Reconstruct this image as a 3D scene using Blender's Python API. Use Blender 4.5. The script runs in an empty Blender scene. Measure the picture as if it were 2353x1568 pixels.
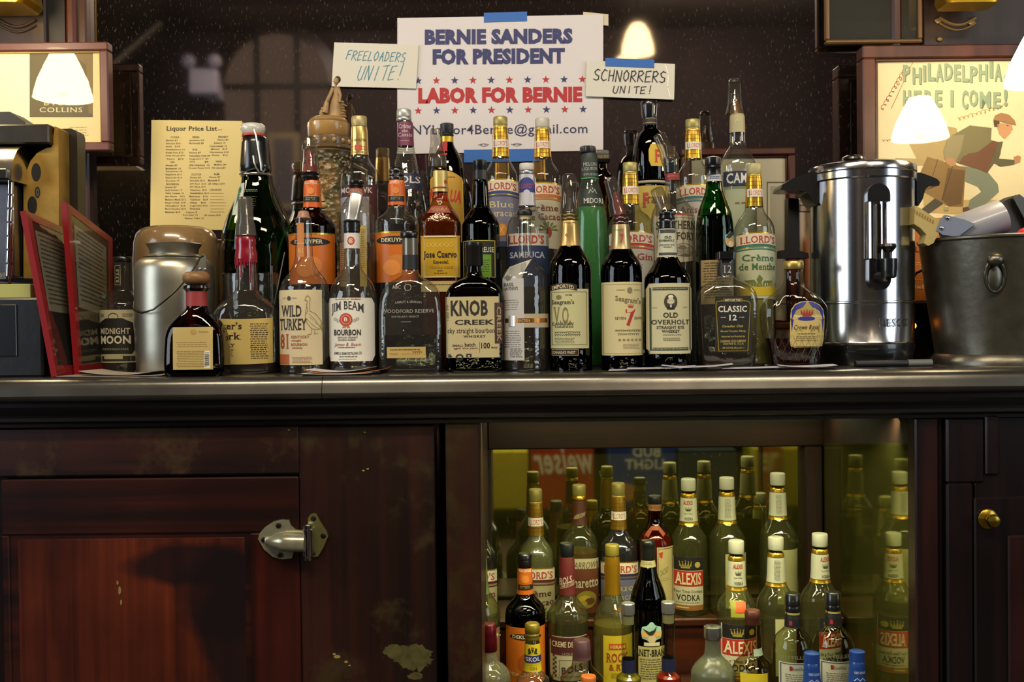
import bpy, math, random
from mathutils import Matrix, Vector
random.seed(7)
SC = bpy.context.scene
COL = SC.collection
PI = math.pi

# ------------------------------------------------------------------ camera
F = 2353.0
D0 = 1.85                      # camera to the front edge of the counter (Y = 0)
CAMZ = 1.105
ZC = 1.02                      # counter top
PITCH = -0.83; ROLL = -0.62
cam_d = bpy.data.cameras.new('camera'); cam = bpy.data.objects.new('camera', cam_d); COL.objects.link(cam)
cam_d.sensor_width = 36.0; cam_d.lens = 36.0; cam_d.clip_start = 0.02
CAMM = Matrix.Translation((0, -D0, CAMZ)) @ Matrix.Rotation(math.radians(90 + PITCH), 4, 'X') @ Matrix.Rotation(math.radians(ROLL), 4, 'Z')
cam.matrix_world = CAMM
cam_d.dof.use_dof = True; cam_d.dof.focus_distance = 2.0; cam_d.dof.aperture_fstop = 5.0
SC.camera = cam
R3 = CAMM.to_3x3(); O3 = CAMM.to_translation()

def P(px, py, Y):
    """world point seen at photo pixel (px, py) on the upright plane at depth Y"""
    d = R3 @ Vector(((px - 1176.5) / F, -(py - 784.0) / F, -1.0))
    t = (Y - O3.y) / d.y
    return O3 + d * t

def S(Y): return F / (Y + D0)          # pixels per metre at depth Y

# ------------------------------------------------------------------ exposure, world, lights
SC.view_settings.view_transform = 'Standard'; SC.view_settings.look = 'None'
SC.view_settings.gamma = 1.0; SC.view_settings.use_curve_mapping = False
SC.view_settings.exposure = -0.22
SC.cycles.max_bounces = 16; SC.cycles.transparent_max_bounces = 48; SC.cycles.transmission_bounces = 12
SC.cycles.glossy_bounces = 6; SC.cycles.diffuse_bounces = 3
SC.cycles.caustics_reflective = False; SC.cycles.caustics_refractive = False
SC.cycles.sample_clamp_indirect = 4.0
wd = bpy.data.worlds.new('world'); SC.world = wd; wd.use_nodes = True
wd.node_tree.nodes['Background'].inputs[0].default_value = (0.5, 0.5, 0.6, 1); wd.node_tree.nodes['Background'].inputs[1].default_value = 0.05

def area(name, loc, rot, sx, sy, power, color, spread=0):
    l = bpy.data.lights.new(name, 'AREA'); l.shape = 'RECTANGLE'; l.size = sx; l.size_y = sy; l.energy = power; l.color = color
    if spread: l.spread = math.radians(spread)
    o = bpy.data.objects.new(name, l); COL.objects.link(o); o.location = loc; o.rotation_euler = [math.radians(a) for a in rot]
    return o
# ceiling fixtures above the drinkers' side of the bar, daylight from the street windows on either side
area('ceiling_light', (-0.5, -1.5, 2.95), (32, 0, 0), 1.6, 0.25, 62, (1.0, 0.85, 0.62))
area('ceiling_light', (1.2, -2.2, 2.95), (40, 0, 8), 1.2, 0.25, 36, (1.0, 0.85, 0.62))
area('window_light', (-3.3, -2.0, 1.9), (90, 0, -90), 1.9, 1.9, 70, (0.80, 0.90, 1.0))
area('window_light', (3.3, -2.3, 1.9), (90, 0, 90), 1.7, 1.9, 52, (0.80, 0.90, 1.0))
area('far_room_fill', (0.0, -4.1, 3.3), (-25, 0, 0), 4.0, 0.4, 40, (1.0, 0.82, 0.66))  # added fill, brightens the far room seen in the mirror
# fluorescent tube of the niche under the counter
area('niche_light', (0.34, 0.13, 0.920), (22, 0, 0), 0.95, 0.03, 4.8, (0.96, 0.90, 0.50), 112)
area('niche_light', (0.34, 0.5, 0.918), (0, 0, 0), 0.9, 0.03, 1.3, (0.94, 0.89, 0.48))

# ------------------------------------------------------------------ materials
def lin(c):
    if isinstance(c, str):
        c = c.lstrip('#'); c = [int(c[i:i+2], 16) / 255 for i in (0, 2, 4)]
        return tuple(((x / 12.92) if x <= 0.04045 else ((x + 0.055) / 1.055) ** 2.4) for x in c) + (1.0,)
    return tuple(c[:3]) + (1.0,)
MATS = {}
def mat(c, rough=0.5, metal=0.0, coat=0.0, spec=0.5, noise=0.0, nscale=40.0, bump=0.0, bscale=300.0, name=None):
    key = (c, rough, metal, coat, spec, noise, nscale, bump, bscale)
    if key in MATS: return MATS[key]
    m = bpy.data.materials.new(name or 'paint'); m.use_nodes = True
    nt = m.node_tree; b = nt.nodes['Principled BSDF']
    b.inputs['Base Color'].default_value = lin(c); b.inputs['Roughness'].default_value = rough
    b.inputs['Metallic'].default_value = metal; b.inputs['Coat Weight'].default_value = coat
    b.inputs['Specular IOR Level'].default_value = spec
    if noise or bump:
        tc = nt.nodes.new('ShaderNodeTexCoord')
    if noise:
        n = nt.nodes.new('ShaderNodeTexNoise'); n.inputs['Scale'].default_value = nscale; n.inputs['Detail'].default_value = 6
        nt.links.new(tc.outputs['Object'], n.inputs['Vector'])
        r = nt.nodes.new('ShaderNodeValToRGB'); r.color_ramp.elements[0].position = 0.3; r.color_ramp.elements[1].position = 0.7
        L = lin(c); r.color_ramp.elements[0].color = tuple(x * (1 - noise) for x in L[:3]) + (1,)
        r.color_ramp.elements[1].color = tuple(min(1, x * (1 + noise * 0.6)) for x in L[:3]) + (1,)
        nt.links.new(n.outputs['Fac'], r.inputs['Fac']); nt.links.new(r.outputs['Color'], b.inputs['Base Color'])
    if bump:
        n2 = nt.nodes.new('ShaderNodeTexNoise'); n2.inputs['Scale'].default_value = bscale; n2.inputs['Detail'].default_value = 4
        nt.links.new(tc.outputs['Object'], n2.inputs['Vector'])
        bp = nt.nodes.new('ShaderNodeBump'); bp.inputs['Strength'].default_value = bump; bp.inputs['Distance'].default_value = 0.002
        nt.links.new(n2.outputs['Fac'], bp.inputs['Height']); nt.links.new(bp.outputs['Normal'], b.inputs['Normal'])
    MATS[key] = m
    return m

def glass(tint='e8ece4', edge=0.45, rough=0.02, body=0.0, bodycol='909088', ior=1.5, bump=0.0, bscale=60.0):
    """blown glass of a bottle wall: tinted see-through, darker where the wall is seen on edge, fresnel gloss"""
    key = ('glass', tint, edge, rough, body, bodycol, ior, bump, bscale)
    if key in MATS: return MATS[key]
    m = bpy.data.materials.new('glass'); m.use_nodes = True
    nt = m.node_tree; nt.nodes.clear(); N = nt.nodes.new; L = nt.links.new
    out = N('ShaderNodeOutputMaterial'); tr = N('ShaderNodeBsdfTransparent'); gl = N('ShaderNodeBsdfGlossy')
    gl.inputs['Roughness'].default_value = rough
    lw = N('ShaderNodeLayerWeight'); lw.inputs['Blend'].default_value = 0.5
    mx = N('ShaderNodeMix'); mx.data_type = 'RGBA'
    t = lin(tint); mx.inputs[6].default_value = t; mx.inputs[7].default_value = tuple(x * x * edge for x in t[:3]) + (1,)
    pw = N('ShaderNodeMath'); pw.operation = 'POWER'; pw.inputs[1].default_value = 3.5
    L(lw.outputs['Facing'], pw.inputs[0]); L(pw.outputs[0], mx.inputs[0]); L(mx.outputs[2], tr.inputs['Color'])
    l5 = N('ShaderNodeLayerWeight'); l5.inputs['Blend'].default_value = 0.5
    p5 = N('ShaderNodeMath'); p5.operation = 'POWER'; p5.inputs[1].default_value = 4.0; L(l5.outputs['Facing'], p5.inputs[0])
    r0 = ((ior - 1) / (ior + 1)) ** 2
    fr = N('ShaderNodeMath'); fr.operation = 'MULTIPLY_ADD'; fr.inputs[1].default_value = 0.85 * (1 - r0); fr.inputs[2].default_value = r0; L(p5.outputs[0], fr.inputs[0])
    ms = N('ShaderNodeMixShader'); L(fr.outputs[0], ms.inputs[0])
    if body:
        df = N('ShaderNodeBsdfDiffuse'); df.inputs['Color'].default_value = lin(bodycol)
        m2 = N('ShaderNodeMixShader'); m2.inputs[0].default_value = body
        L(tr.outputs[0], m2.inputs[1]); L(df.outputs[0], m2.inputs[2]); L(m2.outputs[0], ms.inputs[1])
    else:
        L(tr.outputs[0], ms.inputs[1])
    tc = N('ShaderNodeTexCoord'); nz = N('ShaderNodeTexNoise'); nz.inputs['Scale'].default_value = bscale; nz.inputs['Detail'].default_value = 2
    L(tc.outputs['Object'], nz.inputs['Vector'])
    bp = N('ShaderNodeBump'); bp.inputs['Strength'].default_value = 0.12 + bump; bp.inputs['Distance'].default_value = 0.003
    L(nz.outputs['Fac'], bp.inputs['Height']); L(bp.outputs['Normal'], gl.inputs['Normal'])
    L(gl.outputs[0], ms.inputs[2]); L(ms.outputs[0], out.inputs['Surface'])
    MATS[key] = m
    return m

def emis(c, s):
    key = ('em', c, s)
    if key in MATS: return MATS[key]
    m = bpy.data.materials.new('lit'); m.use_nodes = True; nt = m.node_tree; nt.nodes.clear()
    e = nt.nodes.new('ShaderNodeEmission'); o = nt.nodes.new('ShaderNodeOutputMaterial')
    e.inputs[0].default_value = lin(c); e.inputs[1].default_value = s; nt.links.new(e.outputs[0], o.inputs[0])
    MATS[key] = m; return m

def wood(c1, c2, scale=(30, 30, 1.2), rough=0.35, worn=0.0, worncol='6b5a38', coat=0.2):
    key = ('wood', c1, c2, scale, rough, worn, worncol)
    if key in MATS: return MATS[key]
    m = bpy.data.materials.new('varnished_wood'); m.use_nodes = True; nt = m.node_tree; N = nt.nodes.new; L = nt.links.new
    b = nt.nodes['Principled BSDF']; tc = N('ShaderNodeTexCoord'); mp = N('ShaderNodeMapping'); mp.inputs['Scale'].default_value = scale
    L(tc.outputs['Object'], mp.inputs['Vector'])
    n = N('ShaderNodeTexNoise'); n.inputs['Scale'].default_value = 1.0; n.inputs['Detail'].default_value = 7; n.inputs['Distortion'].default_value = 0.6
    L(mp.outputs[0], n.inputs['Vector'])
    r = N('ShaderNodeValToRGB'); r.color_ramp.elements[0].position = 0.35; r.color_ramp.elements[1].position = 0.68
    r.color_ramp.elements[0].color = lin(c1); r.color_ramp.elements[1].color = lin(c2); L(n.outputs['Fac'], r.inputs['Fac'])
    n3 = N('ShaderNodeTexNoise'); n3.inputs['Scale'].default_value = 3.5; n3.inputs['Detail'].default_value = 5
    L(tc.outputs['Object'], n3.inputs['Vector'])
    mul = N('ShaderNodeMix'); mul.data_type = 'RGBA'; mul.blend_type = 'MULTIPLY'; mul.inputs[0].default_value = 0.75
    r3 = N('ShaderNodeValToRGB'); r3.color_ramp.elements[0].position = 0.4; r3.color_ramp.elements[1].position = 0.62
    r3.color_ramp.elements[0].color = (0.35, 0.3, 0.3, 1); L(n3.outputs['Fac'], r3.inputs['Fac'])
    L(r.outputs['Color'], mul.inputs[6]); L(r3.outputs['Color'], mul.inputs[7])
    last = mul.outputs[2]
    if worn:
        n4 = N('ShaderNodeTexNoise'); n4.inputs['Scale'].default_value = 9; n4.inputs['Detail'].default_value = 9; n4.inputs['Roughness'].default_value = 0.7
        L(tc.outputs['Object'], n4.inputs['Vector'])
        r4 = N('ShaderNodeValToRGB'); r4.color_ramp.elements[0].position = 1 - worn; r4.color_ramp.elements[1].position = min(1, 1 - worn + 0.14)
        L(n4.outputs['Fac'], r4.inputs['Fac'])
        mm = N('ShaderNodeMix'); mm.data_type = 'RGBA'; L(r4.outputs['Color'], mm.inputs[0]); L(last, mm.inputs[6]); mm.inputs[7].default_value = lin(worncol)
        last = mm.outputs[2]
    L(last, b.inputs['Base Color']); b.inputs['Roughness'].default_value = rough; b.inputs['Coat Weight'].default_value = coat; b.inputs['Coat Roughness'].default_value = 0.25
    bp = N('ShaderNodeBump'); bp.inputs['Strength'].default_value = 0.15; bp.inputs['Distance'].default_value = 0.002
    L(n.outputs['Fac'], bp.inputs['Height']); L(bp.outputs['Normal'], b.inputs['Normal'])
    MATS[key] = m; return m

def mirror_mat(tint, dust, dustcol, rough=0.03, scratch=0.61):
    key = ('mir', tint, dust, dustcol, rough)
    if key in MATS: return MATS[key]
    m = bpy.data.materials.new('old_mirror'); m.use_nodes = True; nt = m.node_tree; nt.nodes.clear(); N = nt.nodes.new; L = nt.links.new
    out = N('ShaderNodeOutputMaterial'); g = N('ShaderNodeBsdfGlossy'); g.inputs['Color'].default_value = lin(tint); g.inputs['Roughness'].default_value = rough
    d = N('ShaderNodeBsdfDiffuse'); d.inputs['Color'].default_value = lin(dustcol)
    tc = N('ShaderNodeTexCoord'); mp = N('ShaderNodeMapping'); mp.inputs['Rotation'].default_value = (0, 0.5, 0); mp.inputs['Scale'].default_value = (260, 260, 80)
    n = N('ShaderNodeTexNoise'); n.inputs['Scale'].default_value = 1.0; n.inputs['Detail'].default_value = 3
    L(tc.outputs['Object'], mp.inputs[0]); L(mp.outputs[0], n.inputs['Vector'])
    r = N('ShaderNodeValToRGB'); r.color_ramp.elements[0].position = scratch; r.color_ramp.elements[1].position = 0.78
    L(n.outputs['Fac'], r.inputs['Fac'])
    n2 = N('ShaderNodeTexNoise'); n2.inputs['Scale'].default_value = 5; n2.inputs['Detail'].default_value = 5; L(tc.outputs['Object'], n2.inputs['Vector'])
    mu = N('ShaderNodeMath'); mu.operation = 'MULTIPLY'; L(r.outputs['Color'], mu.inputs[0]); L(n2.outputs['Fac'], mu.inputs[1])
    mm = N('ShaderNodeMath'); mm.operation = 'MULTIPLY'; L(mu.outputs[0], mm.inputs[0]); mm.inputs[1].default_value = 0.75
    sm = N('ShaderNodeMath'); sm.operation = 'MULTIPLY_ADD'; L(n2.outputs['Fac'], sm.inputs[0]); sm.inputs[1].default_value = dust * 2; L(mm.outputs[0], sm.inputs[2])
    ms = N('ShaderNodeMixShader'); L(sm.outputs[0], ms.inputs[0]); L(g.outputs[0], ms.inputs[1]); L(d.outputs[0], ms.inputs[2]); L(ms.outputs[0], out.inputs[0])
    MATS[key] = m; return m

CHROME = lambda: mat('d8d8d8', 0.12, 1.0, name='chrome')
STEEL = lambda: mat('b4b4b0', 0.28, 1.0, noise=0.12, nscale=30, name='steel')
GOLD = lambda: mat('d8a838', 0.28, 0.9, name='gold_foil')
BLACKP = lambda: mat('0b0b0d', 0.3, 0.0, coat=0.5, name='black_plastic')

# ------------------------------------------------------------------ object plumbing
def mesh_obj(name, verts, faces, mats, parent=None, origin=(0, 0, 0), smooth=True, mi=None, sharp=None):
    ox, oy, oz = origin
    me = bpy.data.meshes.new(name)
    me.from_pydata([(v[0] - ox, v[1] - oy, v[2] - oz) for v in verts], [], faces)
    if not isinstance(mats, (list, tuple)): mats = [mats]
    for m in mats: me.materials.append(m)
    if mi: me.polygons.foreach_set('material_index', mi)
    if smooth: me.polygons.foreach_set('use_smooth', [True] * len(me.polygons))
    if sharp is not None:
        try: me.set_sharp_from_angle(angle=math.radians(sharp))
        except Exception: pass
    me.update()
    o = bpy.data.objects.new(name, me); COL.objects.link(o)
    if parent is not None: o.parent = parent
    else: o.location = origin
    return o

def thing(name, loc, label, cat, group=None):
    o = bpy.data.objects.new(name, None); COL.objects.link(o); o.location = loc; o.empty_display_size = 0.02
    o['label'] = label; o['category'] = cat
    if group: o['group'] = group
    return o
def tag(o, label, cat, group=None):
    o['label'] = label; o['category'] = cat
    if group: o['group'] = group
    return o
def struct(o): o['kind'] = 'structure'; return o

class MB:
    """collects geometry in world coordinates"""
    def __init__(s): s.v = []; s.f = []; s.mi = []; s.m = []
    def _m(s, m):
        if m is None: return 0
        if m not in s.m: s.m.append(m)
        return s.m.index(m)
    def add(s, v, f, m=None):
        b = len(s.v); s.v += [tuple(p) for p in v]; s.f += [tuple(i + b for i in q) for q in f]; s.mi += [s._m(m)] * len(f)
        return s
    def box(s, x0, x1, y0, y1, z0, z1, m=None, bev=0.0):
        if x0 > x1: x0, x1 = x1, x0
        if y0 > y1: y0, y1 = y1, y0
        if z0 > z1: z0, z1 = z1, z0
        b = min(bev, (x1 - x0) / 2.01, (y1 - y0) / 2.01, (z1 - z0) / 2.01)
        if b <= 0:
            v = [(x, y, z) for z in (z0, z1) for y in (y0, y1) for x in (x0, x1)]
            f = [(0, 2, 3, 1), (4, 5, 7, 6), (0, 1, 5, 4), (2, 6, 7, 3), (0, 4, 6, 2), (1, 3, 7, 5)]
            return s.add(v, f, m)
        v = []; idx = {}
        for ix, x in enumerate((x0, x1)):
            for iy, y in enumerate((y0, y1)):
                for iz, z in enumerate((z0, z1)):
                    sx, sy, sz = (1 if ix == 0 else -1), (1 if iy == 0 else -1), (1 if iz == 0 else -1)
                    idx[ix, iy, iz, 0] = len(v); v.append((x, y + sy * b, z + sz * b))
                    idx[ix, iy, iz, 1] = len(v); v.append((x + sx * b, y, z + sz * b))
                    idx[ix, iy, iz, 2] = len(v); v.append((x + sx * b, y + sy * b, z))
        f = []
        for i in (0, 1):
            a = [(i, 0, 0), (i, 1, 0), (i, 1, 1), (i, 0, 1)]; q = tuple(idx[k + (0,)] for k in a); f.append(q if i else q[::-1])
            a = [(0, i, 0), (0, i, 1), (1, i, 1), (1, i, 0)]; q = tuple(idx[k + (1,)] for k in a); f.append(q if i else q[::-1])
            a = [(0, 0, i), (1, 0, i), (1, 1, i), (0, 1, i)]; q = tuple(idx[k + (2,)] for k in a); f.append(q if i else q[::-1])
        for i in (0, 1):
            for j in (0, 1):
                f.append((idx[i, j, 0, 0], idx[i, j, 1, 0], idx[i, j, 1, 1], idx[i, j, 0, 1]))
                f.append((idx[i, 0, j, 0], idx[i, 1, j, 0], idx[i, 1, j, 2], idx[i, 0, j, 2]))
                f.append((idx[0, i, j, 1], idx[1, i, j, 1], idx[1, i, j, 2], idx[0, i, j, 2]))
                for k in (0, 1): f.append(tuple(idx[i, j, k, q] for q in range(3)))
        return s.add(v, f, m)
    def prism(s, pts, y0, y1, m=None, scale2=None):
        """outline pts [(x, z)] extruded from y0 to y1"""
        n = len(pts); v = [(x, y0, z) for x, z in pts] + [(x, y1, z) for x, z in pts]
        f = [tuple(range(n)), tuple(range(2 * n - 1, n - 1, -1))] + [(i, (i + 1) % n + 0, (i + 1) % n + n, i + n)[::-1] for i in range(n)]
        return s.add(v, f, m)
    def tube(s, pts, r, m=None, n=8, close=False):
        pts = [Vector(p) for p in pts]; v = []; f = []; N = len(pts); up = Vector((0.13, 0.31, 0.94))
        for i, p in enumerate(pts):
            t = (pts[min(i + 1, N - 1)] - pts[max(i - 1, 0)]).normalized(); a = t.cross(up)
            if a.length < 1e-4: a = t.cross(Vector((1, 0, 0)))
            a.normalize(); b = t.cross(a); rr = r[i] if isinstance(r, (list, tuple)) else r
            for k in range(n):
                th = 2 * PI * k / n; v.append(tuple(p + a * (rr * math.cos(th)) + b * (rr * math.sin(th))))
        for i in range(N - 1):
            for k in range(n): f.append((i * n + k, i * n + (k + 1) % n, (i + 1) * n + (k + 1) % n, (i + 1) * n + k))
        f.append(tuple(range(n - 1, -1, -1))); f.append(tuple(range((N - 1) * n, N * n)))
        return s.add(v, f, m)
    def lathe(s, prof, cx, cy, m=None, n=36, top=True, bot=True, ribs=None, axis=None, y_scale=1.0):
        """prof [(z, r, exponent, depth ratio)] top to bottom"""
        v = []; f = []
        for q in prof:
            z, r = q[0], q[1]; e = q[2] if len(q) > 2 else 2.0; dr = q[3] if len(q) > 3 else 1.0
            for k in range(n):
                th = 2 * PI * (k + 0.5) / n; c, t = math.cos(th), math.sin(th)
                rr = r * (1 + (ribs[1] * math.cos(ribs[0] * th) if ribs else 0))
                x = math.copysign(abs(c) ** (2 / e), c) * rr; y = math.copysign(abs(t) ** (2 / e), t) * rr * dr
                v.append((cx + x, cy + y * y_scale, z))
        R = len(prof)
        for i in range(R - 1):
            for k in range(n): f.append((i * n + k, (i + 1) * n + k, (i + 1) * n + (k + 1) % n, i * n + (k + 1) % n))
        if top: f.append(tuple(range(n)))
        if bot: f.append(tuple(range(R * n - 1, (R - 1) * n - 1, -1)))
        return s.add(v, f, m)
    def ell(s, c, r, m=None, nu=16, nv=10):
        v = []; f = []
        for j in range(1, nv):
            a = PI * j / nv
            for k in range(nu):
                t = 2 * PI * k / nu; v.append((c[0] + r[0] * math.sin(a) * math.cos(t), c[1] + r[1] * math.sin(a) * math.sin(t), c[2] + r[2] * math.cos(a)))
        for j in range(nv - 2):
            for k in range(nu): f.append((j * nu + k, (j + 1) * nu + k, (j + 1) * nu + (k + 1) % nu, j * nu + (k + 1) % nu))
        f.append(tuple(range(nu))); f.append(tuple(range((nv - 1) * nu - 1, (nv - 2) * nu - 1, -1)))
        return s.add(v, f, m)
    def tilt(s, piv, ang_deg, axis='Y', since=0):
        M = Matrix.Translation(piv) @ Matrix.Rotation(math.radians(ang_deg), 4, axis) @ Matrix.Translation(-Vector(piv))
        s.v = s.v[:since] + [tuple(M @ Vector(p)) for p in s.v[since:]]
        return s
    def build(s, name, m=None, parent=None, origin=(0, 0, 0), smooth=True, sharp=35):
        return mesh_obj(name, s.v, s.f, s.m or [m], parent, origin, smooth, s.mi if len(s.m) > 1 else None, sharp)

def pchip(zs, vs, zq):
    n = len(zs)
    if n == 1: return vs[0]
    h = [zs[i + 1] - zs[i] for i in range(n - 1)]; d = [(vs[i + 1] - vs[i]) / h[i] for i in range(n - 1)]
    m = [0.0] * n; m[0] = d[0]; m[-1] = d[-1]
    for i in range(1, n - 1):
        if d[i - 1] * d[i] > 0:
            w1 = 2 * h[i] + h[i - 1]; w2 = h[i] + 2 * h[i - 1]; m[i] = (w1 + w2) / (w1 / d[i - 1] + w2 / d[i])
    zq = min(max(zq, zs[0]), zs[-1])
    i = 0
    while i < n - 2 and zq > zs[i + 1]: i += 1
    t = (zq - zs[i]) / h[i]
    return (2*t**3 - 3*t*t + 1) * vs[i] + (t**3 - 2*t*t + t) * h[i] * m[i] + (-2*t**3 + 3*t*t) * vs[i+1] + (t**3 - t*t) * h[i] * m[i+1]

# ------------------------------------------------------------------ lettering
_tx = bpy.data.curves.new('type', 'FONT'); _txo = bpy.data.objects.new('type', _tx); COL.objects.link(_txo)
_tx.resolution_u = 2
_dg = bpy.context.evaluated_depsgraph_get()
TCACHE = {}
def glyphs(s, style):
    key = (s, style)
    if key in TCACHE: return TCACHE[key]
    bold = 0.022 if 'b' in style else (0.010 if 'm' in style else 0.0)
    if 'B' in style: bold = 0.034
    if 'X' in style: bold = 0.062
    _tx.body = s; _tx.offset = bold; _tx.shear = 0.32 if 'i' in style else 0.0
    _tx.space_character = 1.12 if 'S' in style else (1.06 if bold else 1.0)
    bpy.context.view_layer.update()
    me = bpy.data.meshes.new_from_object(_txo.evaluated_get(_dg))
    vs = [(v.co.x, v.co.y) for v in me.vertices]; fs = [tuple(p.vertices) for p in me.polygons]
    if 's' in style:                       # slab serifs on the stem ends
        cnt = {}
        for f in fs:
            for a, b in zip(f, f[1:] + f[:1]): cnt[(min(a, b), max(a, b))] = cnt.get((min(a, b), max(a, b)), 0) + 1
        ys = [v[1] for v in vs]; lo = 0.0; extra = []
        for (a, b), c in cnt.items():
            if c != 1: continue
            (xa, ya), (xb, yb) = vs[a], vs[b]
            if abs(ya - yb) < 0.004 and 0.05 < abs(xa - xb) < 0.22:
                y = ya
                if abs(y) < 0.05 or y > 0.45: extra.append((min(xa, xb), max(xa, xb), y))
        for xa, xb, y in extra:
            up = y > 0.3; w = 0.062; t = 0.045; b = len(vs)
            y0, y1 = (y - t, y) if up else (y, y + t)
            vs += [(xa - w, y0), (xb + w, y0), (xb + w, y1), (xa - w, y1)]; fs.append((b, b + 1, b + 2, b + 3))
    bpy.data.meshes.remove(me)
    if not vs: vs = [(0, 0), (1, 0), (0, 1)]; fs = []
    x0 = min(v[0] for v in vs); x1 = max(v[0] for v in vs); y0 = min(v[1] for v in vs); y1 = max(v[1] for v in vs)
    w = max(x1 - x0, 1e-6); h = max(y1 - y0, 1e-6)
    vs = [((x - x0) / w, (y - y0) / h) for x, y in vs]
    TCACHE[key] = (vs, fs, w / h); return TCACHE[key]

HAND = {  # pen strokes of hand lettering, unit box, y down
 'F': [[(.9,0),(.1,.05),(0,1)],[(.05,.45),(.7,.4)]], 'R': [[(.1,0),(0,1)],[(.1,.05),(.6,0),(.9,.2),(.6,.45),(.1,.5),(.9,1)]],
 'E': [[(.9,0),(.1,.05),(0,1),(.85,.95)],[(.05,.5),(.7,.45)]], 'L': [[(.2,0),(0,1),(.8,.95)]],
 'O': [[(.5,0),(.1,.3),(.05,.75),(.4,1),(.85,.75),(.9,.3),(.5,0)]], 'A': [[(0,1),(.5,0),(.9,1)],[(.15,.6),(.8,.55)]],
 'D': [[(.1,0),(0,1),(.5,.95),(.9,.55),(.6,.1),(.1,0)]], 'S': [[(.9,.1),(.5,0),(.1,.2),(.3,.45),(.8,.6),(.8,.9),(.4,1),(0,.9)]],
 'U': [[(.1,0),(0,.7),(.3,1),(.7,.9),(.9,0)]], 'N': [[(0,1),(.1,0),(.75,1),(.9,0)]], 'I': [[(.5,0),(.4,1)]],
 'T': [[(0,.05),(1,0)],[(.55,.02),(.45,1)]], 'C': [[(.9,.1),(.5,0),(.1,.3),(.05,.75),(.4,1),(.9,.9)]],
 'H': [[(.1,0),(.05,1)],[(.85,0),(.8,1)],[(.1,.5),(.8,.48)]], '!': [[(.55,-.2),(.45,.7)],[(.4,.95),(.44,1.0)]], ' ': []}

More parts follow.
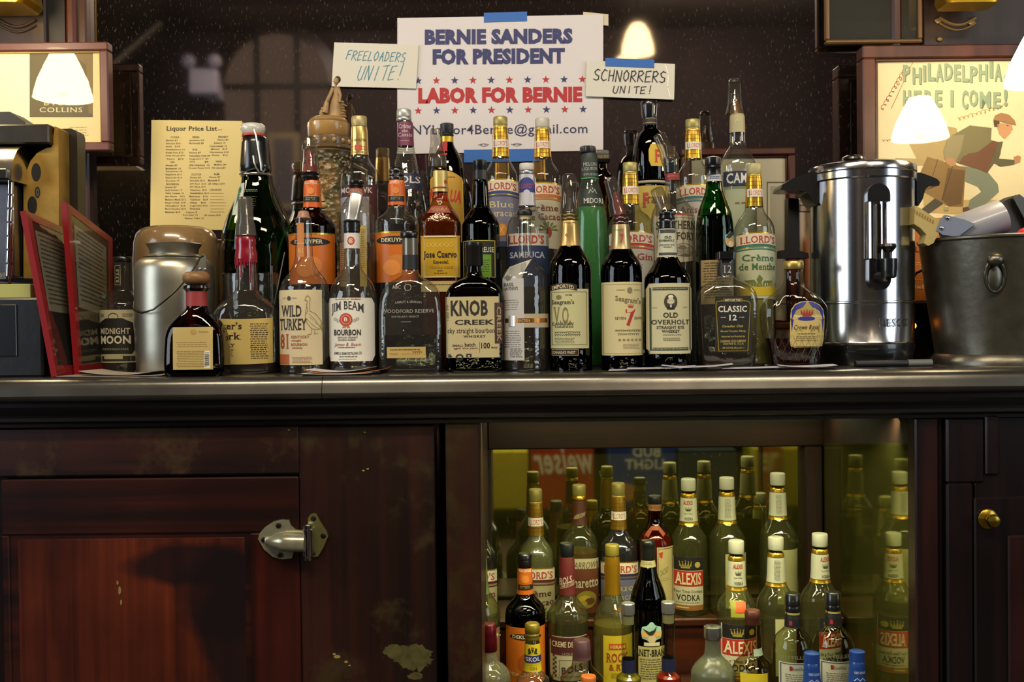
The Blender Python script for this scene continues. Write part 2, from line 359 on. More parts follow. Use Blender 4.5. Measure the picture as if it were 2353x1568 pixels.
class Print:
    """flat print laid on a surface; coordinates are the surface's own 2-D ones (y down)"""
    def __init__(s, surf, layer=1): s.surf = surf; s.mb = MB(); s.layer = layer
    def _put(s, pts, faces, m, dl=0):
        s.mb.add([s.surf(x, y, s.layer + dl) for x, y in pts], faces, m)
    def text(s, t, x0, x1, y0, y1, c, style='b', arc=0.0, rot=0, dl=1, skew=0.0):
        m = c if not isinstance(c, str) else mat(c, 0.55)
        vs, fs, _ = glyphs(t, style); out = []
        for u, v in vs:
            if rot == 0: x = x0 + u * (x1 - x0); y = y1 - v * (y1 - y0) + skew * (u - 0.5)
            elif rot == 90: x = x1 - (1 - v) * (x1 - x0); x = x0 + (1 - v) * (x1 - x0); y = y1 - u * (y1 - y0)    # reads upwards
            else: x = x0 + v * (x1 - x0); y = y0 + u * (y1 - y0)                                                # reads downwards
            if arc: y -= arc * (1 - (2 * u - 1) ** 2)
            out.append((x, y))
        s._put(out, fs, m, dl); return s
    def rect(s, x0, x1, y0, y1, c, nx=10, ny=1, dl=0, arc=0.0, arcb=None):
        m = c if not isinstance(c, str) else mat(c, 0.55); pts = []; fs = []
        arcb = arc if arcb is None else arcb
        for j in range(ny + 1):
            for i in range(nx + 1):
                u = i / nx; k = 1 - (2 * u - 1) ** 2; w = j / ny
                pts.append((x0 + u * (x1 - x0), y0 + w * (y1 - y0) - (arc * (1 - w) + arcb * w) * k))
        for j in range(ny):
            for i in range(nx):
                a = j * (nx + 1) + i; fs.append((a, a + 1, a + nx + 2, a + nx + 1))
        s._put(pts, fs, m, dl); return s
    def frame(s, x0, x1, y0, y1, w, c, dl=1):
        s.rect(x0, x1, y0, y0 + w, c, dl=dl); s.rect(x0, x1, y1 - w, y1, c, dl=dl); s.rect(x0, x0 + w, y0, y1, c, 1, 4, dl); s.rect(x1 - w, x1, y0, y1, c, 1, 4, dl); return s
    def ell(s, cx, cy, rx, ry, c, n=24, dl=1, hole=0.0):
        if rx > 9 and not hole and hasattr(s.surf, '__self__'):
            return s.poly([(cx + rx * math.cos(2*PI*k/n), cy + ry * math.sin(2*PI*k/n)) for k in range(n)], c, dl)
        m = c if not isinstance(c, str) else mat(c, 0.55)
        o = [(cx + rx * math.cos(2*PI*k/n), cy + ry * math.sin(2*PI*k/n)) for k in range(n)]
        if hole:
            i = [(cx + rx * hole * math.cos(2*PI*k/n), cy + ry * hole * math.sin(2*PI*k/n)) for k in range(n)]
            s._put(o + i, [(k, (k+1) % n, n + (k+1) % n, n + k) for k in range(n)], m, dl)
        else:
            i = [(cx + rx * .5 * math.cos(2*PI*k/n), cy + ry * .5 * math.sin(2*PI*k/n)) for k in range(n)]
            s._put(o + i + [(cx, cy)], [(k, (k+1) % n, n + (k+1) % n, n + k) for k in range(n)] + [(n + k, n + (k+1) % n, 2*n) for k in range(n)], m, dl)
        return s
    def poly(s, pts, c, dl=1, step=6.0):
        m = c if not isinstance(c, str) else mat(c, 0.55)
        if not hasattr(s.surf, '__self__'): s._put(pts, [tuple(range(len(pts)))], m, dl); return s
        def cut(pg, xc, keep_right):
            o = []
            for (a, b) in zip(pg, pg[1:] + pg[:1]):
                ia, ib = (a[0] >= xc) == keep_right, (b[0] >= xc) == keep_right
                if ia: o.append(a)
                if ia != ib: t = (xc - a[0]) / (b[0] - a[0]); o.append((xc, a[1] + t * (b[1] - a[1])))
            return o
        xa, xb = min(p[0] for p in pts), max(p[0] for p in pts); n = max(1, int(math.ceil((xb - xa) / step)))
        for k in range(n):                                   # strips, so that the shape follows the round surface
            g = cut(cut([tuple(p) for p in pts], xa + (xb - xa) * k / n, True) if k else [tuple(p) for p in pts], xa + (xb - xa) * (k + 1) / n, False) if k < n - 1 else (cut([tuple(p) for p in pts], xa + (xb - xa) * k / n, True) if k else [tuple(p) for p in pts])
            if len(g) > 2: s._put(g, [tuple(range(len(g)))], m, dl)
        return s
    def line(s, pts, w, c, dl=1):
        m = c if not isinstance(c, str) else mat(c, 0.55)
        P2 = []
        for (a, b) in zip(pts, pts[1:]):
            dx, dy = b[0] - a[0], b[1] - a[1]; l = math.hypot(dx, dy) or 1; nx, ny = -dy / l * w / 2, dx / l * w / 2; ex, ey = dx / l * w / 3, dy / l * w / 3
            P2 = [(a[0] - ex + nx, a[1] - ey + ny), (b[0] + ex + nx, b[1] + ey + ny), (b[0] + ex - nx, b[1] + ey - ny), (a[0] - ex - nx, a[1] - ey - ny)]
            s._put(P2, [(0, 1, 2, 3)], m, dl)
        return s
    def dashes(s, x0, x1, y0, y1, rows, c, seed=1, t=0.38, dl=1):
        rnd = random.Random(seed); m = c if not isinstance(c, str) else mat(c, 0.6); h = (y1 - y0) / rows
        for r in range(rows):
            y = y0 + r * h; x = x0 + rnd.random() * (x1 - x0) * 0.06; xe = x1 - rnd.random() * (x1 - x0) * 0.14
            while x < xe:
                w = (1.6 + rnd.random() * 4.5) * max(0.7, h / 3.2); x2 = min(x + w, xe)
                s._put([(x, y), (x2, y), (x2, y + h * t), (x, y + h * t)], [(0, 1, 2, 3)], m, dl); x = x2 + h * 0.35
        return s
    def hand(s, t, x0, x1, y0, y1, w, c, seed=3, slant=0.15, skew=0):
        rnd = random.Random(seed); n = len(t); cw = (x1 - x0) / n
        for i, ch in enumerate(t):
            for st in HAND.get(ch, []):
                oy = rnd.uniform(-.03, .03) * (y1 - y0); pts = []
                for (u, v) in st:
                    y = y0 + oy + v * (y1 - y0) + skew * (i / n - .5)
                    pts.append((x0 + i * cw + (0.08 + u * 0.8) * cw + (0.5 - v) * slant * (y1 - y0) + rnd.uniform(-.5, .5), y + rnd.uniform(-.5, .5)))
                s.line(pts, w, c)
        return s
    def script(s, x0, x1, y, h, w, c, seed=1, skew=0.0, loops=9):
        """pen flourish for handwriting too small or wild to read"""
        rnd = random.Random(seed); pts = []; N = loops * 6
        a = [rnd.uniform(0.35, 1.0) for _ in range(loops + 1)]
        for i in range(N + 1):
            u = i / N; k = a[int(u * loops)]; th = u * loops * 2 * PI
            pts.append((x0 + u * (x1 - x0) + math.sin(th) * h * 0.28, y - math.cos(th) * h * 0.5 * k + skew * (u - 0.5)))
        s.line(pts, w, c); return s
    def star(s, cx, cy, r, c, dl=1):
        m = mat(c, 0.55)
        o = [(cx + (r if k % 2 == 0 else r * 0.4) * math.sin(PI * k / 5), cy - (r if k % 2 == 0 else r * 0.4) * math.cos(PI * k / 5)) for k in range(10)]
        s._put(o + [(cx, cy)], [(k, (k + 1) % 10, 10) for k in range(10)], m, dl); return s
    def crown(s, cx, cy, w, h, c, c2=None):
        x0 = cx - w / 2; y1 = cy + h / 2
        s.poly([(x0 + w * .12, y1), (x0 + w * .88, y1), (x0 + w * .9, y1 - h * .22), (x0 + w * .1, y1 - h * .22)], c)
        for k in range(5):
            a = x0 + w * (k + .5) / 5; s.poly([(a - w * .1, y1 - h * .25), (a + w * .1, y1 - h * .25), (a + (a - cx) * .25, y1 - h * (.95 if k == 2 else .8))], c)
            s.ell(a + (a - cx) * .25, y1 - h * (.95 if k == 2 else .82), w * .05, w * .05, c2 or c, 8)
        return s
    def build(s, parent, origin, name='lettering'):
        if not s.mb.v: return None
        return s.mb.build(name, None, parent, origin, smooth=False, sharp=None)

EPS = 0.00028
def flat_surf(Y):
    return lambda x, y, l: tuple(P(x, y, Y - l * EPS))
def quad_surf(A, B, C_, Dd, n):
    """A top-left, B top-right, C bottom-right, D bottom-left; coordinates 0..100 both ways"""
    A, B, C_, Dd, n = map(Vector, (A, B, C_, Dd, n)); n = n.normalized()
    def f(x, y, l):
        u, v = x / 100, y / 100
        return tuple((A * (1 - u) + B * u) * (1 - v) + (Dd * (1 - u) + C_ * u) * v + n * (l * EPS))
    return f

# ------------------------------------------------------------------ bottles
class Bottle:
    def __init__(s, label, px, Y, prof, gm, base=ZC, name='liquor_bottle', cat='bottle', group=None, n=40, rings=2.2,
                 ribs=None, rot=0, bottom=True, bodyname='glass_body', lean=0):
        s.px, s.Y, s.s = px, Y, S(Y); s.base = base
        pm = P(px, (prof[0][0] + prof[-1][0]) / 2, Y); s.x = pm.x
        s.root = thing(name, (s.x, Y, base), label, cat, group); s.o = (s.x, Y, base)
        # profile in metres, bottom to top
        q = []
        for k, p in enumerate(prof):
            z = P(px, p[0], Y).z; e = p[2] if len(p) > 2 else 2.0; d = p[3] if len(p) > 3 else 1.0
            q.append([z, p[1] / s.s, e, d])
        q = q[::-1]; q[0][0] = base
        for i in range(1, len(q)):
            if q[i][0] <= q[i-1][0]: q[i][0] = q[i-1][0] + 0.0008
        s.q = q; s.zs = [a[0] for a in q]
        zt, zb = q[-1][0], q[0][0]; N = max(14, int((zt - zb) / 0.0065))
        zz = sorted(set([zb + (zt - zb) * i / N for i in range(N + 1)] + s.zs))
        s.rows = [(z, *s.at(z)) for z in zz]
        r = s.rows[::-1]
        foot = s.rows[0]
        mb = MB(); mb.lathe(r + [(zb + 0.0002, foot[1] * 0.93, foot[2], foot[3])], s.x, Y, gm, n, top=False, bot=True, ribs=ribs)
        s.body = mb.build(bodyname, None, s.root, s.o, sharp=50)
    def at(s, z):
        return (pchip(s.zs, [a[1] for a in s.q], z), pchip(s.zs, [a[2] for a in s.q], z), pchip(s.zs, [a[3] for a in s.q], z))
    def z(s, py): return P(s.px, py, s.Y).z
    def liquid(s, level, m, inset=0.0022, foot=0.004, name='liquid'):
        zl = s.z(level); r = [a for a in s.rows if s.base + foot < a[0] < zl]
        r = [(s.base + foot, s.rows[0][1] * 0.97, s.rows[0][2], s.rows[0][3])] + r + [(zl, *s.at(zl))]
        r = [(a[0], max(0.002, a[1] - inset), a[2], a[3]) for a in r][::-1]
        MB().lathe(r, s.x, s.Y, m, 32).build(name, None, s.root, s.o, sharp=50); return s
    def piece(s, name, prof, m, ribs=None, n=32, tilt=0, piv=None, label=None, dx=0, e=2.0, dr=1.0, smooth=45, open_bottom=False, axis='Y'):
        """a turned piece: prof [(py, half width px)] top to bottom"""
        r = [(s.z(p[0]), p[1] / s.s, (p[2] if len(p) > 2 else e), (p[3] if len(p) > 3 else dr)) for p in prof]
        mb = MB(); mb.lathe(r, s.x + dx / s.s, s.Y, m, n, ribs=ribs, bot=not open_bottom)
        if tilt: mb.tilt((s.x + dx / s.s, s.Y, s.z(piv if piv else prof[-1][0])), tilt, axis)
        o = mb.build(name, None, s.root, s.o, sharp=smooth)
        if label: o['label'] = label
        return o
    def cap(s, y0, y1, hw, m, ribs=(40, 0.012), name='cap', hwb=None, **k):
        hwb = hwb or hw; b = min(2.5, (y1 - y0) * .2)
        return s.piece(name, [(y0, hw * .86), (y0 + .4, hw * .93), (y0 + b, hw), (y1 - 1, hwb), (y1, hwb * .97)], m, ribs=ribs, n=80 if ribs else 36, **k)
    def surf(s, x, y, l):
        z = s.z(y); r, e, d = s.at(z); r += 0.0004 + l * EPS
        dx = (x - s.px) / s.s
        if e < 2.4:
            t = max(-0.999, min(0.999, dx / r)); return (s.x + r * t, s.Y - r * d * math.sqrt(1 - t * t), z)
        t = max(-0.995, min(0.995, dx / r)); return (s.x + dx, s.Y - (r * d) * (1 - abs(t) ** e) ** (1 / e), z)
    def wrap(s, y0, y1, hw=None, off=0.0006):
        pass
    def lab(s, x0, x1, y0, y1, c, name='label', arc=0, arcb=None, round_=0, label=None, ny=None, rough=0.6, metal=0.0, m=None):
        """a printed label on the front; even steps in angle where the bottle is round"""
        m = m or mat(c, rough, metal); ny = ny or max(2, int((y1 - y0) / 12)); nx = 20; pts = []; fs = []; arcb = arc if arcb is None else arcb
        for j in range(ny + 1):
            w = j / ny; y = y0 + w * (y1 - y0)
            for i in range(nx + 1):
                u = i / nx; uu = 0.5 - 0.5 * math.cos(u * PI); uu = 0.5 * (u + uu)
                k = 1 - (2 * uu - 1) ** 2; yy = y - (arc * (1 - w) + arcb * w) * k
                xa, xb = x0, x1
                if round_:
                    d = min(y - y0, y1 - y)
                    if d < round_: c0 = round_ - math.sqrt(max(0, round_ ** 2 - (round_ - d) ** 2)); xa += c0; xb -= c0
                pts.append(s.surf(xa + uu * (xb - xa), yy, 0))
        for j in range(ny):
            for i in range(nx): a = j * (nx + 1) + i; fs.append((a, a + 1, a + nx + 2, a + nx + 1))
        o = mesh_obj(name, pts, fs, m, s.root, s.o)
        if label: o['label'] = label
        s.pr = Print(s.surf, 1); s.lo = o
        return s.pr
    def sleeve(s, y0, y1, c, name='neck_label', rough=0.5, metal=0.0, m=None, extra=0.5, label=None):
        """foil or paper wrapped all round the neck"""
        m = m or mat(c, rough, metal); rr = []
        for k in range(9):
            y = y0 + (y1 - y0) * k / 8; z = s.z(y); r, e, d = s.at(z); rr.append((z, r + 0.0003 + extra * 0.0004, e, d))
        o = MB().lathe(rr, s.x, s.Y, m, 36, top=False, bot=False).build(name, None, s.root, s.o, sharp=60)
        if label: o['label'] = label
        s.pr = Print(s.surf, 2.2); s.lo = o
        return s.pr
    def done(s): s.pr.build(s.lo, s.o); return s
    def cover(s, y0, y1, hwt, hwb, m, tilt=0, dx=0, name='pourer_cover', piv=None, mid=None):
        h = y1 - y0
        pr = [(y0, hwt * .55), (y0 + h * .02, hwt * .85), (y0 + h * .07, hwt), (y0 + h * (mid or .62), hwt * 1.12), (y0 + h * ((mid or .62) + .12), hwb * .93), (y1 - 3, hwb), (y1, hwb * 1.05)]
        return s.piece(name, pr, m, tilt=tilt, dx=dx, piv=piv or y1, n=32, open_bottom=True, smooth=30)

G_CLEAR = lambda: glass('eef0ea', 0.30, body=0.035, bodycol='a8a098', ior=1.8, bump=.12)  # faint diffuse grey brightens the glass in place of refracted light
G_SMOKE = lambda: glass('dcdad4', 0.35, body=0.10, bodycol='8a8078')
G_BROWN = lambda: glass('6a3a20', 0.12)
G_DARK = lambda: glass('2a130c', 0.05)
L_DARK = lambda: mat('160604', 0.12, coat=0.6, name='dark_liquor')
L_AMBER = lambda: mat('4a1c06', 0.15, coat=0.6, name='amber_liquor')
L_BLACK = lambda: mat('050407', 0.1, coat=0.6, name='black_liquor')
# ================================================================== the room
YM = 0.55                       # face of the back-bar mirror
W_DK = wood('0e0807', '241310', rough=0.32)
W_RED = wood('2a0d08', '5e2413', scale=(26, 26, 1.1), rough=0.33)
W_MID = wood('1c110c', '38241a', rough=0.36)
W_HEAD = wood('1a100c', '3a2218', scale=(1.2, 26, 26), rough=0.4)
W_ROOM = mat('2a1b18', 0.7, noise=0.35, nscale=3)
def sbox(name, x0, x1, y0, y1, z0, z1, m): return struct(MB().box(x0, x1, y0, y1, z0, z1, m).build(name, None, None, (0, 0, 0), smooth=False, sharp=None))
sbox('floor', -3.6, 3.6, -5.0, 0.9, -0.1, 0.0, mat('3a2a20', 0.6, noise=0.3, nscale=6))
sbox('ceiling', -3.6, 3.6, -5.0, 0.9, 3.4, 3.5, mat('3c2a22', 0.8))
sbox('wall_left', -3.7, -3.6, -5.0, 0.9, 0, 3.4, W_ROOM)
sbox('wall_right', 3.6, 3.7, -5.0, 0.9, 0, 3.4, W_ROOM)
sbox('wall_back', -3.6, 3.6, 0.86, 0.96, 0, 3.4, W_ROOM)
sbox('wall_front', -3.6, 3.6, -5.1, -5.0, 0, 3.4, W_ROOM)

def PM(px, py, Yo):
    """where a thing standing at depth Yo in the room has to be to show in the mirror at (px, py)"""
    p = P(px, py, 2 * YM - Yo); return Vector((p.x, Yo, p.z))

# arched window on the far wall of the room (seen in the mirror)
def room_arch():
    Yo = -4.97; a = PM(520, 470, Yo); b = PM(762, 470, Yo); t = PM(640, 78, Yo); cx = (a.x + b.x) / 2; r = abs(b.x - a.x) / 2; zt = t.z - r
    zb = 1.2; n = 18; g = MB(); arc = [(cx + r * math.cos(PI * k / n), zt + r * math.sin(PI * k / n)) for k in range(n + 1)]
    g.prism([(cx + r, zb)] + arc + [(cx - r, zb)], Yo - 0.01, Yo)
    w = g.build('window_1', emis('6a5a4c', 0.95), None, (cx, Yo, zb), smooth=False, sharp=None); struct(w)
    fr = MB(); o = []
    for k in range(n + 1):
        c, s_ = math.cos(PI * k / n), math.sin(PI * k / n); o.append((c, s_))
    for k in range(n):
        (c0, s0), (c1, s1) = o[k], o[k + 1]; R = r * 1.22
        v = [(cx + r * c0, Yo + .06, zt + r * s0), (cx + r * c1, Yo + .06, zt + r * s1), (cx + R * c1, Yo + .06, zt + R * s1), (cx + R * c0, Yo + .06, zt + R * s0)]
        fr.add(v + [(p[0], Yo, p[2]) for p in v], [(0, 1, 2, 3), (3, 2, 6, 7), (0, 4, 5, 1)], W_DK)
    fr.build('window_frame', None, w, (cx, Yo, zb), smooth=False, sharp=None)
    for u in (-.38, .38): MB().box(cx + r * u - .02, cx + r * u + .02, Yo, Yo + .03, zb, zt + r * .92).build('muntin', mat('0c0908', .6), w, (cx, Yo, zb), smooth=False, sharp=None)
    for z in (zb + (zt - zb) * .45, zt): MB().box(cx - r, cx + r, Yo, Yo + .028, z - .02, z + .02).build('muntin', mat('0c0908', .6), w, (cx, Yo, zb), smooth=False, sharp=None)
room_arch()

# emergency light
def emergency():
    Yo = -4.6; a = PM(434, 215, Yo); b = PM(497, 156, Yo); cx = (a.x + b.x) / 2
    t = thing('emergency_light', (cx, Yo, a.z), 'pale grey emergency light box with two round lamp heads, seen in the mirror', 'emergency light')
    o = (cx, Yo, a.z); m = mat('b8b4c0', .5)
    MB().box(a.x, b.x, Yo - .1, Yo, a.z, b.z, bev=.01).build('battery_box', m, t, o)
    MB().box(cx - .05, cx + .05, -5.0, Yo - .1, a.z + .02, b.z - .02).build('bracket', m, t, o)
    for px in (433, 493):
        c = PM(px, 141, Yo); k = MB(); k.ell(c, (.055, .05, .055)); h = k.build('lamp_head', mat('9a96a4', .3), t, o)
        MB().tube([(c.x, Yo, c.z - .04), (c.x + (cx - c.x) * .3, Yo, b.z)], .012).build('neck', m, h, o)
emergency()

# pendant lamp in the room (seen in the mirror right of the poster)
def pendant():
    Yo = -3.6; top = PM(1465, 54, Yo); bot = PM(1465, 124, Yo); w = abs(PM(1502, 120, Yo).x - PM(1428, 120, Yo).x) / 2
    t = thing('pendant_lamp', (top.x, Yo, bot.z), 'glowing white bell-shaped pendant lamp seen in the mirror beside the big poster', 'lamp'); o = (top.x, Yo, bot.z)
    h = top.z - bot.z
    pr = [(top.z, w * .3), (top.z - h * .06, w * .45), (top.z - h * .3, w * .72), (top.z - h * .7, w * .95), (bot.z, w)]
    MB().lathe(pr, top.x, Yo, None, 28, bot=False).build('lamp_shade', emis('ffe2a8', 5.0), t, o)
    MB().tube([(top.x, Yo, top.z), (top.x, Yo, 3.4)], .008).build('rod', mat('1a1410', .5), t, o)
    MB().ell((top.x - w*.6, Yo - .1, bot.z - .02), (.07, .07, .045)).build('bulb', emis('ffe2a8', 4.0), t, o)
pendant()

# a picture and a beam on the far side of the room
def far_bits():
    Yo = -4.9
    a = PM(615, 305, Yo); b = PM(690, 480, Yo)
    t = thing('wall_picture', ((a.x + b.x) / 2, Yo, b.z), 'small pale framed print on the far wall, seen in the mirror under the arched window', 'picture'); o = tuple(t.location)
    f = MB().box(a.x, b.x, Yo - .03, Yo, b.z, a.z).build('frame', mat('8a7a58', .5), t, o, smooth=False, sharp=None)
    MB().box(a.x + .05, b.x - .05, Yo, Yo + .005, b.z + .05, a.z - .05).build('print', mat('5a5450', .6), t, o, smooth=False, sharp=None)
    a = PM(262, 148, -3.0); b = PM(372, 52, -3.0)
    m = MB().tube([(a.x, -3.0, a.z), (b.x, -3.0, b.z)], .016, n=8)
    tag(m.build('wall_pole', mat('6a5a40', .5), None, (a.x, -3.0, a.z)), 'slanting pole against the dark wall, seen in the mirror at the far left', 'pole')
    a = PM(1610, 330, -4.7); b = PM(1672, 345, -4.7)
far_bits()

# inner side of the front bar, with beer cartons and added yellow glow boxes on its shelf (seen low in the niche mirror)
YN = 0.64                       # face of the niche mirror
def PN(px, py, Yo):
    p = P(px, py, 2 * YN - Yo); return Vector((p.x, Yo, p.z))
fb = thing('front_bar', (0, -2.3, 0), 'dark wooden bar on the drinkers\u2019 side with an open shelf under its top', 'bar counter')
MB().box(-2.6, 2.6, -2.75, -2.7, 0, 1.0).build('panel', W_DK, fb, (0, -2.3, 0), smooth=False, sharp=None)
MB().box(-2.6, 2.6, -2.8, -2.12, 1.0, 1.06, bev=.01).build('bar_top', W_MID, fb, (0, -2.3, 0))
MB().box(-2.6, 2.6, -2.7, -2.15, 0.12, 0.15).build('shelf', W_DK, fb, (0, -2.3, 0), smooth=False, sharp=None)
def carton(x0, x1, z0, z1, c, label, pr):
    Yo = -2.2; t = MB().box(x0, x1, Yo - .28, Yo, z0, z1, mat(c, .6, noise=.12, nscale=8), bev=.004).build('carton_or_glow_box', None, None, ((x0 + x1) / 2, Yo, z0)); tag(t, label, 'carton', 'cartons on the front bar shelf')
    s = lambda x, y, l: (x, Yo + l * .001, y)
    p = Print(s, 1); pr(p, x0, x1, z0, z1); p.build(t, ((x0 + x1) / 2, Yo, z0)); return t
def text_up(p, t, xr, xl, z0, z1, c, style='b'):
    m = mat(c, .55); vs, fs, _ = glyphs(t, style); p._put([(xr + u * (xl - xr), z0 + v * (z1 - z0)) for u, v in vs], fs, m, 1)
# seen from the back bar the room's +x is on the reader's left, so text runs towards -x
c1a = PN(1222, 1180, -2.2); c1b = PN(1364, 1036, -2.2)
carton(c1a.x, c1b.x, .15, max(.5, c1b.z + .02), 'b8401c', 'orange-red beer carton with white script, mirrored in the niche',
       lambda p, x0, x1, z0, z1: text_up(p, 'weiser', x1 - .01, x0 + .01, z1 - .17, z1 - .03, 'f0e6da', 'bi'))
c2a = PN(1402, 1180, -2.2); c2b = PN(1552, 1036, -2.2)
carton(c2a.x, c2b.x, .15, max(.5, c2b.z + .02), '1c3f9a', 'blue beer carton with white capitals, mirrored in the niche',
       lambda p, x0, x1, z0, z1: (text_up(p, 'BUD', x1 - .08, x0 + .12, z1 - .085, z1 - .03, 'f0f0f0', 'b'), text_up(p, 'LIGHT', x1 - .06, x0 + .08, z1 - .15, z1 - .095, 'f0f0f0', 'b'),
                                        p.ell((x0 + x1) / 2 - .1, z1 - .27, .07, .05, 'c88a5a')))
c3a = PN(1130, 1150, -2.2); c3b = PN(1218, 1036, -2.2)
carton(c3a.x - .1, c3b.x - .01, .15, c1b.z, 'c8b93a', 'yellow box added for the glow in the niche mirror, beside the orange-red carton', lambda *a: None)  # added box, gives the niche mirror its yellow glow on the left
c4a = PN(1735, 1150, -2.2); c4b = PN(1850, 1036, -2.2)
carton(c4a.x, c4b.x + .1, .15, c1b.z, 'b5a83c', 'yellow box added for the glow in the niche mirror, far end of the bar shelf', lambda *a: None)  # second added box, for the yellow glow on the right
c5a = PN(1560, 1150, -2.2); c5b = PN(1692, 1036, -2.2)
carton(c5a.x, c5b.x, .15, c1b.z, '2e3a4c', 'dark slate-blue carton beside the blue beer carton, mirrored in the niche', lambda *a: None)
area('bar_shelf_light', (0.4, -2.14, 0.93), (10, 0, 0), 2.0, 0.03, 5, (1.0, 0.95, 0.5))

# ================================================================== back bar: mirror, side columns
def xa(px, Y, py=400): return P(px, py, Y).x
mx0, mx1 = xa(200, YM), xa(2034, YM)
mir = MB().box(mx0, mx1, YM, YM + .006, ZC, 2.3).build('bar_mirror', mirror_mat('c4b8b4', 0.012, '8a7c70', 0.035), None, ((mx0 + mx1) / 2, YM, ZC), smooth=False, sharp=None)
tag(mir, 'large old dusty mirror behind the bottles, speckled and scratched', 'mirror')
sbox('trim_1', -2.6, 2.6, YM + .008, 0.86, ZC - .05, 2.35, W_DK)
def column(side):
    L_ = side < 0
    ed = [0 if L_ else 2353, 0]
    if L_: a, b, c, d, e = -300, 110, 155, 178, 204
    else: a, b, c, d, e = 2700, 2122, 2076, 2052, 2030
    t = thing('bar_column', (xa((a + b) / 2, YM), YM, ZC), 'dark varnished column at the %s of the mirror, behind the %s' % (('left end', 'cash register') if L_ else ('right end', 'framed play poster')), 'column')
    o = tuple(t.location)
    MB().box(xa(a, .52), xa(b, .52), .52, YM + .008, ZC, 2.3, bev=.004).build('pilaster', wood('1c120e', '3c281e', rough=.4), t, o)
    MB().box(xa(b, .535), xa(c, .535), .535, YM + .008, ZC, 2.3).build('recess', mat('0b090c', .5), t, o, smooth=False, sharp=None)
    MB().box(xa(c, .51), xa(d, .51), .51, YM + .008, ZC, 2.3, bev=.006).build('moulding', W_RED, t, o)
    MB().box(xa(d, .525), xa(e, .525), .525, YM + .008, ZC, 2.3, bev=.004).build('moulding', wood('2a1610', '4e2c1c', rough=.35), t, o)
    # carved swag and worn brass flakes on the pilaster face
    cx, cz = ((40, 40) if L_ else (2200, 35))
    s = flat_surf(.519)
    br = MB()
    pts = [tuple(P(cx - 42 + 84 * k / 12, cz + 6 + 16 * math.sin(PI * k / 12), .517)) for k in range(13)]
    br.tube(pts, .004); br.tube([(p[0], p[1], p[2] - .012) for p in pts], .0025)
    if not L_:
        for (px, py, r) in ((2155, 48, 8), (2232, 50, 9), (2160, 90, 7), (2236, 44, 6)): br.ell(P(px, py, .517), (r / S(.52), .003, r * .8 / S(.52)))
    br.build('carved_swag', mat('7a6238' if not L_ else '3a2c1c', .4, .4), t, o)
column(-1); column(1)
def capital(side):
    L_ = side < 0; x0, x1, y1 = (-110, 78, 22) if L_ else (2160, 2284, 16)
    Y = .44; a = P(x0, y1, Y); b = P(x1, y1, Y); z = a.z; zt = z + .14; w = (b.x - a.x) / 2; cx = (a.x + b.x) / 2
    t = thing('brass_capital', (cx, Y, z), 'gilded brass capital at the top of the %s column' % ('left' if L_ else 'right'), 'ornament'); o = (cx, Y, z)
    MB().lathe([(zt, w * 1.05, 8, .6), (z + .03, w, 8, .6), (z + .012, w * 1.03, 8, .6), (z, w * .94, 8, .6)], cx, Y, None, 40).build('block', mat('c8a02c', .3, .9), t, o, sharp=40)
    for k in range(3): MB().box(a.x + .004, b.x - .004, Y - w * .62, Y - w * .55, z + .02 + .03 * k, z + .028 + .03 * k, bev=.002).build('ridge', mat('e0c050', .25, .9), t, o)
capital(-1); capital(1)

# ================================================================== counter
ct = thing('back_bar_counter', (0, 0.2, ZC), 'zinc-edged back bar counter the bottles stand on', 'counter'); CO = (0, .2, ZC)
XL, XR = -1.75, 1.75
def xprism(prof, x0, x1, m, name, parent, o, smooth=True):
    n = len(prof); v = [(x0, y, z) for y, z in prof] + [(x1, y, z) for y, z in prof]
    f = [tuple(range(n - 1, -1, -1)), tuple(range(n, 2 * n))] + [(i, (i + 1) % n, (i + 1) % n + n, i + n) for i in range(n)]
    return mesh_obj(name, v, f, m, parent, o, smooth, sharp=40)
zn = ZC - 0.044
nose = [(0.54, ZC), (0.012, ZC)] + [(0.012 - .022 * math.sin(a), ZC - .022 + .022 * math.cos(a)) for a in (.3, .6, .9, 1.2, 1.5)] + [(-.0135, ZC - .030), (-.014, zn + .012), (-.010, zn + .004), (-.002, zn), (0.54, zn)]
zinc = mat('6c6962', 0.25, 0.85, noise=0.28, nscale=9, bump=0.12, bscale=25, name='zinc')
xs = xa(742, 0, 885)
xprism(nose, XL, xs - .0006, zinc, 'zinc_top', ct, CO); xprism(nose, xs + .0006, XR, zinc, 'zinc_top', ct, CO)
BLK = wood('0a0708', '17100f', scale=(1.5, 30, 30), rough=.3)
z1 = zn
mold = [(.30, z1), (.012, z1), (.012, z1 - .010), (.020, z1 - .018), (.022, z1 - .026), (.012, z1 - .030), (.012, z1 - .036), (.030, z1 - .042), (.030, z1 - .048), (.30, z1 - .048)]
xprism(mold, XL, XR, BLK, 'moulding', ct, CO)
ZU = z1 - .048                  # underside of the counter mouldings

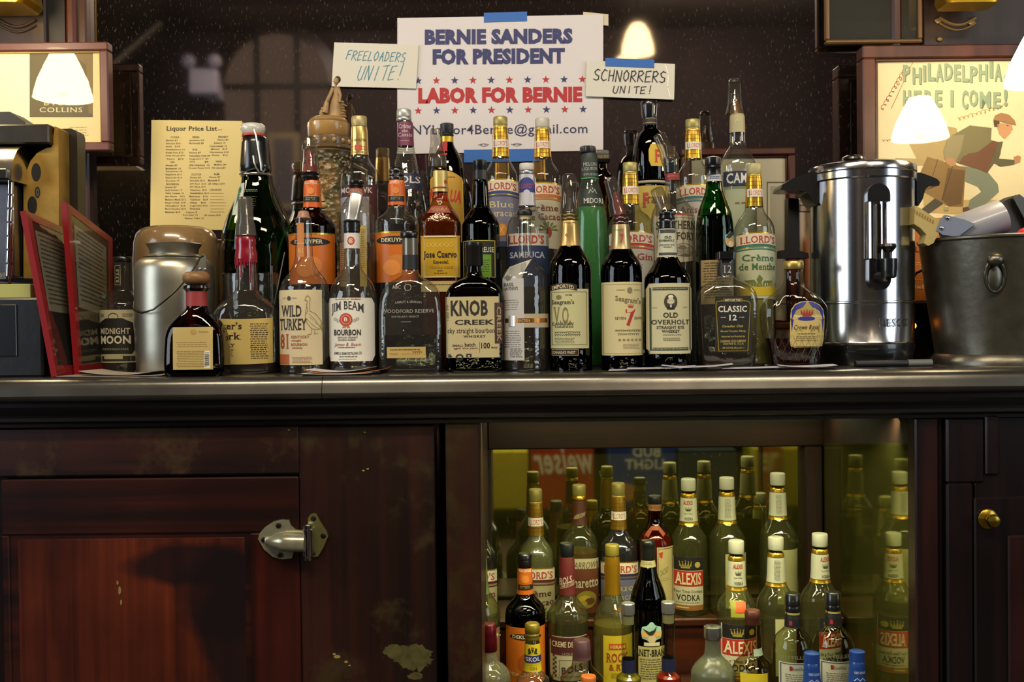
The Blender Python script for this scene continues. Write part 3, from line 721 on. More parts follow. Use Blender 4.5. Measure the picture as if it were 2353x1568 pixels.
# ================================================================== cabinet below, left
cb = thing('icebox_cabinet', (-.9, .3, 0), 'worn dark mahogany icebox cabinet with a nickel latch, left under the counter', 'cabinet'); cbo = (-.9, .3, 0)
YD = .04
def zb(py, px=500, Y=YD): return P(px, py, Y).z
def xb(px, Y=YD, py=1250): return P(px, py, Y).x
def board(name, x0, x1, z0, z1_, y0, m, parent, y1=None, bev=.003, o=cbo):
    return MB().box(x0, x1, y0, y1 if y1 is not None else y0 + .03, z0, z1_, bev=bev).build(name, m, parent, o)
zt = zb(980)
W1 = wood('170d0a', '3a1a12', scale=(1.2, 26, 26), rough=.35, worn=.5, worncol='3c2c17')
W2 = wood('1a0c0a', '3c1a12', scale=(26, 26, 1.2), rough=.35, worn=.45, worncol='352a15')
W3 = wood('1c0e0b', '42190f', scale=(1.0, 24, 24), rough=.32)
W4 = wood('3a130a', '6e2d14', scale=(34, 34, .8), rough=.34).copy()
def stain(m, blobs, col):
    nt = m.node_tree; N = nt.nodes.new; L = nt.links.new; b = nt.nodes['Principled BSDF']; src = b.inputs['Base Color'].links[0].from_socket
    tc = N('ShaderNodeTexCoord'); nz = N('ShaderNodeTexNoise'); nz.inputs['Scale'].default_value = 7; nz.inputs['Detail'].default_value = 6; L(tc.outputs['Object'], nz.inputs['Vector'])
    for (px, py, rx, rz) in blobs:
        c = P(px, py, YD); vs = N('ShaderNodeVectorMath'); vs.operation = 'SUBTRACT'; vs.inputs[1].default_value = (c.x - cbo[0], 0, c.z - cbo[2]); L(tc.outputs['Object'], vs.inputs[0])
        sc = N('ShaderNodeVectorMath'); sc.operation = 'MULTIPLY'; sc.inputs[1].default_value = (1 / rx, 0, 1 / rz); L(vs.outputs[0], sc.inputs[0])
        ln = N('ShaderNodeVectorMath'); ln.operation = 'LENGTH'; L(sc.outputs[0], ln.inputs[0])
        ad = N('ShaderNodeMath'); ad.operation = 'MULTIPLY_ADD'; ad.inputs[1].default_value = 0.9; L(nz.outputs['Fac'], ad.inputs[0]); L(ln.outputs['Value'], ad.inputs[2])
        mr = N('ShaderNodeMapRange'); mr.inputs['From Min'].default_value = 1.2; mr.inputs['From Max'].default_value = 1.55; mr.inputs['To Min'].default_value = .85; mr.inputs['To Max'].default_value = 0; L(ad.outputs[0], mr.inputs['Value'])
        mx = N('ShaderNodeMix'); mx.data_type = 'RGBA'; L(mr.outputs[0], mx.inputs[0]); L(src, mx.inputs[6]); mx.inputs[7].default_value = lin(col); src = mx.outputs[2]
    L(src, b.inputs['Base Color'])
stain(W4, ((440, 1300, .13, .04), (520, 1370, .09, .09), (540, 1470, .07, .12)), '120a0c')
board('top_rail', XL, xb(690), zb(1092), zt, YD, W1, cb)
board('stile', xb(690), xb(1000), .02, zt - .002, YD - .001, W2, cb)
board('carcass', XL, xb(1000), 0.02, ZU, YD + .03, W_DK, cb, .62)
board('foot_board', XL, xb(1000), .0, .02, YD + .01, W_DK, cb)
door = MB().box(xb(3), xb(688), YD + .004, YD + .03, .06, zb(1098), bev=.003).build('door', W3, cb, cbo)
yd = YD + .0
board('door_rail', xb(3), xb(688), zb(1226), zb(1098), yd, W3, door, yd + .005)
board('door_stile', xb(574), xb(688), .06, zb(1227), yd, wood('2a0f0b', '521a10', scale=(24, 24, 1.0), rough=.3), door, yd + .005)
board('door_stile', xb(3), xb(20), .06, zb(1227), yd, W3, door, yd + .005)
board('door_panel', xb(38), xb(562), .2, zb(1236), yd + .0035, W4, door, yd + .006, bev=.002)
# nickel latch
lt = MB(); yl = YD - .0045
def lp(pts, y0, y1): return [(P(x, y, YD).x, P(x, y, YD).z) for x, y in pts], y0, y1
o1 = [(594, 1238), (598, 1225), (610, 1211), (630, 1198), (648, 1194), (665, 1195), (669, 1207), (680, 1217), (700, 1219), (700, 1268), (676, 1268), (672, 1282), (650, 1285), (628, 1279), (608, 1262)]
nick = mat('a4a084', .25, .6, noise=.15, nscale=60, name='nickel')
p_, a_, b_ = lp(o1, 0, 0); lt.prism(p_, YD - .0045, YD)
latch = lt.build('latch', nick, cb, cbo, smooth=False, sharp=None); latch['label'] = 'polished nickel door latch'
o2 = [(709, 1262), (709, 1190), (714, 1182), (722, 1179), (728, 1181), (738, 1200), (752, 1222), (755, 1232), (745, 1256), (732, 1278), (712, 1279)]
p_, a_, b_ = lp(o2, 0, 0); MB().prism(p_, YD - .006, YD).build('strike_plate', mat('7c784c', .3, .6), latch, cbo, smooth=False, sharp=None)
hb = MB(); A = P(616, 1241, YD); Bq = P(706, 1243, YD)
r0 = []; pts = []
for k in range(12):
    u = k / 11; pts.append((A.x + (Bq.x - A.x) * u, YD - .006 - .012 * math.sin(min(1, u * 1.4) * PI / 2), A.z + (Bq.z - A.z) * u)); r0.append(.004 + .0135 * min(1, (u * 2.2)) ** .5)
hb.tube(pts, r0, n=16); hb.ell(pts[0], (.006, .006, .008)); hb.build('latch_handle', nick, latch, cbo)
c_ = P(707, 1243, YD); MB().lathe([(c_.z + .034, .0035), (c_.z + .032, .0075), (c_.z + .026, .0075), (c_.z + .024, .0095), (c_.z - .024, .0095), (c_.z - .026, .0075), (c_.z - .032, .0075), (c_.z - .034, .0035)], c_.x + .004, YD - .018, None, 20).build('hinge_barrel', CHROME(), latch, cbo)
for (px, py) in ((640, 1208), (606, 1241), (643, 1276), (743, 1232), (720, 1192), (718, 1272)):
    c = P(px, py, YD - .006); MB().ell(c, (.0052, .002, .0052), nu=12, nv=6).build('screw', mat('2a2418', .4, .8), latch, cbo)
# yellowed flaked patch low on the stile
fl = Print(flat_surf(YD - .0012), 0); rnd = random.Random(5)
def patch(p, cx, cy, rx, ry, c, n=26, seed=0, dl=0):
    r_ = random.Random(seed); p.poly([(cx + rx * (0.65 + .35 * r_.random()) * math.cos(2*PI*k/n), cy + ry * (0.6 + .4 * r_.random()) * math.sin(2*PI*k/n)) for k in range(n)], c, dl)
wornm = mat('4a4412', .7, noise=.5, nscale=60)
patch(fl, 950, 1512, 52, 38, wornm, 40, 1); patch(fl, 905, 1498, 32, 18, wornm, 26, 2, 1); patch(fl, 955, 1555, 22, 10, wornm, 20, 3, 1)
for (x, y, r) in ((775, 1510, 9), (795, 1522, 6), (835, 1082, 4), (845, 1078, 4), (664, 988, 4), (838, 994, 3), (768, 1504, 5), (803, 1530, 4)): patch(fl, x, y, r, r * .6, mat('8c7c38', .7), 9, x)
fl.build(cb, cbo, 'paint_wear')['kind'] = 'stuff'
fl2 = Print(flat_surf(YD + .0032), 0)
for (x, y, rx, ry) in ((275, 1358, 4, 12), (278, 1385, 3, 9), (270, 1340, 3, 6)): patch(fl2, x, y, rx, ry, mat('7a6a38', .7), 10, x)
fl2.build(cb, cbo, 'paint_wear')['kind'] = 'stuff'

# ================================================================== post between cabinet and niche, niche frame
def post(px0, px1, label, m, y0=YD - .01, y1=.62, name='post'):
    x0, x1 = xb(px0, y0, 1250), xb(px1, y0, 1250)
    t = MB().box(x0, x1, y0, y1, 0, ZU, m, bev=.003).build(name, None, None, ((x0 + x1) / 2, y0, 0)); tag(t, label, 'post'); return t
post(1026, 1105, 'worn brown and red wooden post between the icebox door and the bottle niche', wood('2a1a10', '3e1410', scale=(24, 24, 1), rough=.34, worn=.52, worncol='33290f'))

ni = thing('bottle_niche', (.4, .4, 0), 'open mirrored niche under the counter holding the stepped rows of spare bottles', 'niche'); nio = (.4, .4, 0)
nx0 = xb(1105, YD - .01); YR = .62
zmt = P(1500, 1028, YN).z; zmb = .40
W5 = wood('1c0f09', '38200f', scale=(1.2, 26, 26), rough=.55, coat=0); W6 = wood('200f09', '40200f', scale=(26, 26, 1.2), rough=.5, coat=0)
xp = P(1892, 1200, YR).x - .004
x_l, x_r = P(1130, 1200, YN).x, P(1842, 1200, YN).x
MB().box(nx0, xp + .01, YR, YN + .02, zmt, ZU, bev=.003).build('mirror_frame_head', W5, ni, nio)
MB().box(nx0, x_l, YR, YN + .02, .1, zmt).build('mirror_frame_side', W5, ni, nio, smooth=False, sharp=None)
MB().box(x_r, xp, YR - .015, YN + .02, .1, zmt, bev=.004).build('mirror_frame_post', W6, ni, nio)
MB().box(x_l, x_r, YN, YN + .006, .1, zmt).build('back_mirror', mirror_mat('c9c7a0', 0.06, '9a9440', 0.03, .66), ni, nio, smooth=False, sharp=None)
# side mirror of the niche
ax, ay = xp, YR - .02; ang = 0.0; LEN = .522
bx, by = ax + LEN * math.sin(ang), ay - LEN * math.cos(ang)
za, zb_ = P(1895, 1019, ay).z, P(2112, 1017, by).z
nn = Vector((-math.cos(ang), -math.sin(ang), 0))
def quad_board(name, p0, p1, zlo0, zhi0, zlo1, zhi1, th, m):
    n_ = nn * th
    v = [(p0[0], p0[1], zlo0), (p1[0], p1[1], zlo1), (p1[0], p1[1], zhi1), (p0[0], p0[1], zhi0)]
    v2 = [(a[0] - n_.x, a[1] - n_.y, a[2]) for a in v]
    return mesh_obj(name, v + v2, [(0, 1, 2, 3), (7, 6, 5, 4), (0, 4, 5, 1), (1, 5, 6, 2), (2, 6, 7, 3), (3, 7, 4, 0)], m, ni, nio, smooth=False)
quad_board('side_mirror', (ax, ay), (bx, by), .08, za, .08, zb_, .006, mirror_mat('c0be94', 0.13, '76753a', 0.05, .66))
quad_board('side_head', (ax, ay), (bx, by), za, ZU, zb_, ZU, .02, W5)
MB().box(nx0, xp, YD + .12, YN, ZU - .004, ZU).build('niche_ceiling', W_DK, ni, nio, smooth=False, sharp=None)
# stepped shelves
TIER = [(.50, P(1640, 1410, .5).z + .004, YR), (.36, P(1690, 1575, .37).z, .445), (.24, .235, .305), (.10, .14, .185)]
T1, T2, T3, T4 = [t[1] for t in TIER]
ys = [YR, .445, .31, .19, .06]
for k, z in enumerate((T1, T2, T3, T4)):
    x1 = 1.0
    MB().box(nx0 - .0, xp - .002, ys[k + 1], ys[k] + (.0 if k else 0), z - .018, z, bev=.003).build('step_board', wood('2e150c', '62301a', scale=(1.2, 26, 26), rough=.35), ni, nio)
    if k < 3: MB().box(nx0, xp - .004, ys[k + 1] + .006, ys[k + 1] + .02, (T1, T2, T3, T4)[k + 1] - .018, z - .018).build('riser', wood('3a170c', '7a3a1c', scale=(1.2, 26, 26), rough=.35), ni, nio, smooth=False, sharp=None)
MB().box(nx0, xp - .002, .05, .62, .0, .10).build('plinth', W_DK, ni, nio, smooth=False, sharp=None)
# ------------------------------------------------ right-hand pilaster and cupboard
yp = YD - .005
rc = thing('side_cupboard', (1.2, .3, 0), 'black-brown cupboard with a small brass knob at the right end', 'cabinet'); rco = (1.2, .3, 0)
W7 = wood('0b0708', '20100f', rough=.28); W8 = wood('160a0a', '341512', rough=.3)
xr0 = P(2112, 1017, yp).x
xe = 1.75
MB().box(xb(2104, yp), xb(2158, yp), yp, .072, 0, ZU, bev=.003).build('pilaster', W8, rc, rco)
MB().box(xb(2158, yp), xb(2174, yp), yp + .008, .20, 0, ZU, bev=.004).build('moulding', W7, rc, rco)
MB().box(xb(2174, yp), xb(2236, yp), yp - .004, .20, 0, zb(1110, 2200), bev=.004).build('stile', W7, rc, rco)
MB().box(xb(2174, yp), xb(2262, yp), yp - .004, .20, zb(1110, 2200), ZU, bev=.004).build('stile', W7, rc, rco)
for (a, b, c, d) in ((2262, 2294, 953, 1090), (2236, 2700, 1142, 1900)):
    board('panel_moulding', xb(a, yp), xb(b, yp), max(.03, zb(d, 2300)), zb(c, 2300), yp - .007, W7, rc, yp + .02, o=rco)
cd = MB().box(xb(2240, yp), xe, yp, .2, 0.02, ZU, bev=.002).build('door', W7, rc, rco)
board('door_panel', xb(2310, yp), xe, .05, zb(1228, 2300), yp - .012, W8, cd, yp, o=rco)
kc = P(2270, 1193, yp - .007)
kb = MB(); m0 = Matrix.Rotation(math.radians(90), 4, 'X')
def turned_y(prof, c, name, m, parent, o, n=24):
    v = []; f = []
    for (dy, r) in prof:
        for k in range(n): t = 2*PI*k/n; v.append((c[0] + r * math.cos(t), c[1] - dy, c[2] + r * math.sin(t)))
    R = len(prof)
    for i in range(R - 1):
        for k in range(n): f.append((i*n+k, i*n+(k+1)%n, (i+1)*n+(k+1)%n, (i+1)*n+k))
    f.append(tuple(range((R-1)*n, R*n))); f.append(tuple(range(n - 1, -1, -1)))
    return mesh_obj(name, v, f, m, parent, o, sharp=40)
brass = mat('a08430', .3, 1.0, noise=.3, nscale=80)
turned_y([(0, .0185), (.002, .0185), (.004, .016), (.006, .007), (.014, .006), (.017, .0115), (.022, .0125), (.027, .010), (.029, .004)], kc, 'knob', brass, cd, rco)['label'] = 'aged brass knob with a round backplate'
c2 = P(2283, 1197, yp - .04)
# ================================================================== wall: posters, notes, frames
def sheet(name, x0, y0, x1, y1, Y, m, label, cat, th=.0012, skew=0.0, parent=None, sk2=0, group=None):
    """paper with corners at photo pixels: skew raises the right end, sk2 shifts the bottom"""
    c = [P(x0, y0 + skew, Y), P(x1, y0 - skew, Y), P(x1 + sk2, y1 - skew, Y), P(x0 + sk2, y1 + skew, Y)]
    cx = sum(p.x for p in c) / 4; cz = min(p.z for p in c); o = (cx, Y, cz)
    v = [tuple(p) for p in c] + [(p.x, Y + th, p.z) for p in c]
    t = mesh_obj(name, v, [(3, 2, 1, 0), (4, 5, 6, 7), (0, 1, 5, 4), (1, 2, 6, 5), (2, 3, 7, 6), (3, 0, 4, 7)], m, parent, o, smooth=False)
    if parent is None: tag(t, label, cat, group)
    t.location = o if parent is None else (0, 0, 0)
    return t, o
paper = mat('cfc9cb', .7, name='paper'); paper2 = mat('cecabe', .7); tape = mat('1f5fae', .6, bump=.2, bscale=200)
BLU, RED = '1c2460', 'a81222'
YP = YM - .006
t, o = sheet('campaign_poster', 913, 37.5, 1386, 350, YP, paper, 'big white campaign poster with blue and red capitals taped to the mirror', 'poster', skew=4)
p = Print(lambda x, y, l: tuple(P(x, y - (x - 1150) * .009, YP - l * EPS)), 1)
p.text('BERNIE SANDERS', 976, 1316, 66, 102, BLU, 'X').text('FOR PRESIDENT', 994, 1298, 111, 148, BLU, 'X')
p.text('LABOR FOR BERNIE', 961, 1338, 200, 237, RED, 'X')
p.text('NYLabor4Bernie@gmail.com', 947, 1350, 285, 315, '23284e', 'm')
for k in range(10):
    p.star(961 + k * 41.9, 184, 9.5, BLU if k % 2 == 0 else RED); p.star(961 + k * 42.1, 253, 9.5, RED if k % 2 == 0 else BLU)
for k in range(2): p.dashes(1098 + 76 * k, 1124 + 76 * k, 331, 335, 1, '8a8690', 4, .6)
for k in range(2): p.ell(1112 + 76 * k, 333, 9, 4, '8a8690', hole=.6)
p.build(t, o)
def tape_strip(x0, y0, x1, y1, Y, label, sk=1.5):
    r_ = random.Random(int(x0)); t, o = sheet('masking_tape', x0, y0, x1, y1, Y, tape, label, 'tape', th=.0006, skew=sk); return t
tape_strip(1112, 28, 1211, 50, YP - .0012, 'strip of blue tape over the top edge of the big campaign poster')
tape_strip(1066, 343, 1240, 372, YP - .0012, 'long strip of blue tape along the bottom edge of the big campaign poster')
t, o = sheet('paper_scrap', 1340, 30, 1398, 56, YP + .003, mat('c8bca0', .7), 'torn cream paper corner showing behind the poster top', 'paper', skew=-3)
# handwritten notes
t, o = sheet('handwritten_note', 768, 100, 962, 201, YP - .005, paper2, 'cream note with blue-green handwriting, left of the campaign poster', 'note', skew=-2.5, sk2=-6)
s = flat_surf(YP - .005)
p = Print(s, 1); p.hand('FREELOADERS', 797, 934, 119, 140, 1.7, '2b7f96', 3, .25, skew=6); p.hand('UNITE!', 822, 930, 151, 184, 1.8, '2b7f96', 5, .3, skew=-2); p.build(t, o)
t, o = sheet('handwritten_note', 1348, 143, 1551, 225, YP - .007, paper2, 'cream note with black handwriting under blue tape, right of the campaign poster', 'note', skew=-4, sk2=-2)
s = flat_surf(YP - .007)
p = Print(s, 1); p.hand('SCHNORRERS', 1364, 1532, 163, 188, 2.6, '26282e', 8, .1, skew=6); p.hand('UNITE!', 1408, 1502, 199, 215, 2.3, '26282e', 2, .1, skew=2)
p.line([(1528, 148), (1536, 170), (1534, 200), (1540, 222)], 2.0, 'f4f0e4'); p.build(t, o)
tape_strip(1391, 135, 1503, 154, YP - .0085, 'strip of blue tape holding the black handwritten note', -2)

# price list
t, o = sheet('price_list', 348, 277, 556, 528, YP - .004, mat('d2c084', .7), 'yellow typed liquor price list leaning on the mirror at the left', 'price list', skew=-1, sk2=-3)
MBt, o2 = sheet('back_sheet', 354, 280, 559, 526, YP - .002, mat('cfa94e', .7), '', '', skew=-1, parent=t); 
for v in MBt.data.vertices: v.co.x += 0
MBt.data.transform(Matrix.Translation(Vector(o2) - Vector(o)))
s = flat_surf(YP - .004); p = Print(s, 1); INK = '4a3a20'
p.text('Liquor Price List', 382, 499, 290, 304, '2c2216', 'bs').dashes(500, 512, 298, 301, 1, INK, 1)
def k2(x): return 340 + x / 5.407
def ky(y): return 270 + y / 5.407
LST = [(('VODKA', 280, 390, 245), ('IRISH', 553, 638, 245), ('BRANDY', 874, 998, 240)),
 (('House $7', 220, 370, 285), ('Jameson 9.5', 513, 697, 285), ('House $9', 862, 998, 278)),
 (('Absolut $10', 220, 404, 324), ('Bushmill $9', 513, 692, 322), ('Asbach 10', 815, 962, 317)),
 (('Stoli   $10', 220, 398, 361), ('Courvoisier 12', 765, 982, 356)), (('Huckleberry 10', 220, 458, 401), ('RYE', 553, 612, 400), ('Martel   $12', 780, 985, 394)),
 (('Ketel One $12', 220, 438, 438), ('House $7', 513, 658, 438), ('Hennessey $14', 765, 1000, 433)),
 (('Grey Goose $14', 218, 455, 476), ('Canadian Club $9', 513, 772, 477), ('Remy   $16', 793, 993, 470)),
 (("Tito's   $10", 228, 440, 517), ("Seagram's 7  $9", 513, 752, 516)), (('GIN', 278, 330, 556), ('VO        $9', 513, 750, 553), ('WINE', 838, 918, 548)),
 (('House $7', 218, 365, 596), ('Old Overholt  10', 511, 763, 592), ('Malbec $9', 820, 972, 587)),
 (('Beefeater 10', 218, 410, 634), ('Crown Royal $14', 505, 765, 631), ('All others$7', 790, 965, 627)),
 (('Tanqueray 10', 216, 425, 672),), (('Sapphire $12', 216, 420, 711), ('SCOTCH', 541, 661, 708), ('RUM', 820, 886, 704)),
 (('Plymouth $14', 216, 425, 750), ('House $9', 522, 658, 747), ('House $7', 760, 898, 743)),
 (('Bombay 10', 222, 390, 789), ('Dewars $10', 522, 707, 786), ('Bacardi 9', 745, 888, 782)),
 (('BOURBON', 228, 384, 828), ('JW Red  $10', 520, 720, 827), ('all others $10', 752, 952, 824)), (('House $7', 214, 355, 867), ('JW Black $14', 520, 714, 864)),
 (('Jack Daniel 10', 212, 425, 905), ('Glenlivet  $14', 524, 727, 904), ('LIQUEURS', 766, 915, 901)),
 (('Wild Turkey 10', 212, 445, 944), ('Glenfiddich $14', 522, 755, 942)), (('Jim Beam   $12', 212, 457, 983), ('Balvenie   $16', 513, 742, 982)),
 (('Makers Mark $12', 212, 470, 1022), ('Talisker   $14', 522, 743, 1022)), (('Knob Creek  $14', 212, 464, 1060), ('Oban    $10', 522, 717, 1060)),
 (('Woodford  $14', 212, 462, 1099), ('Lagavulin $16', 522, 740, 1099)), (('Basil Hayden $10', 212, 470, 1138), ('TEQUILA', 517, 650, 1138)),
 (('Blanton $14', 212, 398, 1177), ('Cuervo 9', 472, 607, 1178)), (('Don Julio 14', 434, 618, 1215), ('all others $10', 700, 903, 1215)), (('Patron, Cabo 12', 456, 693, 1254),)]
for row in LST:
    for (tx, a, b, y) in row: p.text(tx, k2(a), k2(b), ky(y) - 2.0, ky(y) + 2.2, INK, 'ms')
for y in (944, 983, 1022, 1060, 1099, 1138, 1177): p.dashes(k2(770), k2(965), ky(y) - .8, ky(y) + .8, 1, '8a7040', y, .6)
p.build(t, o)

# framed picture, left
def framed(name, x0, y0, x1, y1, Y, fw, th, fm, label, mm, inner=None, cat='picture'):
    a = P(x0, y1, Y); b = P(x1, y0, Y); w = fw / S(Y); t = thing(name, ((a.x + b.x) / 2, Y, a.z), label, cat); o = tuple(t.location)
    for (q, r_, u, v) in ((a.x, b.x, b.z - w, b.z), (a.x, b.x, a.z, a.z + w), (a.x, a.x + w, a.z + w, b.z - w), (b.x - w, b.x, a.z + w, b.z - w)):
        MB().box(q, r_, Y, Y + th, u, v, bev=.003).build('frame_rail', fm, t, o)
    if inner:
        w2 = w + inner[0] / S(Y)
        for (q, r_, u, v) in ((a.x + w, b.x - w, b.z - w2, b.z - w), (a.x + w, b.x - w, a.z + w, a.z + w2), (a.x + w, a.x + w2, a.z + w2, b.z - w2), (b.x - w2, b.x - w, a.z + w2, b.z - w2)):
            MB().box(q, r_, Y + .006, Y + th, u, v, bev=.002).build('inner_moulding', inner[1], t, o)
    bk = MB().box(a.x + w * .9, b.x - w * .9, Y + .012, Y + .016, a.z + w * .9, b.z - w * .9).build('print', mm, t, o, smooth=False, sharp=None)
    gl = MB().box(a.x + w, b.x - w, Y + .0095, Y + .0105, a.z + w, b.z - w).build('glazing', glass('fbfbf8', .9, rough=.012, ior=1.45, bump=-.12), t, o, smooth=False, sharp=None)
    return t, o, bk
YF = .44
t, o, bk = framed('framed_picture', -260, 95, 247, 352, YF, 20, .03, mat('5a3430', .4, coat=.2), 'brown framed cream page with a dark square photo, left end behind the cash register', mat('e0d0a4', .7), (3, mat('c8b070', .5)))
s = flat_surf(YF + .012); p = Print(s, 1)
p.rect(-200, 70, 108, 300, 'efe6cc', 2).rect(68, 213, 117, 269, '5c5238', 2, dl=1)
p.text('B I L L Y', 100, 185, 232, 242, 'd8caa0', 's', dl=2).text('COLLINS', 91, 189, 247, 258, 'e4d8b4', 'sS', dl=2)
p.dashes(158, 204, 292, 316, 4, 'b49a68', 5, .25).poly([(158, 120), (212, 120), (212, 260), (204, 262), (198, 150)], '7a6440', dl=1.5)
p.build(bk, o)
# play poster, right
t, o, bk = framed('framed_play_poster', 1986, 98, 2520, 700, YF, 30, .045, wood('3a1d14', '5e3222', scale=(20, 20, 3), rough=.35), 'brown framed theatre poster of a running man with a suitcase, right end', mat('e8dcbc', .7), (7, mat('4a3428', .35)), cat='poster')
s = flat_surf(YF + .012); p = Print(s, 1)
def q(x, y): return (1953 + x / 3.267, 80 + y / 3.267)
def qp(pts, c, dl=1): p.poly([q(*a) for a in pts], c, dl)
LT = '93a992'; LS = '6c745c'
word = 'PHILADELPHIA,'
xs_ = [400, 470, 548, 585, 645, 710, 782, 842, 900, 968, 1048, 1085, 1155]; xe_ = [450, 535, 568, 640, 700, 770, 830, 892, 955, 1032, 1072, 1140, 1182]
ty_ = [225, 245, 228, 215, 218, 215, 222, 228, 235, 220, 195, 215, 305]; by_ = [350, 370, 352, 345, 352, 340, 350, 353, 358, 348, 325, 350, 365]
for ch, a, b, c, d in zip(word, xs_, xe_, ty_, by_):
    A, B = q(a, c), q(b, d); p.text(ch, A[0] + 1.5, B[0] + 1.8, A[1] + 1.5, B[1] + 1.8, LS, 'B', dl=1).text(ch, A[0], B[0], A[1], B[1], LT, 'B', dl=2)
for ch, a, b, c, d in zip('HEREICOME!', [400, 480, 560, 640, 755, 840, 895, 975, 1075, 1155], [455, 535, 620, 690, 775, 885, 960, 1055, 1130, 1180], [415, 418, 415, 415, 415, 415, 412, 425, 430, 408], [540, 545, 540, 540, 540, 558, 540, 550, 550, 535]):
    A, B = q(a, c), q(b, d); p.text(ch, A[0] + 1.5, B[0] + 1.8, A[1] + 1.5, B[1] + 1.8, LS, 'B', dl=1).text(ch, A[0], B[0], A[1], B[1], LT, 'B', dl=2)
qp([(335, 925), (500, 930), (430, 790), (680, 680), (800, 700), (860, 900), (600, 980), (400, 990)], 'b09a6c')
qp([(545, 1180), (850, 1240), (1110, 1240), (1060, 1280), (800, 1350), (560, 1330)], 'c0a974')
# trousers, boots, jacket, jersey, cases, head
qp([(525, 1320), (660, 1210), (760, 1200), (700, 1270), (580, 1355)], '4a463c', 2)
qp([(800, 985), (1010, 1000), (1110, 1120), (1120, 1180), (1000, 1290), (940, 1340), (880, 1310), (900, 1240), (985, 1180), (960, 1140), (860, 1100)], '7c8478', 2)
qp([(845, 1300), (885, 1290), (925, 1335), (880, 1385), (855, 1370)], '5a3c22', 3)
qp([(580, 915), (870, 1000), (850, 1290), (740, 1290), (520, 1160), (510, 1080)], '8a6c3c', 3)
qp([(735, 1000), (865, 1020), (835, 1270), (750, 1290), (690, 1240)], '6a4e2a', 3.5)
p.line([q(660, 935), q(640, 1000), q(590, 1160)], 1.5, '4e3a20', 4).line([q(770, 990), q(730, 1120), q(690, 1240)], 1.5, '3e2c18', 4)
qp([(810, 920), (900, 890), (1060, 760), (1145, 790), (1130, 900), (1030, 1040), (960, 1010), (800, 960)], '6e4630', 3)
qp([(760, 760), (900, 680), (1070, 700), (1080, 790), (960, 880), (860, 900), (820, 960), (740, 930), (720, 870)], '77704e', 4)
qp([(740, 760), (860, 750), (830, 880), (790, 960), (720, 940), (700, 880)], '857c58', 5)
qp([(1130, 780), (1150, 800), (1120, 930), (1240, 940), (1235, 975), (1130, 990), (1080, 960), (1020, 1045)], '5e5a3e', 4)
qp([(1228, 918), (1260, 905), (1285, 915), (1278, 955), (1240, 968)], 'a87c54', 5)
qp([(715, 925), (780, 925), (800, 975), (760, 990), (720, 960)], 'a87c54', 6)
qp([(1065, 690), (1130, 730), (1150, 800), (1115, 805), (1060, 790)], 'd8ccaa', 5)
qp([(1100, 660), (1215, 670), (1220, 700), (1205, 740), (1165, 780), (1120, 750)], 'b98a62', 6)
qp([(1078, 640), (1120, 640), (1125, 665), (1105, 690), (1085, 690)], '4a3320', 6.5)
qp([(1105, 672), (1118, 670), (1122, 690), (1110, 698)], 'a87850', 7); qp([(1176, 678), (1192, 680), (1190, 686), (1176, 684)], '3a2818', 7); qp([(1212, 690), (1224, 712), (1208, 718)], 'b08058', 6.2)
qp([(1078, 640), (1090, 605), (1135, 585), (1195, 600), (1235, 640), (1250, 680), (1200, 668), (1130, 648)], '9a7048', 7)
p.script(*[q(235, 0)[0], q(410, 0)[0]], q(0, 420)[1], 16, 1.2, 'b0502a', 4, skew=-90, loops=9); p.line([q(310, 555), q(480, 190)], 1.1, 'b0502a')
p.script(q(240, 0)[0], q(510, 0)[0], q(0, 795)[1], 8, 1.1, 'b8602a', 7, loops=10); p.script(q(810, 0)[0], q(1190, 0)[0], q(0, 580)[1], 12, 1.2, 'b88a2a', 9, skew=-34, loops=12)
p.build(bk, o)
# dark frame hanging at the top right, wood frame behind the urn
t, o, bk = framed('hanging_frame', 1899, -90, 2120, 100, .505, 9, .02, mat('6a4c28', .4), 'narrow gilt-edged dark picture hanging above the play poster, cut off by the top edge', mat('0c0a08', .6))
t, o, bk = framed('leaning_frame', 1572, 338, 1829, 760, .50, 17, .028, wood('3a1710', '6a2e18', scale=(20, 20, 3), rough=.35), 'reddish wooden frame with white mat leaning on the mirror behind the right-hand bottles', mat('b8b2a4', .7), (5, mat('3a140c', .3)))
p = Print(flat_surf(.512), 1); p.frame(1762, 1812, 418, 700, 2.5, '4a4640'); p.rect(1770, 1806, 428, 690, '9a9488', 2, dl=1); p.build(bk, o)

# ================================================================== bell lamps at the ends of the counter
def bell(cx, ybot, ytop, hw, Y, label, st):
    a = P(cx, ybot, Y); b = P(cx, ytop, Y); r = hw / S(Y); h = b.z - a.z; t = thing('bell_lamp', (a.x, Y, a.z), label, 'lamp'); o = tuple(t.location)
    pr = [(b.z, r * .34), (b.z - h * .08, r * .42), (b.z - h * .3, r * .6), (b.z - h * .62, r * .84), (b.z - h * .88, r * .96), (a.z, r)]
    MB().lathe(pr, a.x, Y, None, 36, bot=False).build('glass_shade', emis('ffe4b4', st), t, o)
    MB().ell((a.x, Y, a.z + h * .3), (.022, .022, .03)).build('bulb', emis('ffdca0', 40), t, o)
    MB().lathe([(b.z + .05, r * .16), (b.z + .012, r * .2), (b.z, r * .38), (b.z - .004, r * .38)], a.x, Y, None, 24).build('gallery', brass, t, o)
    MB().tube([(a.x, Y, b.z + .04), (a.x, Y, b.z + .5)], .006).build('stem', brass, t, o)
bell(2396, 190, 62, 82, .15, 'glowing white bell-shaped glass lamp cut by the picture\u2019s side edge at the play poster', 42)
bell(-165, 70, -75, 84, .15, 'glowing white bell-shaped glass lamp beyond the register, reflected in the brown framed page', 42)

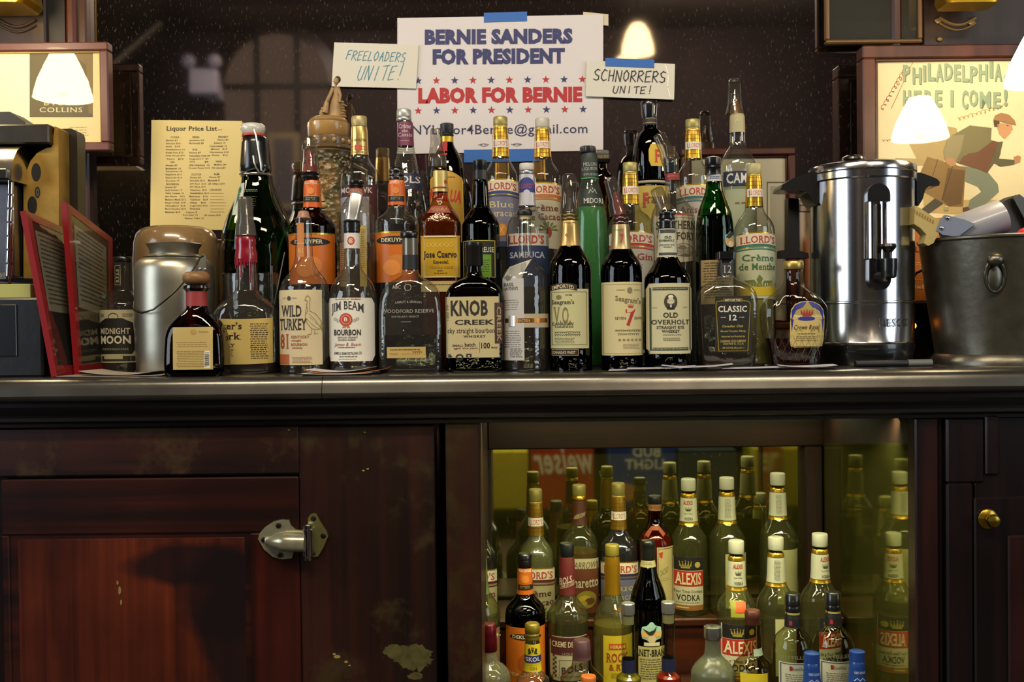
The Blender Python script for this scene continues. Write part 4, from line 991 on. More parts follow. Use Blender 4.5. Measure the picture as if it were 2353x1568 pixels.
# ================================================================== left end: cash register, boxes, menus
def register():
    Y = .20; t = thing('cash_register', (P(60, 500, Y).x, Y + .15, ZC), 'old chromed cash register with a worn brass-coloured side plate, left end', 'cash register'); o = tuple(t.location)
    def pr(pts, y0, y1, m, name, par=t): return MB().prism([(P(x, y, Y).x, P(x, y, Y).z) for x, y in pts], y0, y1).build(name, m, par, o, smooth=True, sharp=30)
    tan = mat('a8843c', .45, .55, noise=.3, nscale=25); dkm = mat('4a443c', .35, .9, noise=.3, nscale=15)
    pl = [(54, 640), (54, 420), (60, 395), (70, 370), (85, 352), (105, 341), (119, 338), (126, 290), (134, 296), (136, 640)]
    sp = pr(pl, Y, Y + .05, tan, 'side_plate'); sp['label'] = 'worn brass-coloured side plate'
    pr([(-80, 640), (-80, 285), (124, 285), (138, 284), (150, 290), (153, 302), (154, 420), (155, 660)], Y + .05, Y + .09, mat('2e2a24', .4, .6), 'housing')
    tb = MB(); A = P(-80, 336, Y); B = P(122, 289, Y); tb.box(A.x, B.x, Y - .02, Y + .05, A.z, B.z, bev=.003); tb.build('top_box', dkm, t, o)
    k = [(-80, 290), (-80, 262), (28, 259), (64, 283), (66, 290)]
    pr(k, Y - .01, Y + .05, mat('6a645c', .3, .9), 'top_crank_cover')
    a = P(-80, 340, Y); b = P(60, 425, Y); cyl = MB(); R = (a.z - b.z); arc = [(Y - .005 - R * .8 * math.sin(PI / 2 * i / 8), b.z + R * math.cos(PI / 2 * i / 8)) for i in range(9)] + [(Y + .04, b.z), (Y + .04, a.z)]
    xprism(arc, a.x, P(62, 400, Y).x, mat('c8c4b8', .2, 1.0, noise=.1, nscale=20), 'curved_cover', t, o)
    MB().box(a.x, P(56, 400, Y).x, Y - .012 - R * .8, Y + .02, P(0, 424, Y).z, P(0, 400, Y).z, bev=.002).build('trim_band', mat('3c3832', .3, .9), t, o)
    c = P(-80, 640, Y); d = P(46, 426, Y); MB().box(c.x, d.x, Y - .03, Y + .04, c.z, d.z, bev=.003).build('front_door', mat('8e8e96', .25, .95, noise=.3, nscale=12, bump=.2, bscale=12), t, o)
    hp = MB()
    for k in range(7): a = P(45 - k * .6, 425 + k * 31, Y); b = P(44 - k * .6, 451 + k * 31, Y); hp.tube([(a.x, Y - .036, a.z), (b.x, Y - .036, b.z)], .0062, n=12)
    hp.tube([(P(45, 425, Y).x, Y - .034, P(45, 425, Y).z), (P(41, 655, Y).x, Y - .034, P(41, 655, Y).z)], .003); hp.build('hinge', CHROME(), t, o)
    s = lambda x, y, l: tuple(P(x, y, Y - l * EPS)); q2 = Print(s, 1)
    for (x, y, rx, ry) in ((83, 396, 11, 21), (86, 442, 6, 13), (74, 472, 11, 21)): q2.ell(x, y, rx, ry, '0a0a0c', 20)
    q2.ell(86, 442, 4, 9, '4a4640', 16, 2, .4); q2.build(sp, o, 'lock_holes')
    e = MB().lathe([(0, 0), (0, 1)], 0, 0); pl2 = MB(); a = P(-20, 645, Y); b = P(32, 627, Y); pl2.box(a.x, b.x, Y - .033, Y - .03, a.z, b.z, bev=.001); pl2.build('maker_plate', mat('6e685e', .35, .9, bump=.5, bscale=200), t, o)
register()
def blk(name, x0, x1, y0, y1, Y, dep, m, label, cat, bev=.004, zlo=None):
    a = P(x0, y1, Y); b = P(x1, y0, Y); z0 = a.z if zlo is None else zlo; t = MB().box(a.x, b.x, Y, Y + dep, z0, b.z, bev=bev).build(name, m, None, ((a.x + b.x) / 2, Y, z0)); tag(t, label, cat); return t, ((a.x + b.x) / 2, Y, z0)
db, do = blk('cash_box', -60, 96, 684, 860, .05, .30, mat('0d0f14', .4, coat=.2, bump=.2, bscale=40), 'black cash drawer box under the register, left end of the counter', 'box', zlo=ZC)
a = P(-60, 820, .05); b = P(38, 700, .05); MB().box(a.x, b.x, .047, .052, a.z, b.z, bev=.001).build('drawer_front', mat('12141a', .3, coat=.3), db, do)
zt_ = P(0, 684, .05).z
n1 = MB().box(P(-40, 670, .08).x, P(70, 670, .08).x, .08, .16, zt_, zt_ + .026, bev=.001).build('note_pad', mat('a8a860', .7), None, (P(10, 670, .08).x, .12, zt_)); tag(n1, 'greenish-yellow note pad lying on the black cash drawer', 'note pad')

def menu(x_tl, y_tl, x_tr, y_tr, x_br, y_br, x_bl, Ya, Yb, label, skin, seed):
    """a clear-faced menu board standing at an angle: left edge at depth Ya, right edge at Yb"""
    TL = P(x_tl, y_tl, Ya); TR = P(x_tr, y_tr, Yb); BR = P(x_br, y_br, Yb); BL = P(x_bl, 860, Ya)
    BL.z = ZC + .002; BR.z = max(BR.z, ZC + .002); BR.z = ZC + .002
    d = R3 @ Vector(((x_tr - 1176.5) / F, -(y_tr - 784.0) / F, -1.0)); nn_ = (BR - BL).cross(TL - BL)      # keep the board flat
    TR = O3 + d * ((BL - O3).dot(nn_) / d.dot(nn_))
    t = thing('menu_holder', ((BL.x + BR.x) / 2, (Ya + Yb) / 2, ZC), label, 'menu'); o = tuple(t.location)
    n = (BR - BL).cross(TL - BL).normalized()
    if n.x < 0: n = -n
    f = quad_surf(TL, TR, BR, BL, n)
    def slab(x0, x1, y0, y1, l0, l1, m, name, par=t):
        v = [f(x0, y0, l0), f(x1, y0, l0), f(x1, y1, l0), f(x0, y1, l0), f(x0, y0, l1), f(x1, y0, l1), f(x1, y1, l1), f(x0, y1, l1)]
        return mesh_obj(name, v, [(3, 2, 1, 0), (4, 5, 6, 7), (0, 1, 5, 4), (1, 2, 6, 5), (2, 3, 7, 6), (3, 0, 4, 7)], m, par, o, smooth=False)
    red = mat('7c1218', .35, coat=.4, name='red_vinyl')
    slab(0, 100, 0, 100, -30, 0, red, 'cover')
    pg = slab(9, 92, 5, 94, 0, 2, mat('35322e', .5), 'page')
    pp = slab(14, 86, 10, 60, 2, 3, mat('a8a190', .7), 'sheet', pg)
    pq = Print(f, 4)
    pq.dashes(17, 83, 12, 57, 16, '3c3a36', seed, .3); pq.build(pg, o)
    for (x0, x1, y0, y1) in ((0, 9, 0, 100), (92, 100, 0, 100), (9, 92, 0, 5), (9, 92, 94, 100)): slab(x0, x1, y0, y1, 0, 9, red, 'binding')
    slab(9, 92, 5, 94, 5, 7, glass('f4f4f0', .8, rough=.06, bump=.4, bscale=14), 'clear_sleeve')
menu(56, 484, 168, 535, 196, 850, 128, .03, .165, 'nearer red-edged clear menu holder leaning by the black cash drawer', 0, 3)
menu(150, 465, 256, 548, 257, 840, 180, .10, .25, 'red-edged menu holder leaning between the other menu and the moonshine bottle', 0, 9)

# ================================================================== crock, milk can
def crock():
    px, Y = 407, .38; t = thing('stoneware_crock', (P(px, 690, Y).x, Y, ZC), 'large tan glazed stoneware crock behind the aluminium milk can', 'crock'); o = tuple(t.location); s_ = S(Y); z = lambda y: P(px, y, Y).z
    MB().lathe([(z(526), 40 / s_), (z(525), 68 / s_), (z(529), 79 / s_), (z(540), 88 / s_), (z(560), 93 / s_), (z(600), 95 / s_), (z(640), 95 / s_), (ZC + .01, 94 / s_), (ZC, 92 / s_)], o[0], Y, mat('8a6e4a', .22, coat=.6, noise=.2, nscale=6), 48, top=False).build('jar_body', None, t, o)
    MB().lathe([(z(524.5), 60 / s_), (z(524), 66 / s_), (z(530), 66 / s_), (z(531), 30 / s_), (z(531.5), 1 / s_)], o[0], Y, mat('5c4630', .4), 36, top=False).build('mouth', None, t, o)
crock()
def milk_can():
    px, Y = 402, .165; s_ = S(Y); x = P(px, 700, Y).x; t = thing('milk_can', (x, Y, ZC), 'dented aluminium milk can with a wire bail, in front of the tan crock', 'milk can'); o = (x, Y, ZC); z = lambda y: P(px, y, Y).z
    al = mat('a8a494', .36, .92, noise=.12, nscale=14, bump=.12, bscale=30)
    MB().lathe([(z(590), 58 / s_), (z(592), 62 / s_), (z(598), 76 / s_), (z(606), 84 / s_), (z(620), 88 / s_), (z(650), 89 / s_), (z(800), 88 / s_), (ZC + .01, 86 / s_), (ZC + .002, 84 / s_), (ZC, 80 / s_)], x, Y, al, 56).build('can_body', None, t, o)
    MB().lathe([(z(561), 55 / s_), (z(560), 59 / s_), (z(562), 61.5 / s_), (z(565), 60 / s_), (z(572), 55 / s_), (z(585), 53 / s_), (z(589), 58 / s_), (z(592), 68 / s_)], x, Y, al, 48, top=False).build('neck_rim', None, t, o)
    MB().lathe([(z(562), 55 / s_), (z(575), 54 / s_), (z(576), 2 / s_)], x, Y, mat('3a3830', .5, .8), 40, top=False).build('mouth', None, t, o)
    e = MB(); a = P(466, 590, Y - 60 / s_); yy = Y - .055; ea = [(455, 625), (458, 606), (462, 590), (468, 583), (474, 590), (474, 606), (476, 622), (470, 626)]
    e.prism([(P(u, v, yy).x, P(u, v, yy).z) for u, v in ea], yy - .002, yy); er = e.build('bail_ear', al, t, o, smooth=False, sharp=None)
    for (u, v) in ((460, 618), (471, 619)): MB().ell(P(u, v, yy - .003), (.0028, .0018, .0028), nu=10, nv=6).build('rivet', al, er, o)
    w = [(468, 588), (459, 593), (449, 612), (430, 640), (405, 668), (380, 690), (352, 712), (325, 720), (309, 714), (303, 703), (305, 690), (310, 675)]
    ys_ = [-.062, -.064, -.07, -.08, -.088, -.092, -.09, -.07, -.045, -.02, .0, .01]
    MB().tube([tuple(P(a, b, Y + c - .012)) for (a, b), c in zip(w, ys_)], .0017, n=8).build('wire_bail', mat('3c3a34', .35, .9), t, o)
milk_can()

# ================================================================== stein
def stein():
    px, Y = 757, .46; s_ = S(Y); x = P(px, 450, Y).x; t = thing('beer_stein', (x, Y, ZC), 'tall relief-moulded tan beer stein with a standing woman figure on its lid', 'beer stein'); o = (x, Y, ZC); z = lambda y: P(px, y, Y).z
    m = bpy.data.materials.new('salt_glaze_relief'); m.use_nodes = True; nt = m.node_tree; b = nt.nodes['Principled BSDF']; N = nt.nodes.new; L = nt.links.new
    tc = N('ShaderNodeTexCoord'); v = N('ShaderNodeTexVoronoi'); v.inputs['Scale'].default_value = 75; L(tc.outputs['Object'], v.inputs['Vector'])
    n = N('ShaderNodeTexNoise'); n.inputs['Scale'].default_value = 16; n.inputs['Detail'].default_value = 6; L(tc.outputs['Object'], n.inputs['Vector'])
    r = N('ShaderNodeValToRGB'); r.color_ramp.elements[0].position = .38; r.color_ramp.elements[0].color = lin('3a2c18'); r.color_ramp.elements[1].position = .62; r.color_ramp.elements[1].color = lin('8a6c42')
    e3 = r.color_ramp.elements.new(.46); e3.color = lin('4a4a30'); L(n.outputs['Fac'], r.inputs['Fac']); L(r.outputs['Color'], b.inputs['Base Color']); b.inputs['Roughness'].default_value = .35
    bp = N('ShaderNodeBump'); bp.inputs['Strength'].default_value = .9; bp.inputs['Distance'].default_value = .006; L(v.outputs['Distance'], bp.inputs['Height']); L(bp.outputs['Normal'], b.inputs['Normal'])
    body = [(z(352), 52 / s_), (z(380), 52 / s_), (z(480), 55 / s_), (z(600), 60 / s_), (ZC + .02, 64 / s_), (ZC, 64 / s_)]
    MB().lathe(body, x, Y, m, 48).build('mug_body', None, t, o)
    g = mat('a07c44', .3, coat=.4, noise=.15, nscale=20); gd = mat('5e4a2c', .35, coat=.3)
    MB().lathe([(z(284), 45 / s_), (z(285), 48 / s_), (z(292), 48.5 / s_), (z(313), 47 / s_), (z(316), 45 / s_)], x, Y, g, 48).build('glazed_rim', None, t, o)
    bd = MB().lathe([(z(316), 46 / s_), (z(318), 50 / s_), (z(322), 50.5 / s_), (z(337), 50 / s_), (z(341), 53 / s_), (z(345), 53 / s_), (z(349), 50 / s_), (z(352), 52 / s_)], x, Y, gd, 48).build('moulded_band', None, t, o)
    sc_ = MB()
    for k in range(9):
        th = -PI / 2 + (k - 4) * .42; cx, cy = x + 50.5 / s_ * math.cos(th), Y + 50.5 / s_ * math.sin(th)
        sc_.ell((cx, cy, z(329)), (5 / s_, 3 / s_, 6 / s_), nu=10, nv=6)
    sc_.build('rosettes', g, bd, o)
    lid = MB().lathe([(z(268), 20 / s_), (z(271), 34 / s_), (z(276), 42 / s_), (z(280), 44 / s_), (z(283), 43 / s_), (z(284.5), 40 / s_)], x, Y, mat('96784a', .35, coat=.3), 44).build('lid', None, t, o)
    F_ = mat('9c7c50', .5, noise=.3, nscale=50)
    f = MB(); fx = lambda a: P(a, 220, Y).x
    f.lathe([(z(200), 5 / s_), (z(208), 8 / s_), (z(216), 7 / s_), (z(230), 11 / s_), (z(250), 14 / s_), (z(268), 16 / s_), (z(272), 17 / s_)], fx(770), Y, None, 18, ribs=(9, .06)); f.tilt((fx(770), Y, z(270)), 4)
    f.tube([(fx(772), Y, z(203)), (fx(778), Y - .004, z(206)), (fx(783), Y - .006, z(222)), (fx(781), Y - .01, z(238))], [.0045, .005, .004, .003], n=8)
    f.tube([(fx(765), Y, z(203)), (fx(758), Y - .006, z(222)), (fx(752), Y - .01, z(238)), (fx(748), Y - .01, z(262))], [.0045, .0042, .005, .008], n=8)
    f.tube([(fx(771), Y, z(204)), (fx(772), Y, z(194))], .003); f.ell((fx(773), Y, z(187)), (6 / s_, 6 / s_, 8.5 / s_), nu=14, nv=10)
    f.ell((fx(767.5), Y - .003, z(188)), (1.6 / s_, 2 / s_, 1.8 / s_), nu=6, nv=5)
    for k in range(6): f.ell((fx(784 + (k % 2) * 2), Y, z(236 + k * 6.5)), ((7 + k * .6) / s_, 7 / s_, 4.6 / s_), nu=10, nv=6)
    f.ell((fx(741), Y - .01, z(262)), (6 / s_, 5 / s_, 9 / s_), nu=10, nv=8); f.ell((fx(742), Y - .01, z(252)), (3.5 / s_, 3.5 / s_, 4 / s_), nu=8, nv=6)
    fg = f.build('figurine', F_, lid, o)
    MB().ell((fx(776), Y + .004, z(182)), (7 / s_, 7 / s_, 8 / s_), nu=14, nv=8).build('hair', mat('3c3020', .5), t, o)
    # relief figure and leaves on the front of the mug
    rl = MB(); rnd = random.Random(4)
    for k in range(120):
        a = rnd.uniform(-1.2, 1.2); yy = rnd.uniform(362, 560); zz = z(yy); rr = 53.5 / s_; cx, cy = x + rr * math.sin(a), Y - rr * math.cos(a)
        rl.ell((cx, cy, zz), (.0035, .002, .003), nu=6, nv=4)
    rl.build('relief_leaves', mat('8c6e48', .45), t, o)['kind'] = 'stuff'
    rf = MB(); rr = .047
    def at(a, yy, d=0): ang = (a - px) / 55; return (x + (55 / s_ + d) * math.sin(ang), Y - (55 / s_ + d) * math.cos(ang), z(yy))
    rf.tube([at(738, 425), at(741, 450), at(742, 480)], [.006, .011, .009], n=10); rf.ell(at(737, 412), (.007, .005, .009)); rf.tube([at(742, 480), at(738, 510), at(740, 545)], [.008, .006, .004], n=8)
    rf.tube([at(745, 445), at(752, 470)], [.005, .006], n=8); rf.ell(at(752, 478), (.01, .005, .008)); rf.build('relief_figure', mat('b0905c', .4), t, o)
    hd = MB(); hd.tube([(x + .05, Y + .01, z(380)), (x + .075, Y + .03, z(390)), (x + .08, Y + .03, z(480)), (x + .06, Y + .01, z(560))], .008, n=10); hd.build('handle', gd, t, o)
stein()
# ================================================================== bottles on the counter
BOT = 862
CR = 'd6c79c'; INKD = '2a241c'; GLD = 'b08a38'
def lneck(b, y0, y1, band=True, txt="LLORD'S", m=None):
    """gold foil capsule with a thin grid and a white name band"""
    p = b.sleeve(y0, y1, 'c8a030', m=m or GOLD(), name='neck_foil'); hw = b.at(b.z((y0 + y1) / 2))[0] * b.s
    n = max(4, int((y1 - y0) / 9))
    for k in range(n): p.rect(b.px - hw * .99, b.px + hw * .99, y0 + 3 + k * (y1 - y0 - 4) / n, y0 + 3.8 + k * (y1 - y0 - 4) / n, '6a4a10', 10, dl=.3)
    for u in (-.75, -.35, .05, .45, .8): p.rect(b.px + hw * u - .4, b.px + hw * u + .4, y0 + 1, y1 - 1, '6a4a10', 1, 4, dl=.3)
    if band:
        ym = y0 + (y1 - y0) * .56; h = (y1 - y0) * .13; p.rect(b.px - hw * .995, b.px + hw * .995, ym - h, ym + h, 'd8d2c4', 12, dl=.6)
        p.text(txt, b.px - hw * .85, b.px + hw * .85, ym - h * .62, ym + h * .62, 'b04018', 's', dl=1.2)
    b.done()

# ---- front row, left to right
b = Bottle('clear moonshine bottle with black label and white capitals, behind the milk can', 284, .235, [(596, 18), (604, 20), (640, 20), (668, 22), (682, 36), (698, 48), (715, 52), (800, 53), (846, 52)], G_CLEAR())
b.cap(590, 604, 21, BLACKP(), None); b.liquid(735, mat('1c1a16', .15))
p = b.lab(232.5, 335.5, 713, 832, 'a8a080', label='cream paper label'); p.poly([(243, 742), (262, 732), (300, 732), (320, 742), (324, 800), (318, 812), (246, 812), (240, 800)], '14120f').ell(280, 730, 12, 10, '14120f', hole=.88)
p.text('MIDNIGHT', 247, 315, 754, 768, 'b8b094', 'b', dl=2).text('MOON', 247, 316, 771, 790, 'c8c0a4', 'B', dl=2).text('MOONSHINE', 252, 312, 799, 804, '9c9478', 'S', dl=2)
p.rect(233, 330, 817, 829, '28241c').rect(256, 300, 815, 824, 'a09878', dl=1.5).dashes(246, 258, 722, 730, 3, '4a463c', 2).dashes(300, 320, 722, 730, 3, '4a463c', 4); b.done()
p = b.lab(270, 288, 608, 660, '15130f', name='neck_strip'); p.frame(272, 286, 611, 656, .8, '9c9478').text('0.7.5.0', 275, 283, 620, 650, '9c9478', 'b', rot=90); b.done()

b = Bottle('squat dark amber bottle with a round wooden stopper and red neck ribbon', 453, .04, [(660, 23), (706, 24), (714, 27, 2.3, 1), (724, 38, 2.6, .9), (740, 53, 3.2, .75), (756, 62, 4, .7), (775, 66, 5, .66), (855, 69, 5.5, .64), (866, 66, 5, .62)], glass('7a4418', .25, body=.0), rings=3)
b.liquid(772, L_BLACK()); b.liquid
b.piece('stopper', [(624, 12), (626, 24), (632, 30), (640, 31.5), (647, 30), (653, 24), (655, 18)], mat('7a5630', .45, noise=.3, nscale=30))
b.piece('bottle_lip', [(655, 24), (657, 30), (663, 31), (666, 27), (670, 24)], mat('120a0a', .15, coat=.8), e=2)
p = b.sleeve(669, 704, '8c2c2a', name='neck_ribbon'); b.done()
p = b.lab(411, 501, 752, 848, 'b09a5c', label='tan paper back label'); p.dashes(418, 492, 786, 800, 3, '8a6a30', 3, .3).dashes(418, 492, 806, 844, 10, '8a6a30', 5, .3)
p.rect(481, 495, 806, 845, 'd0ccc0').text('PATRON', 470, 492, 761, 765, '8a6a30', 's').ell(458, 763, 7, 6, 'a8873f')
for k in range(10): p.rect(483, 493, 810 + k * 3.1, 810 + k * 3.1 + (1.0 + (k * 7 % 3) * .5), '2a2420', 2, dl=1)
b.done()

b = Bottle('broad clear bourbon bottle with dripping red wax neck and tan label', 567, .13, [(541, 17), (548, 20.5), (560, 21), (566, 20), (590, 23), (612, 23), (640, 24), (668, 26), (676, 32, 2, 1), (690, 50, 2.2, .85), (705, 66, 2.4, .78), (722, 74, 2.6, .72), (760, 75.5, 2.8, .7), (855, 71, 3, .7), (860, 68, 3, .7)], G_CLEAR())
b.liquid(832, L_DARK())
wx = mat('7e0e22', .25, coat=.6, name='red_wax')
b.sleeve(543, 604, '', name='wax_seal', m=wx, extra=4); b.done()
wd_ = MB()
for (dx, y1, r) in ((-20, 618, 2.4), (-12, 610, 3), (-5, 640, 2.6), (2, 618, 2.8), (9, 612, 2.4), (16, 650, 1.8), (19.5, 668, 1.2), (-16, 612, 2)):
    pts = [b.surf(567 + dx, y, 3) for y in (596, 603, (603 + y1) / 2, y1)]; wd_.tube(pts, [r / b.s * 1.3, r / b.s * 1.2, r / b.s * .8, r / b.s], n=8)
wd_.build('wax_drips', wx, b.root, b.o)
b.piece('pourer_base', [(520, 19), (530, 22), (543, 23), (545, 19)], mat('2a2826', .3)); b.cover(452, 542, 16.5, 23.5, glass('8a8880', .5, body=.35, bodycol='76726a', rough=.12), name='pourer_cover')
p = b.lab(497, 634, 731, 833, 'bba45e', arc=-3, label='tan paper label'); p.text("Maker's", 491, 569, 741, 757, '2a1c10', 'bs').text('Mark', 503, 567, 764, 780, '2a1c10', 'bs').text('WHISKY', 498, 553, 789, 797, '3a2a16', 'bs')
p.dashes(522, 546, 782, 786, 1, '4a3a20', 2).dashes(520, 550, 802, 820, 4, '6a5228', 4, .4).dashes(587, 626, 744, 826, 17, '4a3a1c', 7, .42); b.done()

b = Bottle('clear bourbon bottle with a turkey drawing on its tan label', 700, .10, [(501, 17), (512, 18.5), (518, 18), (570, 19.5), (595, 21), (612, 26), (628, 36), (645, 49), (662, 55), (680, 57), (852, 57), (858, 54)], G_CLEAR())
b.liquid(838, L_DARK()); b.piece('pourer_base', [(485, 9), (488, 12), (498, 14), (502, 17)], mat('9a7060', .4)); 
p = b.lab(688, 704, 514, 592, 'b8753c', name='neck_strip'); p.text('81', 690, 702, 572, 583, 'd8b070', 's').rect(688, 704, 560, 561.5, 'd8b070'); b.done()
p = b.lab(645, 746, 668, 837, 'c4b48e', label='tan paper label'); p.text('WILD', 654, 704, 703, 729, '2a2018', 'bs').text('TURKEY', 649, 716, 733, 759, '2a2018', 'bs').text('81', 650, 673, 767, 801, '9c3c18', 'bs')
for tx, a, c, y in (('KENTUCKY', 679, 721, 771), ('straight', 680, 703, 779.5), ('BOURBON', 679, 716, 788), ('whiskey', 680, 706, 796)): p.text(tx, a, c, y, y + 6, '9a5a30', 'bs')
p.rect(645.5, 674, 813, 836, 'a5562c').dashes(680, 728, 819, 834, 5, '9a7040', 3, .35).ell(675, 687, 4.5, 5, '3a2c18').dashes(658, 668, 685, 689, 1, 'a08a58', 2, .7).dashes(682, 694, 685, 689, 1, 'a08a58', 5, .7)
ol = '8a7a3c'; tb = [(714, 685), (718, 681), (723, 686), (722, 700), (722, 716), (733, 722), (744, 738), (747, 752), (738, 758), (726, 756), (716, 744), (712, 728), (715, 708), (717, 693), (712, 692), (714, 685)]
p.line(tb, 1.4, ol); p.line([(720, 722), (732, 735), (742, 752)], 1, ol).line([(716, 735), (728, 748), (740, 757)], 1, ol).line([(722, 730), (737, 746)], 1, ol).line([(726, 757), (724, 768), (717, 769)], 1.2, ol).line([(732, 758), (731, 768), (738, 766)], 1.2, ol).line([(742, 748), (746, 762), (744, 740)], 1.2, ol).line([(715, 700), (718, 715), (714, 722)], 1, ol); b.done()

b = Bottle('clear bourbon bottle with white label, red seal and a tipped steel pourer', 811, .10, [(535, 17), (560, 17.5), (575, 17.5), (582, 19.5), (600, 19), (612, 20), (628, 28), (640, 38), (655, 47), (670, 52), (686, 54.5), (850, 54.5), (857, 52)], G_CLEAR())
b.liquid(830, L_DARK())
p = b.sleeve(537, 572, 'cfcabe', name='neck_label', extra=2); p.ell(811, 555, 8.5, 9.5, 'b0281c').ell(811, 555, 5.5, 6, 'd8c8b0', dl=2, hole=.8).text('B', 808, 814, 551, 559, 'd8c8b0', 'b', dl=2); b.done()
b.piece('pourer_base', [(505, 15), (509, 20), (514, 18), (520, 20), (526, 18), (530, 19), (535, 18)], BLACKP())
o_ = b.piece('steel_pourer', [(440, 5), (442, 12, 5, .8), (448, 14, 5, .9), (490, 13, 4, 1), (505, 15, 2, 1), (512, 16, 2, 1)], mat('d4d4d2', .3, .85), tilt=11, piv=512, n=36, label='steel pourer tipped to the right')
p = b.lab(757, 863, 686, 829, 'd6d2c4', round_=5, label='white paper label'); p.text('THE WORLD\u2019S N\u00ba 1 BOURBON', 777, 836, 687.5, 691, 'a02018', 'b')
p.text('JIM BEAM', 768, 843, 701, 726, '2c2824', 'ms', arc=8).ell(803, 735, 15, 14.5, 'b03a22').ell(803, 735, 11, 10.5, 'd8b8a0', dl=2, hole=.9).text('B', 799, 807, 730, 739, 'e0d0b8', 'b', dl=3).poly([(797, 747), (794, 755), (799, 752), (802, 755), (803, 748)], 'b06840').poly([(804, 748), (806, 755), (809, 752), (813, 755), (809, 746)], 'b06840')
for sx in (-1, 1):
    for k in range(3): p.ell(803 + sx * (18 + k * 4), 738 - k * 2.4, 4, 3, '9a968c', 10, dl=.6, hole=.6)
p.text('BOURBON', 774, 836, 757, 771, '2c2a28', 'B').text('KENTUCKY STRAIGHT', 783, 829, 773, 777.5, '4a4440', 'b').text('BOURBON WHISKEY', 784, 825, 779, 783, '4a4440', 'b')
p.text('James B. Beam', 774, 836, 787, 797, 'a04030', 'i').dashes(780, 830, 797, 799, 1, '5a5450', 2, .8).text('JAMES B. BEAM DISTILLING CO', 773, 837, 807, 815, '3a3834', 'b', arc=-1).dashes(786, 828, 817, 821, 1, '6a645c', 4, .6).dashes(784, 826, 823, 826, 1, '9a948c', 4, .6); b.done()

b = Bottle('broad flask-shaped clear bourbon bottle, half empty, with small tan label low down', 944, .10, [(545, 17), (620, 18), (630, 20), (637, 27, 2.3, .9), (645, 40, 2.8, .75), (656, 55, 3.4, .6), (672, 65, 4, .55), (695, 71, 4.5, .52), (740, 73, 5, .5), (845, 72, 5, .5), (856, 69, 5, .5)], G_CLEAR())
b.liquid(770, L_BLACK()); b.cap(531, 548, 20.5, BLACKP(), None, dx=-2); p = b.sleeve(548, 587, '', name='neck_foil', m=mat('7a7468', .3, .7)); b.done(); p = b.sleeve(587, 620, '17181c', name='neck_band'); b.done()
p = b.lab(892, 980, 797, 822, 'b39655', label='small tan strip label'); p.dashes(898, 974, 802, 805, 1, '4a3a1c', 3, .7).dashes(898, 918, 811, 816, 2, '8a6e38', 3).dashes(925, 972, 812, 816, 1, '8a6e38', 3).script(950, 972, 809, 5, .8, '4a3a1c', 3, loops=5); b.done()
etch = mat('9c988e', .6); p = Print(b.surf, 1); p.text('WOODFORD RESERVE', 881, 1000, 711, 719, etch, 's', arc=-1).text('LABROT & GRAHAM', 912, 972, 694, 699, etch, 's', arc=2).text("DISTILLER'S SELECT", 904, 966, 726, 730, etch, 's').line([(925, 740), (947, 740)], 1, etch).text('ABC', 905, 925, 657, 665, etch, 's').ell(941, 662, 8, 8, etch, hole=.85); p.build(b.body, b.o)

b = Bottle('black rectangular bourbon bottle with a torn cream label and black capitals', 1091, .10, [(605, 14), (625, 17), (636, 20), (643, 34, 3, .8), (652, 50, 4, .65), (664, 60, 5, .6), (680, 65, 6, .58), (850, 65, 6, .58), (858, 62, 5, .58)], glass('2a1410', .1, body=.0))
b.liquid(672, L_BLACK()); b.piece('cap', [(556, 13), (558, 20), (568, 21), (570, 19.5), (608, 20.5), (612, 18)], mat('14120f', .35, coat=.3)); 
p = b.lab(1026, 1147, 683, 821, 'b6a87c', label='torn cream newsprint label'); p.text('KNOB', 1038, 1122, 691, 727, '24221e', 'B').text('CREEK', 1047, 1136, 735, 747, '24221e', 'B').text('cky straight bourbon', 1030, 1137, 754, 769, '34302a', 'm').text('WHISKEY', 1066, 1117, 770, 776, '24221e', 'bS')
p.text('SMALL', 1041, 1066, 791, 796, '24221e', 'b').text('batch', 1069, 1093, 787, 796, '24221e', 'b').text('aged nine years', 1044, 1098, 797, 803, '7a2c20', 'b').rect(1102, 1103, 785, 810, '3a342c', 1).text('100', 1106, 1126, 787, 801, '24221e', 'b').text('PROOF', 1129, 1143, 797, 801, '24221e', 'b').poly([(1031, 820), (1031, 813), (1036, 813), (1040, 818), (1040, 820)], '24221e')
p.ell(1057, 820, 9, 7.5, '24221e', hole=.55).rect(1072, 1084, 812, 820, '24221e', 3).rect(1076, 1080, 815, 820, 'b6a87c', 2, dl=2).text('100 PF', 1028, 1034, 700, 736, '6a6048', '', rot=90); b.done()
p = b.lab(1137, 1156, 697, 790, '3a2014', name='side_strip'); p.text('CREEK', 1142, 1152, 706, 785, '9c8a68', 'b', rot=-90); b.done()

b = Bottle('tall-necked clear bottle wrapped in a white paper bib and copper belt', 1208, .11, [(503, 13.5), (560, 14.5), (590, 17), (600, 24), (612, 38), (625, 48), (640, 53), (848, 53), (857, 50)], G_CLEAR())
b.liquid(752, L_DARK()); b.cap(482, 495, 17, mat('16161a', .4), (40, .01)); b.piece('cork', [(494, 12), (505, 12)], mat('b8a478', .7))
p = b.lab(1155, 1203, 642, 827, 'b4b0aa', label='white paper bib'); p.poly([(1156, 640), (1172, 615), (1222, 597), (1205, 625), (1197, 650), (1156, 652)], 'b4b0aa', dl=.2); p.text('BASIL', 1158, 1181, 652, 659, '3a3834', 's').text("HAYDEN'S", 1157, 1190, 661, 668, '3a3834', 's').dashes(1158, 1192, 690, 716, 5, '8a8680', 3, .3).dashes(1158, 1196, 760, 800, 8, '7a7670', 5, .3).dashes(1170, 1198, 800, 822, 5, '5a5650', 5, .4).ell(1168, 640, 6, 6, '6a6660'); b.done()
